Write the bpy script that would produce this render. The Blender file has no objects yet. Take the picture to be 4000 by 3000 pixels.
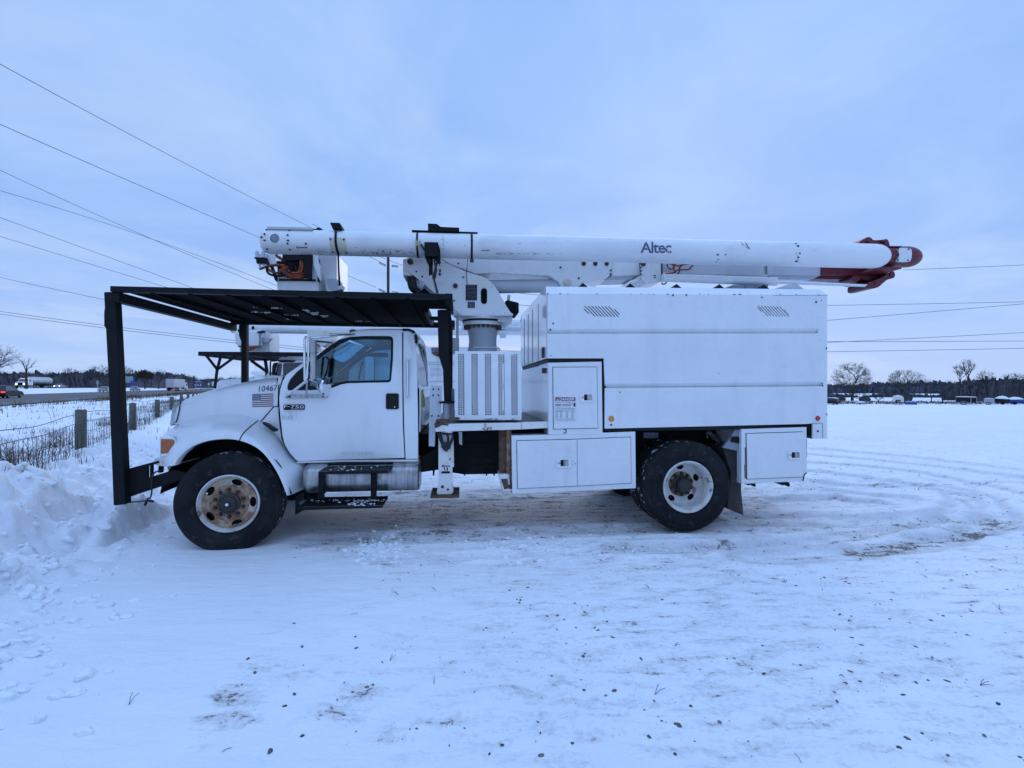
import bpy, bmesh, math, random
import numpy as np
from mathutils import Vector, Matrix
from mathutils.geometry import tessellate_polygon, delaunay_2d_cdt
sc = bpy.context.scene
COL = sc.collection
R = math.radians
# ---------------- camera ----------------
FP = 1917.0            # focal length in pixels of the 4000 px wide photograph
HOR = 1510.0           # row of the horizon
CH = 1.69              # height of the camera
cam = bpy.data.cameras.new("camera"); co = bpy.data.objects.new("camera", cam); COL.objects.link(co)
co.location = (0, 0, CH); co.rotation_euler = (R(90), 0, 0)
cam.sensor_width = 36; cam.lens = 36 * FP / 4000; cam.shift_y = (HOR - 1500) / 4000
cam.clip_start = .05; cam.clip_end = 6000
sc.camera = co
# ---------------- world ----------------
w = bpy.data.worlds.new("World"); sc.world = w; w.use_nodes = True
nt = w.node_tree; nt.nodes.clear(); N = nt.nodes.new; LK = nt.links.new
SUN_EL, SUN_AZ = R(24), R(-150)
out = N('ShaderNodeOutputWorld'); bg = N('ShaderNodeBackground'); bg.inputs[1].default_value = .1
sky = N('ShaderNodeTexSky'); sky.sky_type = 'NISHITA'; sky.sun_disc = False
sky.sun_elevation = SUN_EL; sky.sun_rotation = R(20)
tc = N('ShaderNodeTexCoord'); sep = N('ShaderNodeSeparateXYZ'); LK(tc.outputs['Generated'], sep.inputs[0])
def mth(op, a, b=None, c=None, clamp=False):
    n = nt.nodes.new('ShaderNodeMath'); n.operation = op; n.use_clamp = clamp
    for i, v in enumerate((a, b, c)):
        if v is None: continue
        if isinstance(v, (int, float)): n.inputs[i].default_value = v
        else: nt.links.new(v, n.inputs[i])
    return n.outputs[0]
zc = mth('MAXIMUM', sep.outputs[2], 0.0)
den = mth('ADD', zc, .16)
cx = mth('DIVIDE', sep.outputs[0], den); cy = mth('DIVIDE', sep.outputs[1], den)
cmb = N('ShaderNodeCombineXYZ'); LK(cx, cmb.inputs[0]); LK(cy, cmb.inputs[1])
def ramp(f, stops):
    n = nt.nodes.new('ShaderNodeValToRGB'); nt.links.new(f, n.inputs[0]); e = n.color_ramp.elements
    while len(e) < len(stops): e.new(.5)
    for q, (p, c) in zip(e, stops): q.position = p; q.color = (*c, 1)
    return n.outputs[0]
def noise(vec, s, d=4, r=.5, dist=0.0):
    n = nt.nodes.new('ShaderNodeTexNoise'); nt.links.new(vec, n.inputs['Vector'])
    n.inputs['Scale'].default_value = s; n.inputs['Detail'].default_value = d
    n.inputs['Roughness'].default_value = r; n.inputs['Distortion'].default_value = dist
    return n.outputs['Fac']
def mix(a, b, f, bt='MIX'):
    n = nt.nodes.new('ShaderNodeMix'); n.data_type = 'RGBA'; n.blend_type = bt
    if isinstance(f, (int, float)): n.inputs[0].default_value = f
    else: nt.links.new(f, n.inputs[0])
    for i, v in ((6, a), (7, b)):
        if isinstance(v, tuple): n.inputs[i].default_value = (*v[:3], 1)
        else: nt.links.new(v, n.inputs[i])
    return n.outputs[2]
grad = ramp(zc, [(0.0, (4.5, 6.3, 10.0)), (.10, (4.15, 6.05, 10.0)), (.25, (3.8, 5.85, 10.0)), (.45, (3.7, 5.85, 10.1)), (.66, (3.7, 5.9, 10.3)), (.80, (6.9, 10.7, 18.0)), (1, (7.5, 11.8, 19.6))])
n1 = noise(cmb.outputs[0], 1.5, 7, .55, .5)
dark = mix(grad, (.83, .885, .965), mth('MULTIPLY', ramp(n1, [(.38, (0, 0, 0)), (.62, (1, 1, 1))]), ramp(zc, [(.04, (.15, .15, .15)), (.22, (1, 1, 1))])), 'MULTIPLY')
mp = N('ShaderNodeMapping'); mp.inputs['Location'].default_value = (3.3, 1.7, .4); LK(cmb.outputs[0], mp.inputs[0])
n2 = noise(mp.outputs[0], 1.15, 7, .56, .4)
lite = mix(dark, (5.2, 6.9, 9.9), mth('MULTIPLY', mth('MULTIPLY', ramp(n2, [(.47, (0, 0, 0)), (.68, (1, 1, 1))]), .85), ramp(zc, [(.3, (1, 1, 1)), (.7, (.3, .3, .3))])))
# thin pale breaks low over the horizon
mp2 = N('ShaderNodeMapping'); mp2.inputs['Scale'].default_value = (1.3, 1.3, 14); LK(tc.outputs['Generated'], mp2.inputs[0])
n3 = noise(mp2.outputs[0], 1.6, 5, .6, .4)
band = ramp(zc, [(0.03, (0, 0, 0)), (.075, (1, 1, 1)), (.13, (1, 1, 1)), (.2, (0, 0, 0))])
lite2 = mix(lite, (6.6, 7.1, 9.6), mth('MULTIPLY', mth('MULTIPLY', ramp(n3, [(.53, (0, 0, 0)), (.66, (1, 1, 1))]), band), .8))
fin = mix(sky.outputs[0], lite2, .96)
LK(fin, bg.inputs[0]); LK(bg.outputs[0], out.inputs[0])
# ---------------- sun ----------------
sl = bpy.data.lights.new("sun", 'SUN'); sl.energy = .5; sl.angle = R(40); sl.color = (1, .95, .90)
so = bpy.data.objects.new("sun", sl); COL.objects.link(so)
so.rotation_euler = Vector((-.25, -.87, -math.tan(SUN_EL))).to_track_quat('-Z', 'Y').to_euler()
sc.view_settings.view_transform = 'Standard'; sc.view_settings.look = 'None'
sc.view_settings.exposure = 0; sc.view_settings.gamma = 1

# ---------------- materials ----------------
def newmat(name):
    global nt
    m = bpy.data.materials.new(name); m.use_nodes = True; nt = m.node_tree
    b = nt.nodes['Principled BSDF']
    return m, b
def coords(scale=(1, 1, 1), kind='Object'):
    t = nt.nodes.new('ShaderNodeTexCoord'); p = nt.nodes.new('ShaderNodeMapping')
    p.inputs['Scale'].default_value = scale; nt.links.new(t.outputs[kind], p.inputs[0])
    return p.outputs[0]
def bump(b, h, st=.3, dist=.01):
    n = nt.nodes.new('ShaderNodeBump'); n.inputs['Strength'].default_value = st; n.inputs['Distance'].default_value = dist
    nt.links.new(h, n.inputs['Height']); nt.links.new(n.outputs[0], b.inputs['Normal'])
def pm(name, col, rough=.5, metal=0, layers=(), bmp=None, spec=.5, coat=0, rvar=0, emit=None):
    """layers: (colour, scale, lo, hi, strength[, stretch])"""
    m, b = newmat(name)
    c = (*col, 1)
    for L_ in layers:
        cc, s, lo, hi, st = L_[:5]; strch = L_[5] if len(L_) > 5 else (1, 1, 1)
        v = coords(strch); n = noise(v, s, 6, .6)
        f = mth('MULTIPLY', ramp(n, [(lo, (0, 0, 0)), (hi, (1, 1, 1))]), st)
        c = mix(c, cc, f)
    if isinstance(c, tuple): b.inputs['Base Color'].default_value = c
    else: nt.links.new(c, b.inputs['Base Color'])
    b.inputs['Roughness'].default_value = rough; b.inputs['Metallic'].default_value = metal
    b.inputs['Specular IOR Level'].default_value = spec; b.inputs['Coat Weight'].default_value = coat
    b.inputs['Coat Roughness'].default_value = .08
    if rvar:
        n = noise(coords(), 3, 5, .6)
        nt.links.new(mth('MULTIPLY_ADD', n, rvar, rough - rvar / 2), b.inputs['Roughness'])
    if bmp: bump(b, noise(coords(), bmp[0], 5, .6), bmp[1], bmp[2])
    if emit: b.inputs['Emission Color'].default_value = (*emit[0], 1); b.inputs['Emission Strength'].default_value = emit[1]
    return m
RUST = (.16, .065, .03)
M = {}
M['white'] = pm('white_paint', (.76, .77, .79), .26, 0, [((.60, .63, .66), 1.3, .42, .75, .5), ((.56, .55, .53), 3.2, .54, .74, .35, (1.6, 1, .22)), ((.50, .50, .50), 9, .56, .75, .22), ((.12, .11, .11), 38, .735, .76, .55)], rvar=.2, bmp=(1.6, .35, .03))
M['whitecab'] = pm('white_cab_paint', (.78, .79, .81), .24, 0, [((.66, .68, .71), 1.1, .42, .75, .5), ((.52, .51, .49), 4, .55, .76, .3, (1.4, 1, .3)), ((.4, .42, .45), 16, .69, .74, .3)], rvar=.15, coat=.45)
M['boxfront'] = pm('glossy_white_panel', (.70, .72, .75), .12, 0, [((.55, .58, .62), 1.6, .45, .7, .5)], spec=.8, coat=.6, bmp=(5, .25, .01))
M['boomw'] = pm('chipped_white_boom', (.78, .79, .80), .38, 0, [((.58, .60, .64), 2.2, .42, .72, .6, (.3, 1, 1)), ((.05, .05, .06), 26, .70, .72, .7, (.55, 1, 1)), ((.46, .43, .38), 3.5, .56, .74, .35, (.6, 1, 1))], rvar=.2)
M['rustw'] = pm('rust_stained_white', (.74, .73, .71), .45, 0, [((.62, .50, .34), 4, .50, .68, .5), (RUST, 8, .63, .68, .95), ((.10, .045, .025), 30, .66, .69, .9)], bmp=(40, .2, .004))
M['turretw'] = pm('turret_white', (.75, .76, .77), .35, 0, [((.66, .58, .42), 2.2, .52, .75, .45), ((.17, .08, .04), 34, .67, .70, .8), ((.45, .43, .42), 6, .58, .72, .25)])
M['grayw'] = pm('pale_grey_paint', (.50, .53, .58), .4, 0, [((.36, .38, .42), 3, .5, .75, .5)])
M['black'] = pm('black_steel', (.006, .0065, .009), .6, 0, [((.012, .012, .014), 3, .45, .7, .8), ((.05, .032, .026), 22, .66, .72, .35)], bmp=(60, .15, .003), spec=.18)
M['under'] = pm('grimy_black_frame', (.010, .010, .012), .8, 0, [((.022, .021, .021), 5, .5, .7, .8)], spec=.2)
M['rubber'] = pm('tyre_rubber', (.008, .0085, .011), .78, 0, [((.022, .023, .026), 3, .42, .65, .8), ((.07, .07, .075), 14, .56, .72, .55)], bmp=(40, .2, .003), spec=.2)
M['tread'] = pm('snowy_tread', (.014, .014, .016), .8, 0, [((.70, .73, .78), 16, .59, .63, .9)], bmp=(24, .9, .03), spec=.3)
M['rim'] = pm('worn_white_rim', (.62, .62, .61), .5, 0, [((.40, .33, .26), 5, .45, .65, .7), ((.20, .09, .045), 7, .58, .64, .85), ((.05, .04, .035), 30, .64, .7, .6)])
M['rimrust'] = pm('rusted_wheel_disc', (.25, .115, .060), .8, 0, [((.36, .30, .22), 9, .46, .62, .8), ((.07, .04, .03), 25, .52, .66, .8)], bmp=(50, .3, .004))
M['discw'] = pm('rust_washed_disc', (.50, .47, .43), .6, 0, [((.40, .27, .17), 4, .36, .50, .9), ((.25, .115, .060), 5, .44, .55, .95), ((.05, .035, .03), 30, .62, .68, .6)])
M['hub'] = pm('greasy_hub', (.022, .018, .017), .55, 0, [((.07, .04, .028), 15, .5, .7, .7)])
M['alum'] = pm('brushed_aluminium', (.47, .47, .48), .34, .9, [((.20, .195, .19), 6, .40, .66, .7, (4, 1, .5)), ((.09, .08, .07), 4, .54, .70, .7)], rvar=.25)
M['chrome'] = pm('chrome', (.72, .74, .78), .14, 1, [((.30, .28, .26), 20, .6, .7, .5)])
M['glass'] = None
M['seal'] = pm('black_rubber_seal', (.007, .007, .009), .5, spec=.25)
M['plastic'] = pm('black_plastic', (.008, .008, .010), .5, spec=.25)
M['inter'] = pm('dark_cab_interior', (.035, .037, .042), .8)
M['amber'] = pm('amber_lens', (.42, .095, .012), .22, 0, [((.30, .06, .01), 30, .45, .6, .5)], coat=.5)
M['orange'] = pm('orange_reflector', (.62, .25, .03), .3)
M['redlens'] = pm('red_reflector', (.45, .03, .03), .3)
M['grillew'] = pm('road_worn_grille', (.62, .63, .65), .4, 0, [((.12, .13, .16), 7, .52, .60, .8, (1, 1, .5)), ((.30, .32, .36), 3, .45, .7, .6)])
M['mesh'] = pm('black_roof_sheet', (.0035, .004, .0055), .85, 0, [((.010, .010, .012), 3, .5, .75, .7)], spec=.04)
M['red'] = pm('dark_red_paint', (.135, .012, .022), .42, 0, [((.045, .012, .016), 6, .5, .7, .7), ((.20, .08, .09), 28, .64, .7, .35)])
M['hose'] = pm('orange_hose', (.30, .055, .02), .5, 0, [((.07, .02, .015), 12, .48, .6, .8)])
M['dkhose'] = pm('black_hose', (.014, .014, .016), .55)
M['rust'] = pm('rusty_steel', (.11, .055, .035), .8, 0, [((.035, .02, .018), 14, .48, .62, .85), ((.30, .22, .15), 40, .62, .66, .6)], bmp=(60, .5, .004))
M['ink'] = pm('dark_blue_vinyl', (.028, .036, .09), .4)
M['worninks'] = pm('worn_blue_lettering', (.085, .10, .17), .5, 0, [((.68, .70, .73), 30, .575, .615, .85)])
M['label'] = pm('label_white', (.70, .72, .74), .4)
M['labred'] = pm('label_red', (.20, .02, .025), .4)
M['labgrey'] = pm('label_grey_print', (.22, .25, .31), .5)
M['faded'] = pm('faded_sticker', (.52, .54, .57), .6, 0, [((.74, .76, .79), 14, .48, .55, .9)])
M['cream'] = pm('cream_patch', (.60, .57, .46), .5)
M['flagred'] = pm('flag_red', (.15, .022, .03), .4)
M['navy'] = pm('flag_navy', (.012, .016, .05), .4)
M['snowc'] = pm('clinging_snow', (.82, .84, .87), .8)
M['grate'] = pm('grating', (.05, .05, .055), .6, 0, [((.35, .36, .38), 70, .5, .55, .7)], bmp=(90, .6, .005))
M['wood'] = pm('weathered_post_wood', (.115, .12, .10), .9, 0, [((.045, .048, .04), 10, .48, .62, .8, (1, 1, .12)), ((.20, .20, .16), 3, .55, .7, .4)], bmp=(20, .5, .01))
M['wire'] = pm('fence_wire', (.03, .03, .035), .6)
M['cable'] = pm('power_cable', (.035, .045, .075), .7)
M['pole'] = pm('utility_pole_wood', (.05, .034, .032), .9)
M['bark'] = pm('bare_bark', (.040, .038, .040), .95, 0, [((.022, .021, .024), 3, .45, .6, .8)])
M['farwood'] = pm('hazed_bare_wood', (.115, .11, .125), 1, 0, [((.058, .06, .075), .22, .42, .6, .9), ((.125, .11, .11), .7, .55, .7, .7)], spec=.1)  # distance haze put into the colour: paler and bluer than bark
M['farwood2'] = pm('hazed_thicket', (.11, .115, .14), 1, 0, [((.065, .07, .09), .3, .42, .6, .9)], spec=.1)  # blue of the haze painted into the thicket colour
M['oak'] = pm('brown_oak_leaves', (.060, .042, .042), 1, spec=.1)
M['grass'] = pm('dry_grass', (.17, .115, .065), .95, 0, [((.085, .055, .035), 3, .4, .6, .8)], spec=.1)
M['weed'] = pm('dry_weed', (.070, .045, .032), .95, spec=.1)
M['stone'] = pm('gravel_stone', (.22, .175, .145), .9, 0, [((.060, .052, .052), 9, .40, .55, .9)], spec=.2)
M['asphalt'] = pm('highway_asphalt', (.115, .108, .112), .9, 0, [((.155, .145, .145), .05, .4, .65, .8, (1, 1, 1)), ((.085, .08, .082), .6, .5, .7, .5)], spec=.3)
M['glowwhite'] = pm('headlight_glow', (1, 1, 1), .3, emit=((1, .82, .58), 6))
M['glowred'] = pm('taillight_glow', (.5, .02, .02), .3, emit=((1, .05, .06), 2.2))
M['glowamb'] = pm('marker_glow', (.6, .2, .05), .3, emit=((1, .3, .08), 1.6))
M['carglass'] = pm('dark_car_glass', (.012, .016, .022), .08, spec=.8)
M['bluesign'] = pm('blue_sign', (.03, .10, .42), .5)
M['signback'] = pm('sign_back', (.33, .38, .44), .5)
M['cardark'] = pm('dark_car_paint', (.010, .011, .016), .4, spec=.25)
M['carsilver'] = pm('silver_car_paint', (.33, .36, .42), .3, .3)
M['cartan'] = pm('tan_car_paint', (.42, .41, .38), .35)
M['trailerblk'] = pm('black_trailer_skin', (.010, .011, .014), .5, spec=.2)
M['bluetarp'] = pm('blue_tarp', (.02, .06, .28), .5, 0, [((.012, .035, .16), 6, .45, .6, .8)], bmp=(8, .8, .05))
M['camper'] = pm('camper_cream', (.62, .61, .55), .45)
M['steelt'] = pm('tanker_steel', (.42, .46, .50), .3, .5, [((.26, .29, .33), 1.2, .5, .6, .6)])
m, b = newmat('cab_window_glass')
gl = nt.nodes.new('ShaderNodeBsdfGlossy'); gl.inputs['Roughness'].default_value = .02; gl.inputs['Color'].default_value = (.8, .9, 1, 1)
tr = nt.nodes.new('ShaderNodeBsdfTransparent'); tr.inputs['Color'].default_value = (.60, .77, .82, 1)
fr = nt.nodes.new('ShaderNodeFresnel'); fr.inputs['IOR'].default_value = 1.5
ms = nt.nodes.new('ShaderNodeMixShader'); nt.links.new(mth('ADD', fr.outputs[0], .05), ms.inputs[0])
nt.links.new(tr.outputs[0], ms.inputs[1]); nt.links.new(gl.outputs[0], ms.inputs[2])
nt.links.new(ms.outputs[0], nt.nodes['Material Output'].inputs[0]); M['glass'] = m

# ---------------- building helpers ----------------
def tag(o, label=None, cat=None, group=None, kind=None):
    if label: o['label'] = label
    if cat: o['category'] = cat
    if group: o['group'] = group
    if kind: o['kind'] = kind
    return o
def empty(name, loc=(0, 0, 0), rz=0, label=None, cat=None, group=None, s=1):
    o = bpy.data.objects.new(name, None); COL.objects.link(o); o.location = loc; o.rotation_euler = (0, 0, rz); o.scale = (s, s, s)
    return tag(o, label, cat, group)
def link(name, me, mat, parent=None, smooth=30, bev=0):
    o = bpy.data.objects.new(name, me); COL.objects.link(o)
    for mm in (mat if isinstance(mat, (list, tuple)) else [mat]): me.materials.append(M[mm] if isinstance(mm, str) else mm)
    if parent: o.parent = parent
    if smooth:
        me.shade_smooth(); me.set_sharp_from_angle(angle=R(smooth))
    if bev:
        md = o.modifiers.new('bevel', 'BEVEL'); md.width = bev; md.segments = 2; md.limit_method = 'ANGLE'; md.angle_limit = R(40)
        md.harden_normals = True
    return o
def inside(x, z, l):
    r = False; n = len(l)
    for i in range(n):
        (x0, z0), (x1, z1) = l[i], l[i - 1]
        if (z0 > z) != (z1 > z) and x < (x1 - x0) * (z - z0) / (z1 - z0) + x0: r = not r
    return r
def fill(loops):
    vs = [Vector(p) for l in loops for p in l]; es = []; b = 0
    for l in loops: es += [(b + i, b + (i + 1) % len(l)) for i in range(len(l))]; b += len(l)
    V, _, F, ov, _, _ = delaunay_2d_cdt(vs, es, [], 0, 1e-7); out_ = []
    for f in F:
        x = sum(V[i][0] for i in f) / 3; z = sum(V[i][1] for i in f) / 3
        if inside(x, z, loops[0]) and not any(inside(x, z, h) for h in loops[1:]) and all(ov[i] for i in f): out_.append(tuple(ov[i][0] for i in f))
    return out_
class MB:
    def __init__(s): s.v = []; s.f = []; s.mi = []
    def add(s, v, f, mi=0):
        n = len(s.v); s.v += [tuple(p) for p in v]; s.f += [[i + n for i in q] for q in f]; s.mi += [mi] * len(f); return s
    def box(s, a, b, mi=0):
        x0, y0, z0 = a; x1, y1, z1 = b
        return s.add([(x0, y0, z0), (x1, y0, z0), (x1, y1, z0), (x0, y1, z0), (x0, y0, z1), (x1, y0, z1), (x1, y1, z1), (x0, y1, z1)],
                     [(0, 3, 2, 1), (4, 5, 6, 7), (0, 1, 5, 4), (1, 2, 6, 5), (2, 3, 7, 6), (3, 0, 4, 7)], mi)
    def bar(s, p, q, w, h=None, mi=0, up=(0, 0, 1)):
        """square bar p->q, full width w, height h"""
        h = h or w; p = Vector(p); q = Vector(q); d = (q - p).normalized(); u = Vector(up)
        if abs(d.dot(u)) > .98: u = Vector((1, 0, 0))
        a = d.cross(u).normalized() * w / 2; c = a.cross(d).normalized() * h / 2
        vs = [e + i * a + j * c for e in (p, q) for i, j in ((-1, -1), (1, -1), (1, 1), (-1, 1))]
        return s.add(vs, [(3, 2, 1, 0), (4, 5, 6, 7), (0, 1, 5, 4), (1, 2, 6, 5), (2, 3, 7, 6), (3, 0, 4, 7)], mi)
    def tube(s, pts, r, n=8, mi=0, caps=True):
        pts = [Vector(p) for p in pts]; rr = r if isinstance(r, (list, tuple)) else [r] * len(pts)
        vs = []; k = len(pts); pa = None
        for i, p in enumerate(pts):
            d = (pts[min(i + 1, k - 1)] - pts[max(i - 1, 0)]).normalized()
            if pa is None:
                u = Vector((0, 0, 1)) if abs(d.z) < .95 else Vector((0, 1, 0)); a = d.cross(u).normalized()
            else: a = (pa - d * pa.dot(d)).normalized()
            pa = a; c = d.cross(a)
            for j in range(n):
                t = 2 * math.pi * j / n; vs.append(p + rr[i] * (math.cos(t) * a + math.sin(t) * c))
        fs = [(i * n + j, i * n + (j + 1) % n, (i + 1) * n + (j + 1) % n, (i + 1) * n + j) for i in range(k - 1) for j in range(n)]
        if caps: fs += [tuple(range(n - 1, -1, -1)), tuple((k - 1) * n + j for j in range(n))]
        return s.add(vs, fs, mi)
    def revolve(s, prof, c, axis='z', n=32, mi=0, a0=0, a1=2 * math.pi):
        """prof: (r, h) along the axis, c centre; axis 'x','y','z'"""
        vs = []; closed = abs(a1 - a0) > 6.28; m_ = n if closed else n + 1
        for r, h in prof:
            for j in range(m_):
                t = a0 + (a1 - a0) * j / n; p, q = r * math.cos(t), r * math.sin(t)
                vs.append({'z': (c[0] + p, c[1] + q, c[2] + h), 'y': (c[0] + p, c[1] + h, c[2] + q), 'x': (c[0] + h, c[1] + p, c[2] + q)}[axis])
        fs = [(i * m_ + j, i * m_ + (j + 1) % m_, (i + 1) * m_ + (j + 1) % m_, (i + 1) * m_ + j) for i in range(len(prof) - 1) for j in range(n)]
        return s.add(vs, fs, mi)
    def prism(s, pts, y0, y1, holes=(), mi=0):
        """pts: (x,z) outline, from y0 to y1"""
        loops = [list(pts)] + [list(h) for h in holes]
        flat = [p for l in loops for p in l]; n = len(flat)
        if holes: tris = fill(loops)
        elif len(pts) > 4: tris = fill(loops)
        else: tris = [tuple(range(n))]
        fs = [tuple(t) for t in tris] + [tuple(i + n for i in reversed(t)) for t in tris]
        b0 = 0
        for l in loops:
            k = len(l); fs += [(b0 + i, b0 + (i + 1) % k, b0 + (i + 1) % k + n, b0 + i + n) for i in range(k)]; b0 += k
        return s.add([(x, y0, z) for x, z in flat] + [(x, y1, z) for x, z in flat], fs, mi)
    def loft(s, rings, closed=False, mi=0, caps=False):
        n = len(rings[0]); vs = [p for r in rings for p in r]; m_ = n if closed else n - 1
        fs = [(i * n + j, i * n + (j + 1) % n, (i + 1) * n + (j + 1) % n, (i + 1) * n + j) for i in range(len(rings) - 1) for j in range(m_)]
        if caps: fs += [tuple(range(n - 1, -1, -1)), tuple((len(rings) - 1) * n + j for j in range(n))]
        return s.add(vs, fs, mi)
    def build_each(s, name, mat, parent=None, smooth=30, bev=0, xf=None):
        p = list(range(len(s.v)))
        def fd(i):
            while p[i] != i: p[i] = p[p[i]]; i = p[i]
            return i
        for f in s.f:
            for i in f[1:]: p[fd(i)] = fd(f[0])
        g = {}
        for f in s.f: g.setdefault(fd(f[0]), []).append(f)
        o = None
        for fs in g.values():
            ix = sorted({i for f in fs for i in f}); mp = {i: k for k, i in enumerate(ix)}; m_ = MB(); m_.add([s.v[i] for i in ix], [[mp[i] for i in f] for f in fs]); o = m_.build(name, mat, parent, smooth, bev, xf)
        return o
    def build(s, name, mat, parent=None, smooth=30, bev=0, xf=None, fix=True):
        me = bpy.data.meshes.new(name)
        v = s.v if xf is None else [tuple(xf(Vector(p))) for p in s.v]
        me.from_pydata(v, [], s.f)
        if any(s.mi): me.polygons.foreach_set('material_index', s.mi)
        if fix:
            bm = bmesh.new(); bm.from_mesh(me); bmesh.ops.recalc_face_normals(bm, faces=bm.faces); bm.to_mesh(me); bm.free()
        me.update()
        return link(name, me, mat, parent, smooth, bev)

# zoom frames the photograph was measured in: (x0, y0, pixels per source pixel)
ZM = {'A': (350, 1050, 2.212), 'B': (950, 800, 2.212), 'C': (1600, 1100, 2.212), 'D': (2400, 1350, 2.212), 'E': (550, 1500, 2.212),
      'F': (1000, 1250, 2.9493), 'G': (1500, 1600, 2.212), 'H': (0, 1200, 2.212), 'I': (2400, 850, 3.6867), 'J': (1500, 850, 2.212),
      'K': (3000, 850, 3.16), 'L': (3150, 1300, 2.6024), 'M': (2900, 1750, 2.0109), 'N': (0, 1700, 2.07375), 'O': (600, 2100, 1.8433),
      'P': (950, 850, 3.6867), 'Q': (0, 200, 1.7015), 'R': (600, 1780, 3.403), 'T': (0, 1400, 4.424), 'U': (500, 1250, 3.6867),
      'V': (2100, 1400, 5.53), 'X': (3180, 1480, 2.6976), 'W': (0, 0, .553), 'S': (0, 0, 1)}
PSI = R(6.0); Y0 = 5.5; CPS, SPS = math.cos(PSI), math.sin(PSI)
def src(z, x, y): ox, oy, s = ZM[z]; return ox + x / s, oy + y / s
def depth(px, yl=0, oy=Y0):
    a = (px - 2000) / FP; return (yl + oy * CPS) / (CPS - SPS * a)
def L(z, x, y, yl=0.0, oy=Y0):
    """a measured point, put on the truck's own lengthwise plane y = yl -> truck coordinates"""
    px, py = src(z, x, y); a = (px - 2000) / FP
    t = (yl + oy * CPS) / (CPS - SPS * a)
    return (t * (CPS * a + SPS) - SPS * oy, yl, CH - t * (py - HOR) / FP)
def LX(z, pts, yl=0.0, oy=Y0): return [(lambda p: (p[0], p[2]))(L(z, x, y, yl, oy)) for x, y in pts]
def ml(z, x, yl, npx, oy=Y0):
    """metres covered by npx zoom pixels near x on plane yl"""
    return npx / ZM[z][2] * depth(src(z, x, 0)[0], yl, oy) / FP
def at(px, py, Z): return Vector(((px - 2000) / FP * Z, Z, CH - (py - HOR) / FP * Z))    # source px + distance -> world
def circ(cx, cz, r, n=20, rz=None): return [(cx + r * math.cos(2 * math.pi * i / n), cz + (rz or r) * math.sin(2 * math.pi * i / n)) for i in range(n)]
def rrect(x0, z0, x1, z1, r, n=4):
    o = []
    for cx, cz, a in ((x1 - r, z1 - r, 0), (x0 + r, z1 - r, 90), (x0 + r, z0 + r, 180), (x1 - r, z0 + r, 270)):
        for i in range(n + 1): t = R(a + 90 * i / n); o.append((cx + r * math.cos(t), cz + r * math.sin(t)))
    return o
def smoothpts(pts, it=2, closed=True):
    for _ in range(it):
        o = []; n = len(pts)
        rng = range(n) if closed else range(n - 1)
        if not closed: o.append(pts[0])
        for i in rng:
            a, b = pts[i], pts[(i + 1) % n]
            o.append(tuple(.75 * p + .25 * q for p, q in zip(a, b))); o.append(tuple(.25 * p + .75 * q for p, q in zip(a, b)))
        if not closed: o.append(pts[-1])
        pts = o
    return pts
def text(s, p00, p10, p01, mat, parent, name='lettering', ext=.0015, shear=0, bold=0, space=1.0):
    """lettering filling the quad given by its lower-left, lower-right and upper-left corners"""
    cu = bpy.data.curves.new(name, 'FONT'); cu.body = s; cu.size = 1; cu.shear = shear; cu.offset = bold; cu.space_character = space; cu.resolution_u = 4
    t = bpy.data.objects.new(name, cu); COL.objects.link(t)
    me = bpy.data.meshes.new_from_object(t.evaluated_get(bpy.context.evaluated_depsgraph_get()))
    bpy.data.objects.remove(t); bpy.data.curves.remove(cu)
    vs = [v.co.copy() for v in me.vertices]
    x0 = min(v.x for v in vs); x1 = max(v.x for v in vs); y0 = min(v.y for v in vs); y1 = max(v.y for v in vs)
    p00, p10, p01 = Vector(p00), Vector(p10), Vector(p01); ex = p10 - p00; ey = p01 - p00
    for v, c in zip(me.vertices, vs): v.co = p00 + ex * (c.x - x0) / (x1 - x0) + ey * (c.y - y0) / (y1 - y0)
    return link(name, me, mat, parent, 0)
def vnoise(x, y, seed=0):
    xi = np.floor(x).astype(np.int64); yi = np.floor(y).astype(np.int64); fx = x - xi; fy = y - yi
    def h(a, b):
        n = (a * 374761393 + b * 668265263 + seed * 1442695041) & 0xffffffff
        n = ((n ^ (n >> 13)) * 1274126177) & 0xffffffff; n = n ^ (n >> 16)
        return (n & 0xffff) / 65535.0
    fx = fx * fx * (3 - 2 * fx); fy = fy * fy * (3 - 2 * fy)
    return (h(xi, yi) * (1 - fx) + h(xi + 1, yi) * fx) * (1 - fy) + (h(xi, yi + 1) * (1 - fx) + h(xi + 1, yi + 1) * fx) * fy
def fbm(x, y, o=4, seed=0, g=.5):
    s = 0; a = 1; t = 0
    for i in range(o): s = s + a * vnoise(x * 2 ** i + 13.7 * i, y * 2 ** i + 7.1 * i, seed + i); t += a; a *= g
    return s / t
def sst(a, b, x): t = np.clip((x - a) / (b - a), 0, 1); return t * t * (3 - 2 * t)

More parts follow.
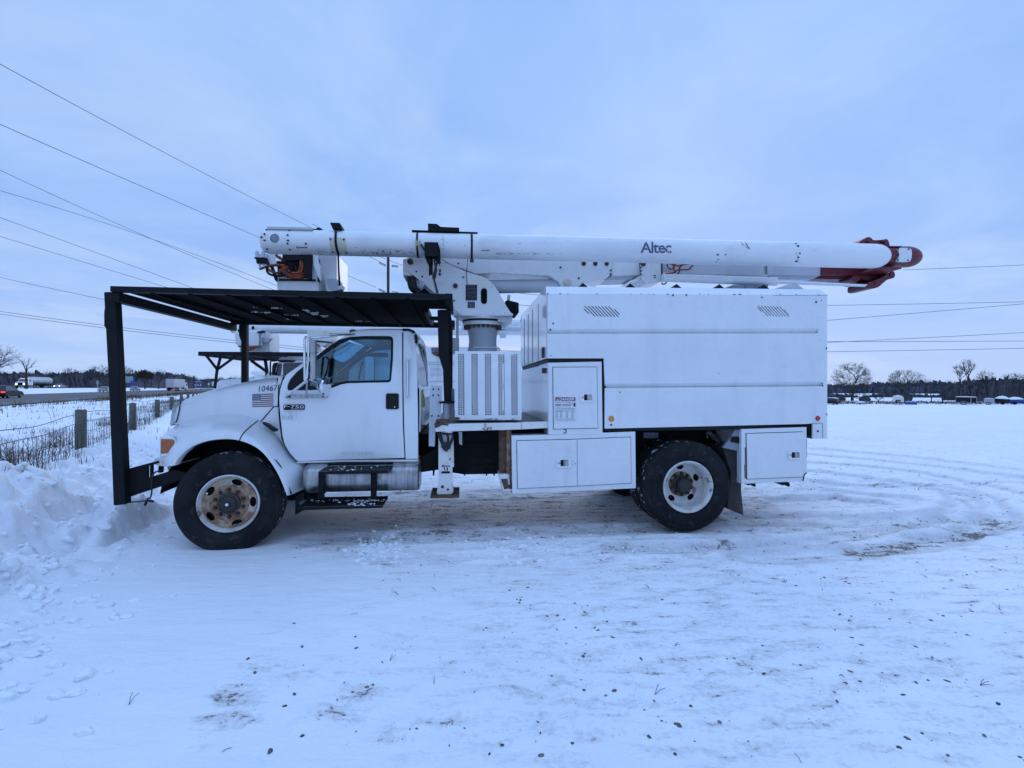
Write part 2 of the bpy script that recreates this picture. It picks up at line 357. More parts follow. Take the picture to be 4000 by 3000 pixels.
# ================= ground =================
RA = np.array((-37., 35.)); RD = np.array((-.43, .903)); RN = np.array((-.903, -.43))
def road_s(x, y): return (x - RA[0]) * RN[0] + (y - RA[1]) * RN[1]
def fence_x(y): return -2.69 - .58 * y
def gh(x, y):
    """height of the ground"""
    x = np.asarray(x, float); y = np.asarray(y, float)
    s = road_s(x, y); q = (x - fence_x(y)) / 1.156
    dist = np.hypot(x, y)
    # right-hand field falls away, left side carries the highway
    left = sst(-45, -14, s)
    zr = -2.7 * sst(12, 135, dist) - .2 * sst(150, 400, dist) + .5 * (fbm(x / 60, y / 60, 2, 9) - .5) * sst(20, 80, dist)
    zl = .22 + .95 * sst(29, 44, s) + .9 * sst(66, 90, s) + .25 * (fbm(x / 9, y / 9, 2, 5) - .5) * sst(-14, -8, s) * (1 - sst(-5, -1, s)) \
        - .25 * sst(.5, 2, s) * (1 - sst(25.5, 27, s)) - .25 * sst(45.5, 47, s) * (1 - sst(59, 61, s))
    z = zr * (1 - left) + zl * left
    # fade to zero near the truck, on the camera's side of the fence
    near = sst(-3.5, -.6, q) * (1 - sst(14, 40, dist))
    z = z * (1 - near)
    # ploughed bank along the fence
    wob = fbm(x * .8, y * .8, 2, 21) - .5
    foot = np.clip(.62 + .16 * (y - 3), .6, 1.7) + .35 * wob
    prof = 1 - sst(0.0, 1.0, (q - .12) / foot)
    back = sst(-3.5, -.1, q) * .75 + .25
    lump = (fbm(x * 1.5, y * 1.5, 4, 31, .55) - .5)
    bank = (.45 * prof + .13 * lump * sst(0, .25, prof)) * np.where(q < .1, back, 1) * (1 - sst(30, 60, y)) * sst(-9, -2, q)
    # a broken ledge
    lx, ly = -5.1, 5.35; u = (x - lx) * -.28 + (y - ly) * .96; v = (x - lx) * .96 + (y - ly) * .28
    led = np.exp(-(u / .8) ** 4) * sst(.26, .10, v + .26 * (fbm(x * 3, y * 3, 3, 3) - .5)) * sst(-1.4, -.4, v) * .30
    # slab thrown up beside the bumper
    u2 = (x + 4.45) * -.17 + (y - 5.75) * .985; v2 = (x + 4.45) * .985 + (y - 5.75) * .17
    slab = np.exp(-(u2 / .62) ** 4) * sst(.10, .03, v2 + .14 * (fbm(x * 4, y * 4, 3, 8) - .5)) * sst(-.75, .0, v2) * .31
    # loose clods at the foot of the bank
    cl = np.clip(fbm(x * 5.5, y * 5.5, 4, 41, .6) - .46, 0, .2) * .75
    clz = sst(-.2, .1, q) * (1 - sst(foot, foot + .8 + .9 * wob, q)) * (1 - sst(9, 13, y))
    z = z + bank + np.maximum(led, 0) + slab + cl * clz * .9
    # small relief of trodden snow
    amp = np.clip(1 - dist / 40, 0, 1)
    sm = sst(.45, .75, fbm(x * .35 + 3, y * .35, 2, 55)) * sst(-2.6, -.8, x)
    z = z + amp * ((fbm(x * .7, y * .9, 3, 2) - .5) * .05 + (fbm(x * 3, y * 4.5, 4, 12, .6) - .5) * (.012 + .05 * sm) + np.clip(fbm(x * 7, y * 9, 3, 15, .6) - .56, 0, 1) * .10 * sst(.45, .7, fbm(x * .6, y * .8 + 5, 2, 57)) * sst(-2.2, -1, x))
    # ruts left by the truck, along its axis
    xl = CPS * x + SPS * (y - Y0); yl = -SPS * x + CPS * (y - Y0)
    for yc, wd, x0, x1 in ((.08, .22, -2.6, 9), (.12, .3, 2.4, 12), (-.55, .12, -1, 14), (2.2, .3, -3, 10)):
        m_ = sst(x0, x0 + .5, xl) * (1 - sst(x1 - 3, x1, xl)); d = np.abs(yl - yc - .03 * np.sin(xl * 1.3) - .05 * (xl - x0) * (.3 if yc > 1 else .12))
        z = z + m_ * (-.028 * np.exp(-(d / wd) ** 4) + .022 * np.exp(-((d - wd * 1.15) / .05) ** 2) * (.4 + fbm(x * 4, y * 4, 2, 6)) + .007 * np.cos(d * 95) * np.exp(-(d / wd) ** 4))
    z = z - .028 * (1 - sst(0, 1, np.hypot(xl + 2.9, yl - .15) / .9))
    # fresh hollow drift left of the front wheel stays smooth
    return z
def axis_pts(lo, hi, step, far, g=1.045):
    a = list(np.arange(lo, hi + step / 2, step)); s = step; x = a[-1]
    while x < far: s *= g; x += s; a.append(x)
    s = step; x = a[0]; b_ = []
    while x > -far: s *= g; x -= s; b_.append(x)
    return np.array(b_[::-1] + a)
gx = axis_pts(-8.5, 7.5, .032, 2600); gy_ = axis_pts(1.0, 10.5, .032, 2600); gy_ = gy_[gy_ > -60]
GX, GY = np.meshgrid(gx, gy_); GZ = gh(GX, GY)
def gpt(z, x, y):
    px, py = src(z, x, y); Z = CH * FP / (py - HOR); return ((px - 2000) / FP * Z, Z)
def stroke(X, Y, pts, wd, raw=False):
    d = np.full(X.shape, 1e9)
    for a, b_ in zip(pts[:-1], pts[1:]):
        a = np.array(a); e = np.array(b_) - a; t = np.clip(((X - a[0]) * e[0] + (Y - a[1]) * e[1]) / (e @ e), 0, 1)
        d = np.minimum(d, np.hypot(X - a[0] - t * e[0], Y - a[1] - t * e[1]))
    return d if raw else np.exp(-(d / wd) ** 2)
RUTS = (([(530, 120), (900, 150), (1300, 190), (1600, 240), (1900, 300), (2300, 400)], .20), ([(560, 60), (1000, 95), (1500, 150), (2000, 215), (2300, 260)], .22), ([(620, 10), (1200, 60), (1800, 130), (2300, 190)], .2),
    ([(540, 190), (900, 230), (1300, 280), (1700, 335), (1760, 430), (1680, 520), (1400, 600), (1000, 660), (500, 740), (-200, 780), (-1000, 800)], .17), ([(540, 270), (1000, 300), (1500, 330), (1850, 380), (1990, 500), (1950, 600), (1700, 700), (1300, 780), (800, 830), (0, 860)], .19),
    ([(540, 330), (900, 370), (1300, 400)], .15), ([(300, 420), (700, 400), (1100, 440)], .15), ([(0, 560), (500, 545), (1000, 560), (1500, 540)], .2))
SUBR = (GX > -4) & (GX < 26) & (GY > 2.5) & (GY < 30); RX, RY = GX[SUBR], GY[SUBR]; rz0 = np.zeros(RX.shape); RT = np.zeros(RX.shape)
wv = .10 * (fbm(RX * .8, RY * .8, 3, 71) - .5) * 2; rg_ = fbm(RX * 3, RY * 3, 3, 72)
for pp, w_ in RUTS:
    P_ = [gpt('M', *p) for p in pp]; sc_ = 1 + .035 * RY; d = (stroke(RX, RY, P_, 1, True) + wv) / sc_
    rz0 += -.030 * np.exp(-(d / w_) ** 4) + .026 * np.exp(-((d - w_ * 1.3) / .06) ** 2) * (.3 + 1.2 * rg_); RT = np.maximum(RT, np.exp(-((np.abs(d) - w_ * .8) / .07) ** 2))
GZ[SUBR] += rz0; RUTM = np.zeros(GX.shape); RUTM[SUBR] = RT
nx_, ny_ = len(gx), len(gy_)
co3 = np.stack([GX, GY, GZ], -1).reshape(-1, 3)
me = bpy.data.meshes.new('ground'); me.vertices.add(len(co3)); me.vertices.foreach_set('co', co3.ravel())
i0 = (np.arange(ny_ - 1)[:, None] * nx_ + np.arange(nx_ - 1)[None]).ravel()
qd = np.stack([i0, i0 + 1, i0 + nx_ + 1, i0 + nx_], -1)
me.loops.add(qd.size); me.loops.foreach_set('vertex_index', qd.ravel().astype(np.int32))
me.polygons.add(len(qd)); me.polygons.foreach_set('loop_start', np.arange(0, qd.size, 4, dtype=np.int32))
me.polygons.foreach_set('loop_total', np.full(len(qd), 4, dtype=np.int32)); me.update(calc_edges=True); me.validate()
# dirt: where wheels and the plough have scraped through to the gravel
def dirtmap(X, Y):
    D = np.zeros(X.shape)
    arcs = [([gpt('M', *p) for p in pp], w_, k) for pp, w_, k in (
        ([(880, 820), (1150, 800), (1400, 740), (1650, 700), (1850, 660), (1960, 590), (1930, 520)], .17, 1.0),
        ([(1000, 690), (1250, 660), (1450, 630), (1380, 580), (1150, 570)], .16, .8),
        ([(-1000, 820), (-500, 800), (0, 760), (350, 750), (780, 730)], .12, .75),
        ([(420, 850), (700, 830), (1100, 880)], .12, .55),
        ([(1950, 800), (2080, 830), (2200, 800)], .3, .5),
        ([(560, 150), (680, 190), (660, 260)], .25, .45), ([(560, 400), (750, 385), (900, 430)], .2, .6),
        ([(900, 330), (1250, 340), (1700, 360), (2200, 440)], .35, .40), ([(620, 90), (1300, 150), (1900, 210), (2200, 260)], .35, .33),
        ([(1300, 280), (1700, 330), (2200, 400)], .15, .5), ([(1600, 540), (1750, 480), (1740, 400), (1650, 340)], .18, .5),
        ([(1450, 915), (1560, 910), (1700, 970)], .08, .5), ([(1820, 1200), (1910, 1210)], .05, .5), ([(200, 300), (600, 390)], .5, .40))]
    arcs += [([gpt('O', *p) for p in pp], w_, k) for pp, w_, k in (
        ([(580, 1080), (560, 1160), (640, 1210), (680, 1290)], .10, .85), ([(430, 1280), (420, 1340), (560, 1350)], .08, .55),
        ([(720, 920), (850, 960), (1010, 1000)], .11, .55), ([(840, 680), (880, 770)], .08, .3), ([(760, 560), (900, 570)], .07, .35),
        ([(1440, 1000), (1500, 1080), (1450, 1180)], .14, .5), ([(1220, 1270), (1310, 1310), (1380, 1340)], .09, .6),
        ([(1750, 1400), (1830, 1480)], .10, .4), ([(1850, 1370), (2200, 1310)], .05, .6), ([(1260, 100), (1700, 130), (2150, 160)], .3, .45),
        ([(1650, 150), (1750, 250)], .12, .55), ([(300, 1480), (330, 1500)], .06, .4), ([(-20, 1200), (60, 1300)], .01, 0))]
    arcs += [([gpt('G', *p) for p in pp], w_, k) for pp, w_, k in (
        ([(380, 1070), (700, 1060), (1100, 1080), (1550, 1110)], .10, .8), ([(1450, 1200), (1700, 1230), (2100, 1260)], .12, .65),
        ([(920, 1170), (1090, 1180)], .06, .6), ([(900, 770), (1300, 800), (1700, 860)], .25, .55), ([(600, 690), (1000, 700), (1300, 760)], .25, .55),
        ([(300, 600), (900, 600), (1000, 640)], .6, .50), ([(2000, 1130), (2130, 1140)], .08, .7), ([(0, 1290), (150, 1400)], .12, .45), ([(1900, 1300), (2150, 1290)], .2, .5))]
    arcs += [([gpt('N', *p) for p in pp], w_, k) for pp, w_, k in (([(140, 620), (260, 640)], .06, .35), ([(150, 830), (230, 850)], .07, .8), ([(1050, 660), (1150, 680)], .08, .35), ([(1300, 480), (1350, 520)], .12, .4), ([(600, 850), (900, 640)], .25, .18))]
    for pts, w_, k in arcs: D = np.maximum(D, .76 * k * stroke(X, Y, pts, w_ * 1.25))
    xl = CPS * X + SPS * (Y - Y0); yl = -SPS * X + CPS * (Y - Y0)
    D = np.maximum(D, .55 * sst(-2.8, -1.5, xl) * (1 - sst(3.4, 4.5, xl)) * sst(-.2, .5, yl) * (1 - sst(2.3, 3.4, yl)))
    for yc in (.1, 2.3): D = np.maximum(D, .5 * sst(-2.6, -2.2, xl) * (1 - sst(8, 12, xl)) * np.exp(-((yl - yc) / .25) ** 4))
    base = .24 * sst(2.0, -.5, np.abs(X - 1.5) / 3.2) * sst(1.2, 3, Y) * (1 - sst(9, 14, Y)) + .15 * sst(-1.5, .5, X) * sst(1.0, 2.0, Y) * (1 - sst(40, 80, Y)) + .10 * sst(3, 6, X)* (1 - sst(15, 60, Y))
    s = road_s(X, Y); D = np.maximum(D, base)
    D = np.maximum(D, .55 * (sst(-3.5, -.5, s) * (1 - sst(.5, 2, s))) * sst(.4, .6, fbm(X / 3, Y / 3, 3, 4)))
    return np.clip(D, 0, 1)
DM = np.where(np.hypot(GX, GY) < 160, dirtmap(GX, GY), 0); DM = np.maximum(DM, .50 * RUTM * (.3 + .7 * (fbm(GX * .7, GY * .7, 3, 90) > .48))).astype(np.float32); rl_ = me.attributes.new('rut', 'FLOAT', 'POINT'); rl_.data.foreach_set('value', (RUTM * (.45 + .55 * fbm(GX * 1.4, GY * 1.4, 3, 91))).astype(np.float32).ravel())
at_ = me.attributes.new('dirt', 'FLOAT', 'POINT'); at_.data.foreach_set('value', DM.ravel())
m, b = newmat('packed_snow')
geo = nt.nodes.new('ShaderNodeNewGeometry'); pos = geo.outputs['Position']
an = nt.nodes.new('ShaderNodeAttribute'); an.attribute_name = 'dirt'; dv = an.outputs['Fac']
mpp = nt.nodes.new('ShaderNodeMapping'); mpp.inputs['Scale'].default_value = (.42, 1.3, 1); nt.links.new(pos, mpp.inputs[0])
sn = mix((.85, .845, .87), (.78, .78, .82), ramp(noise(pos, .6, 5, .55), [(.35, (0, 0, 0)), (.7, (1, 1, 1))]))
fa = noise(mpp.outputs[0], 7, 8, .68, .3); fb_ = noise(pos, 30, 6, .7)
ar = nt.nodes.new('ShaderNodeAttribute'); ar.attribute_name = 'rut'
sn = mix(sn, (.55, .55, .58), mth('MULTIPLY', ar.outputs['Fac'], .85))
tt = mth('ADD', dv, mth('ADD', mth('MULTIPLY', mth('SUBTRACT', fa, .5), 2.6), mth('MULTIPLY', mth('SUBTRACT', fb_, .5), 1.5)))
msk = mth('MULTIPLY', dv, 3.5, clamp=True)
soft = mth('MULTIPLY', ramp(tt, [(.25, (0, 0, 0)), (.80, (1, 1, 1))]), msk)
c1 = mix(sn, (.46, .425, .41), mth('MULTIPLY', soft, .62))
hard = mth('MULTIPLY', ramp(tt, [(.74, (0, 0, 0)), (.90, (1, 1, 1))]), msk)
c2 = mix(c1, mix((.085, .070, .064), (.20, .155, .125), fb_), mth('MULTIPLY', hard, .85))
nt.links.new(c2, b.inputs['Base Color']); b.inputs['Roughness'].default_value = .75; b.inputs['Specular IOR Level'].default_value = .25
b.inputs['Subsurface Weight'].default_value = 0
hh = mth('ADD', mth('MULTIPLY', noise(mpp.outputs[0], 5, 8, .62), 1.0), mth('ADD', mth('MULTIPLY', noise(pos, 45, 4, .6), .14), mth('MULTIPLY', hard, -.10)))
bump(b, hh, .75, .045)
g = link('snow_ground', me, m, None, 0); me.shade_smooth(); tag(g, kind='structure')

# highway
def strip(name, s0, s1, z, mat, t0=-160, t1=1500):
    mb = MB(); ts = list(np.linspace(t0, 200, 90)) + list(np.linspace(215, t1, 60)); rings = []
    for t in ts:
        a = RA + RD * t
        rings.append([tuple((a + RN * s).tolist()) + (z,) for s in (s0, s1)])
    mb.loft(rings); return mb.build(name, mat, None, 0)
tag(strip('road', 1.0, 25.8, .235, 'asphalt'), kind='structure')
tag(strip('road', 46, 58.8, 1.19, 'asphalt'), kind='structure')
mk = pm('road_paint', (.55, .55, .52), .7)
for s_ in (3.2, 22.5): tag(strip('road_marking', s_, s_ + .16, .242, mk), kind='structure')
def rd(s, t, z): a = RA + RD * t + RN * s; return Vector((a[0], a[1], z))
HEAD = math.atan2(RD[1], RD[0])

# gravel
def stones(name, n, seed, dens, smin, smax):
    rng = np.random.default_rng(seed); mb = MB(); k = 0
    ico = [Vector(p).normalized() for p in ((1, 0, 0), (-1, 0, 0), (0, 1, 0), (0, -1, 0), (0, 0, 1), (0, 0, -1), (.7, .7, .4), (-.7, .7, .3), (.7, -.7, .3), (-.7, -.7, .4))]
    bm = bmesh.new()
    for p in ico: bm.verts.new(p)
    bmesh.ops.convex_hull(bm, input=bm.verts); bm.verts.index_update()
    V0 = [v.co.copy() for v in bm.verts]; F0 = [[v.index for v in f.verts] for f in bm.faces]; bm.free()
    while k < n:
        X = rng.uniform(-4.5, 12, 4000); Y = rng.uniform(1.25, 22, 4000) ** 1.0
        D = dirtmap(X, Y); keep = rng.random(4000) < np.clip((D - .1) * dens, 0, 1) * (.25 + 1.5 * (fbm(X * 2, Y * 2, 3, 77) > .52))
        for x, y in zip(X[keep], Y[keep]):
            s = smin + (smax - smin) * rng.random() ** 5.5; a = rng.random() * 6.28
            z = float(gh(np.array([x]), np.array([y]))[0]); sx, sy, sz = s * rng.uniform(.6, 1.4), s * rng.uniform(.5, 1), s * rng.uniform(.3, .6)
            mb.add([(x + math.cos(a) * p.x * sx - math.sin(a) * p.y * sy, y + math.sin(a) * p.x * sx + math.cos(a) * p.y * sy, z + p.z * sz - sz * .1) for p in V0], F0); k += 1
            if k >= n: break
    return tag(mb.build(name, 'stone', None, 0, fix=False), kind='stuff')
stones('gravel', 15000, 5, 1.1, .0025, .017)
rng = random.Random(3)
for i, (x, y, s, lb) in enumerate(((1010, 625, .020, 'lone brown stone lying on clean snow high in the stony patch'), (1068, 788, .020, 'brown stone with a pointed left end on snow in the left stony patch'),
        (678, 886, .022, 'tan stone at the left edge of the stony patch, upper of a close pair'), (1460, 802, .020, 'round grey brown stone directly below a smaller dark stone'), (728, 980, .020, 'upright brown stone below the pair at the left edge of the patch'),
        (945, 1228, .021, 'round tan stone alone on bare snow between two stony patches'), (838, 1550, .024, 'largest brown stone on the snow near the bottom edge'), (1014, 1140, .018, 'slanting tan stone just left of a flat smaller one'), (1070, 1442, .017, 'flat reddish stone low in the middle of the patch'),
        (1452, 720, .015, 'small dark stone sitting above a round grey brown stone'))):
    X, Y = gpt('O', x, y); mb = MB()
    pr = [(.0, -.5), (.7, -.4), (1, 0), (.75, .42), (0, .6)]
    s *= .68; mb.revolve([(r_ * s, h * s) for r_, h in pr], (0, 0, 0), 'z', 7)
    vv = [(v[0] * rng.uniform(.7, 1.15) * 1.2, v[1] * rng.uniform(.7, 1.1) * .8, v[2] * rng.uniform(.7, 1.1) * .7) for v in mb.v]; mb.v = vv
    o = mb.build('stone', 'stone', None, 25); o.location = (X, Y, float(gh(np.array([X]), np.array([Y]))[0]) + .001); o.rotation_euler = (0, 0, rng.random() * 3)
    tag(o, lb, 'stone', 'larger stones on the snow')
# stray straws
mb = MB(); rng = random.Random(8)
for i in range(340):
    x, y = rng.uniform(-2.6, 9), rng.uniform(1.3, 13)
    if rng.random() > .25 + .75 * float(dirtmap(np.array([x]), np.array([y]))[0]): continue
    z = float(gh(np.array([x]), np.array([y]))[0]); a = rng.random() * 6.28; l = rng.uniform(.02, .07); u = rng.uniform(0, .04)
    for k in range(rng.choice((1, 1, 2, 3))):
        a += rng.uniform(.4, 1.2); mb.tube([(x, y, z), (x + .5 * l * math.cos(a), y + .5 * l * math.sin(a), z + u * .7 + .004), (x + l * math.cos(a), y + l * math.sin(a), z + u + .002)], .0016, 3)
tag(mb.build('straw', 'weed', None, 0, fix=False), kind='stuff')

# ================= bucket truck =================
T = empty('bucket_truck', (0, Y0, 0), PSI, 'large white bucket truck in the foreground, black steel guard roof and dark red boom elbow', 'bucket truck')
WD = 2.44
def sy(z, x=0): return .22 + .12 * max(0, (z - 1.72) / .6) ** 1.4 + .03 * max(0, (1.15 - z) / .4) ** 2
def LXf(z, pts, fy=sy):
    o = []
    for x, y in pts:
        yl = .22
        for _ in range(5): p = L(z, x, y, yl); yl = fy(p[2])
        o.append((p[0], p[2]))
    return o
def panel(name, mat, parent, outl, holes=(), fy=sy, off=0.0, th=.03, far=False, bev=0, smooth=35, levels=14):
    """sheet with the outline outl (x,z) following the curved side y = fy(z)"""
    loops = [list(outl)] + [list(h) for h in holes]; flat = [p for l in loops for p in l]
    tr = fill(loops)
    bm = bmesh.new(); vs = [bm.verts.new((x, 0, z)) for x, z in flat]
    for t in tr:
        try: bm.faces.new([vs[i] for i in t])
        except ValueError: pass
    z0 = min(p[1] for p in flat); z1 = max(p[1] for p in flat)
    for k in range(1, levels):
        bmesh.ops.bisect_plane(bm, geom=bm.verts[:] + bm.edges[:] + bm.faces[:], plane_co=(0, 0, z0 + (z1 - z0) * k / levels), plane_no=(0, 0, 1))
    r = bmesh.ops.extrude_face_region(bm, geom=bm.faces[:])
    nv = [e for e in r['geom'] if isinstance(e, bmesh.types.BMVert)]; ns = set(nv)
    for v in bm.verts:
        y = fy(v.co.z) + off + (th if v in ns else 0); v.co.y = WD - y if far else y
    bmesh.ops.recalc_face_normals(bm, faces=bm.faces)
    me = bpy.data.meshes.new(name); bm.to_mesh(me); bm.free()
    return link(name, me, mat, parent, smooth, bev)
# ---- cab ----
DOOR = [(352, 628), (470, 546), (600, 458), (740, 362), (870, 277), (960, 218), (1050, 170), (1130, 140), (1300, 126), (1682, 124), (1684, 600), (1690, 1200), (1700, 1400), (1710, 1588), (1400, 1597), (1000, 1607), (700, 1618), (490, 1628), (455, 1605), (385, 1525), (330, 1430), (305, 1330), (285, 1150), (272, 1000), (268, 900), (280, 800), (310, 700)]
SEALO = [(362, 795), (368, 745), (395, 685), (470, 600), (580, 508), (720, 398), (860, 290), (960, 228), (1080, 195), (1250, 185), (1535, 186), (1568, 196), (1581, 225), (1578, 450), (1556, 690), (1545, 712), (1520, 718), (1300, 722), (1060, 728), (980, 742), (860, 788), (800, 802), (590, 808), (376, 811)]
GLS = [(612, 770), (606, 600), (640, 500), (760, 400), (870, 322), (960, 262), (1070, 224), (1250, 212), (1525, 213), (1548, 222), (1556, 245), (1552, 450), (1535, 686), (1520, 692), (1300, 696), (1050, 702), (960, 718), (850, 762), (780, 773)]
door_o, seal_o, gls = LXf('F', DOOR), LXf('F', SEALO), LXf('F', GLS)
door = panel('door', 'whitecab', T, door_o, [seal_o], bev=.004)
fd = panel('door', 'whitecab', T, door_o, [seal_o], far=True)
panel('window_seal', 'seal', door, seal_o, [gls], off=-.004, th=.02)
panel('window_seal', 'seal', fd, seal_o, [gls], off=-.004, th=.02, far=True)
panel('window', 'glass', door, gls, off=.016, th=.004)
panel('window', 'glass', fd, gls, off=.016, th=.004, far=True)
# dark inner lining: shows as the shut lines
LIN = [(335, 640), (870, 270), (1060, 166), (1300, 128), (1780, 136), (1812, 250), (1850, 1590), (480, 1615), (300, 1400), (262, 950), (290, 720)]
lin = LXf('F', LIN)
cabi = panel('cab_lining', 'inter', T, lin, [gls], off=.033, th=.03)
panel('cab_lining', 'inter', T, lin, [gls], off=.033, th=.03, far=True)
QTR = [(1696, 124), (1755, 127), (1800, 145), (1826, 180), (1838, 250), (1850, 420), (1858, 700), (1864, 1000), (1868, 1300), (1868, 1604), (1722, 1607), (1704, 1200), (1696, 600)]
q_ = LXf('F', QTR)
def qy(z): return sy(z)
panel('cab_corner', 'whitecab', T, q_, bev=.018, th=.06)
panel('cab_corner', 'whitecab', T, q_, far=True, th=.06)
mb = MB(); mb.tube([(p[0], sy(p[1]) + .002, p[1] + .012) for p in LXf('F', [(1690, 124), (1760, 124), (1812, 145), (1840, 190), (1850, 280)])], .016, 8); mb.build('corner_trim', 'plastic', T)
# cab roof, pillars, back wall
rl = LXf('F', [(1030, 176), (1060, 155), (1120, 134), (1200, 121), (1300, 115), (1500, 112), (1690, 113), (1770, 122), (1830, 165)])
rings = []
for k in range(17):
    t = k / 16; cr = .055 * (1 - (2 * t - 1) ** 4)
    rings.append([(x - .10 * (1 - (2 * t - 1) ** 2) * (1 if i < 2 else 0), sy(z) + (WD - 2 * sy(z)) * t, z + cr * min(1, .3 + .25 * i)) for i, (x, z) in enumerate(rl)])
MB().loft(rings).build('roof', 'whitecab', T, 50).modifiers.new('s', 'SOLIDIFY').thickness = .03
bx, bz = q_[8]; rt = rl[-1]
mb = MB(); wy0, wy1 = .52, 1.92; rings = []
prof = [(bx + .01, 1.17), (bx + .015, 1.42), (bx + .012, 1.66)]
top = [(bx - .01, 1.70), (bx - .045, 2.0), (bx - .10, 2.25), (rt[0] + .005, rt[1] + .012)]
mb.loft([[(x, y, z) for x, z in prof + [top[0]]] for y in (.24, .5, 1.22, 1.94, 2.20)])
for y0, y1 in ((.27, wy0), (wy1, 2.17)): mb.loft([[(x, y, z) for x, z in top] for y in (y0, y1)])
mb.loft([[(x, y, z) for x, z in top[2:]] for y in (wy0, 1.22, wy1)])
for k in range(9): y = .62 + .15 * k; mb.box((bx + .012, y, 1.22), (bx + .03, y + .05, 1.55))
mb.build('cab_back', 'boxfront', T, 30).modifiers.new('s', 'SOLIDIFY').thickness = .01
MB().loft([[(x + .004, y, z) for x, z in top[:3]] for y in (wy0, 1.22, wy1)]).build('rear_window', 'carglass', T)
mb = MB(); rng = random.Random(14)
for k in range(16): y = rng.uniform(.27, .75); z = rng.uniform(1.50, 1.68); mb.box((bx + .020, y, z - rng.uniform(.03, .14)), (bx + .034, y + rng.uniform(.012, .04), z))
mb.build_each('paint_smear', pm('yellow_smears', (.42, .36, .06), .6), T)
# windscreen
ap = LXf('F', [(352, 628), (600, 458), (870, 277), (1030, 178)])
MB().loft([[(x - .16 * (1 - (2 * t - 1) ** 2), sy(z) + .05 + (WD - 2 * sy(z) - .1) * t, z + .01) for x, z in ap] for t in [k / 12 for k in range(13)]]).build('windscreen', 'glass', T, 60)
# inside
mb = MB()
cz = L('F', 900, 1500, .3)[2]; fx = L('F', 420, 1000, .3)[0]; rx = L('F', 1780, 1000, .3)[0]
mb.box((fx, .30, cz), (rx, 2.14, cz + .05)); mb.build('cab_floor', 'inter', T)
dz = L('F', 500, 790, .3)[2]; dx = L('F', 640, 790, .3)[0]
MB().prism([(fx - .02, cz), (dx + .15, cz), (dx + .1, dz - .1), (dx + .12, dz - .03), (dx + .03, dz + .03), (fx - .03, dz - .02)], .31, 2.13).build('dashboard', 'inter', T)
for ya in (.42, 1.42):
    sx = L('F', 1450, 800, .3)[0]; mb = MB()
    mb.prism([(sx - .45, cz + .05), (sx + .12, cz + .05), (sx + .12, cz + .38), (sx - .42, cz + .42)], ya, ya + .55)
    mb.prism([(sx - .0, cz + .38), (sx + .16, cz + .38), (sx + .26, 1.86), (sx + .16, 1.88), (sx + .10, 1.70)], ya, ya + .55)
    mb.build('seat', 'inter', T, bev=.03)
wc = Vector(L('F', 965, 640, .62)); mb = MB(); ax = Vector((-.8, 0, -.6)); ua = Vector((0, 1, 0)); va = ax.cross(ua)
ringp = [wc + .21 * (math.cos(t) * ua + math.sin(t) * va) for t in [2 * math.pi * k / 24 for k in range(25)]]
mb.tube(ringp, .014, 6)
for k in (2, 12, 18): mb.bar(ringp[k], wc, .03, .012)
mb.tube([wc, wc + ax * .3], .03); mb.build('steering_wheel', 'plastic', T)
# sill, handle, grab rail
z0_ = L('F', 1000, 1615, .22)
mb = MB(); mb.prism(LX('F', [(470, 1632), (1000, 1612), (1868, 1608), (1868, 1622), (1850, 1630), (1000, 1634), (470, 1650)], .25), .25, .60); mb.build('sill', 'whitecab', T)
mb = MB(); mb.prism(LX('F', [(470, 1640), (1865, 1632), (1860, 1660), (520, 1680)], .40), .40, 2.0); mb.build('cab_underside', 'under', T)
mb = MB(); a = LXf('F', [(1499, 1028), (1645, 845)]); mb.prism(rrect(a[0][0], a[0][1], a[1][0], a[1][1], .018), .205, .225)
b_ = LXf('F', [(1512, 965), (1634, 862)]); mb.prism(rrect(b_[0][0], b_[0][1], b_[1][0], b_[1][1], .012), .197, .21); hd = mb.build('door_handle', 'plastic', door, bev=.003)
k_ = LXf('F', [(1600, 1001)])[0]; MB().revolve([(0, -.004), (.007, -.003), (.007, .006)], (k_[0], .204, k_[1]), 'y', 12).build('keyhole', 'chrome', door)
ga, gb = L('F', 1745, 470, .17), L('F', 1745, 870, .17)
mb = MB(); mb.bar(ga, gb, .026, .02, up=(1, 0, 0))
for p, q in ((ga, (1745, 440)), (gb, (1745, 895))):
    e = L('F', *q, .20); mb.tube([p, (e[0], .195, e[2]), ], .011); mb.prism(rrect(e[0] - .022, e[2] - .03, e[0] + .022, e[2] + .03, .018), .19, .215)
mb.build('grab_handle', 'label', T); q_g = LX('F', [(1728, 910), (1762, 910), (1762, 428), (1728, 428)], .215); MB().prism([q_g[0], q_g[1], q_g[2], q_g[3]], .2165, .2185).build('grab_handle_shade', 'labgrey', T)  # grey strip behind the handle painted in as its shadow
# ---- hood ----
HY = .34
tl = smoothpts([L('A', x, y, .40)[::2] for x, y in [(788, 1136), (850, 1100), (950, 1065), (1060, 1032), (1200, 999), (1330, 973), (1450, 957), (1560, 944), (1640, 934)]], 2, False)
nb = L('A', 740, 1345, .35)[::2]; rb = L('A', 1632, 1330, HY)[::2]
tl[-1] = (rb[0], tl[-1][1])
def hring(x, z, xb, zb, c):
    o = []; hw = WD / 2
    ys = [(HY, zb, 0), (HY - .01, zb + (z - zb) * .35, .35), (HY, zb + (z - zb) * .7, .7), (HY + .005, z - .10, .9), (HY + .02, z - .055, .95), (HY + .06, z - .022, 1), (HY + .14, z - .006, 1), (HY + .28, z, 1), (HY + .5, z + c * .6, 1), (hw, z + c, 1)]
    left_ = [(xb + (x - xb) * u, y, zz) for y, zz, u in ys]
    return left_ + [(p[0], WD - p[1], p[2]) for p in reversed(left_[:-1])]
rings = []; n = len(tl)
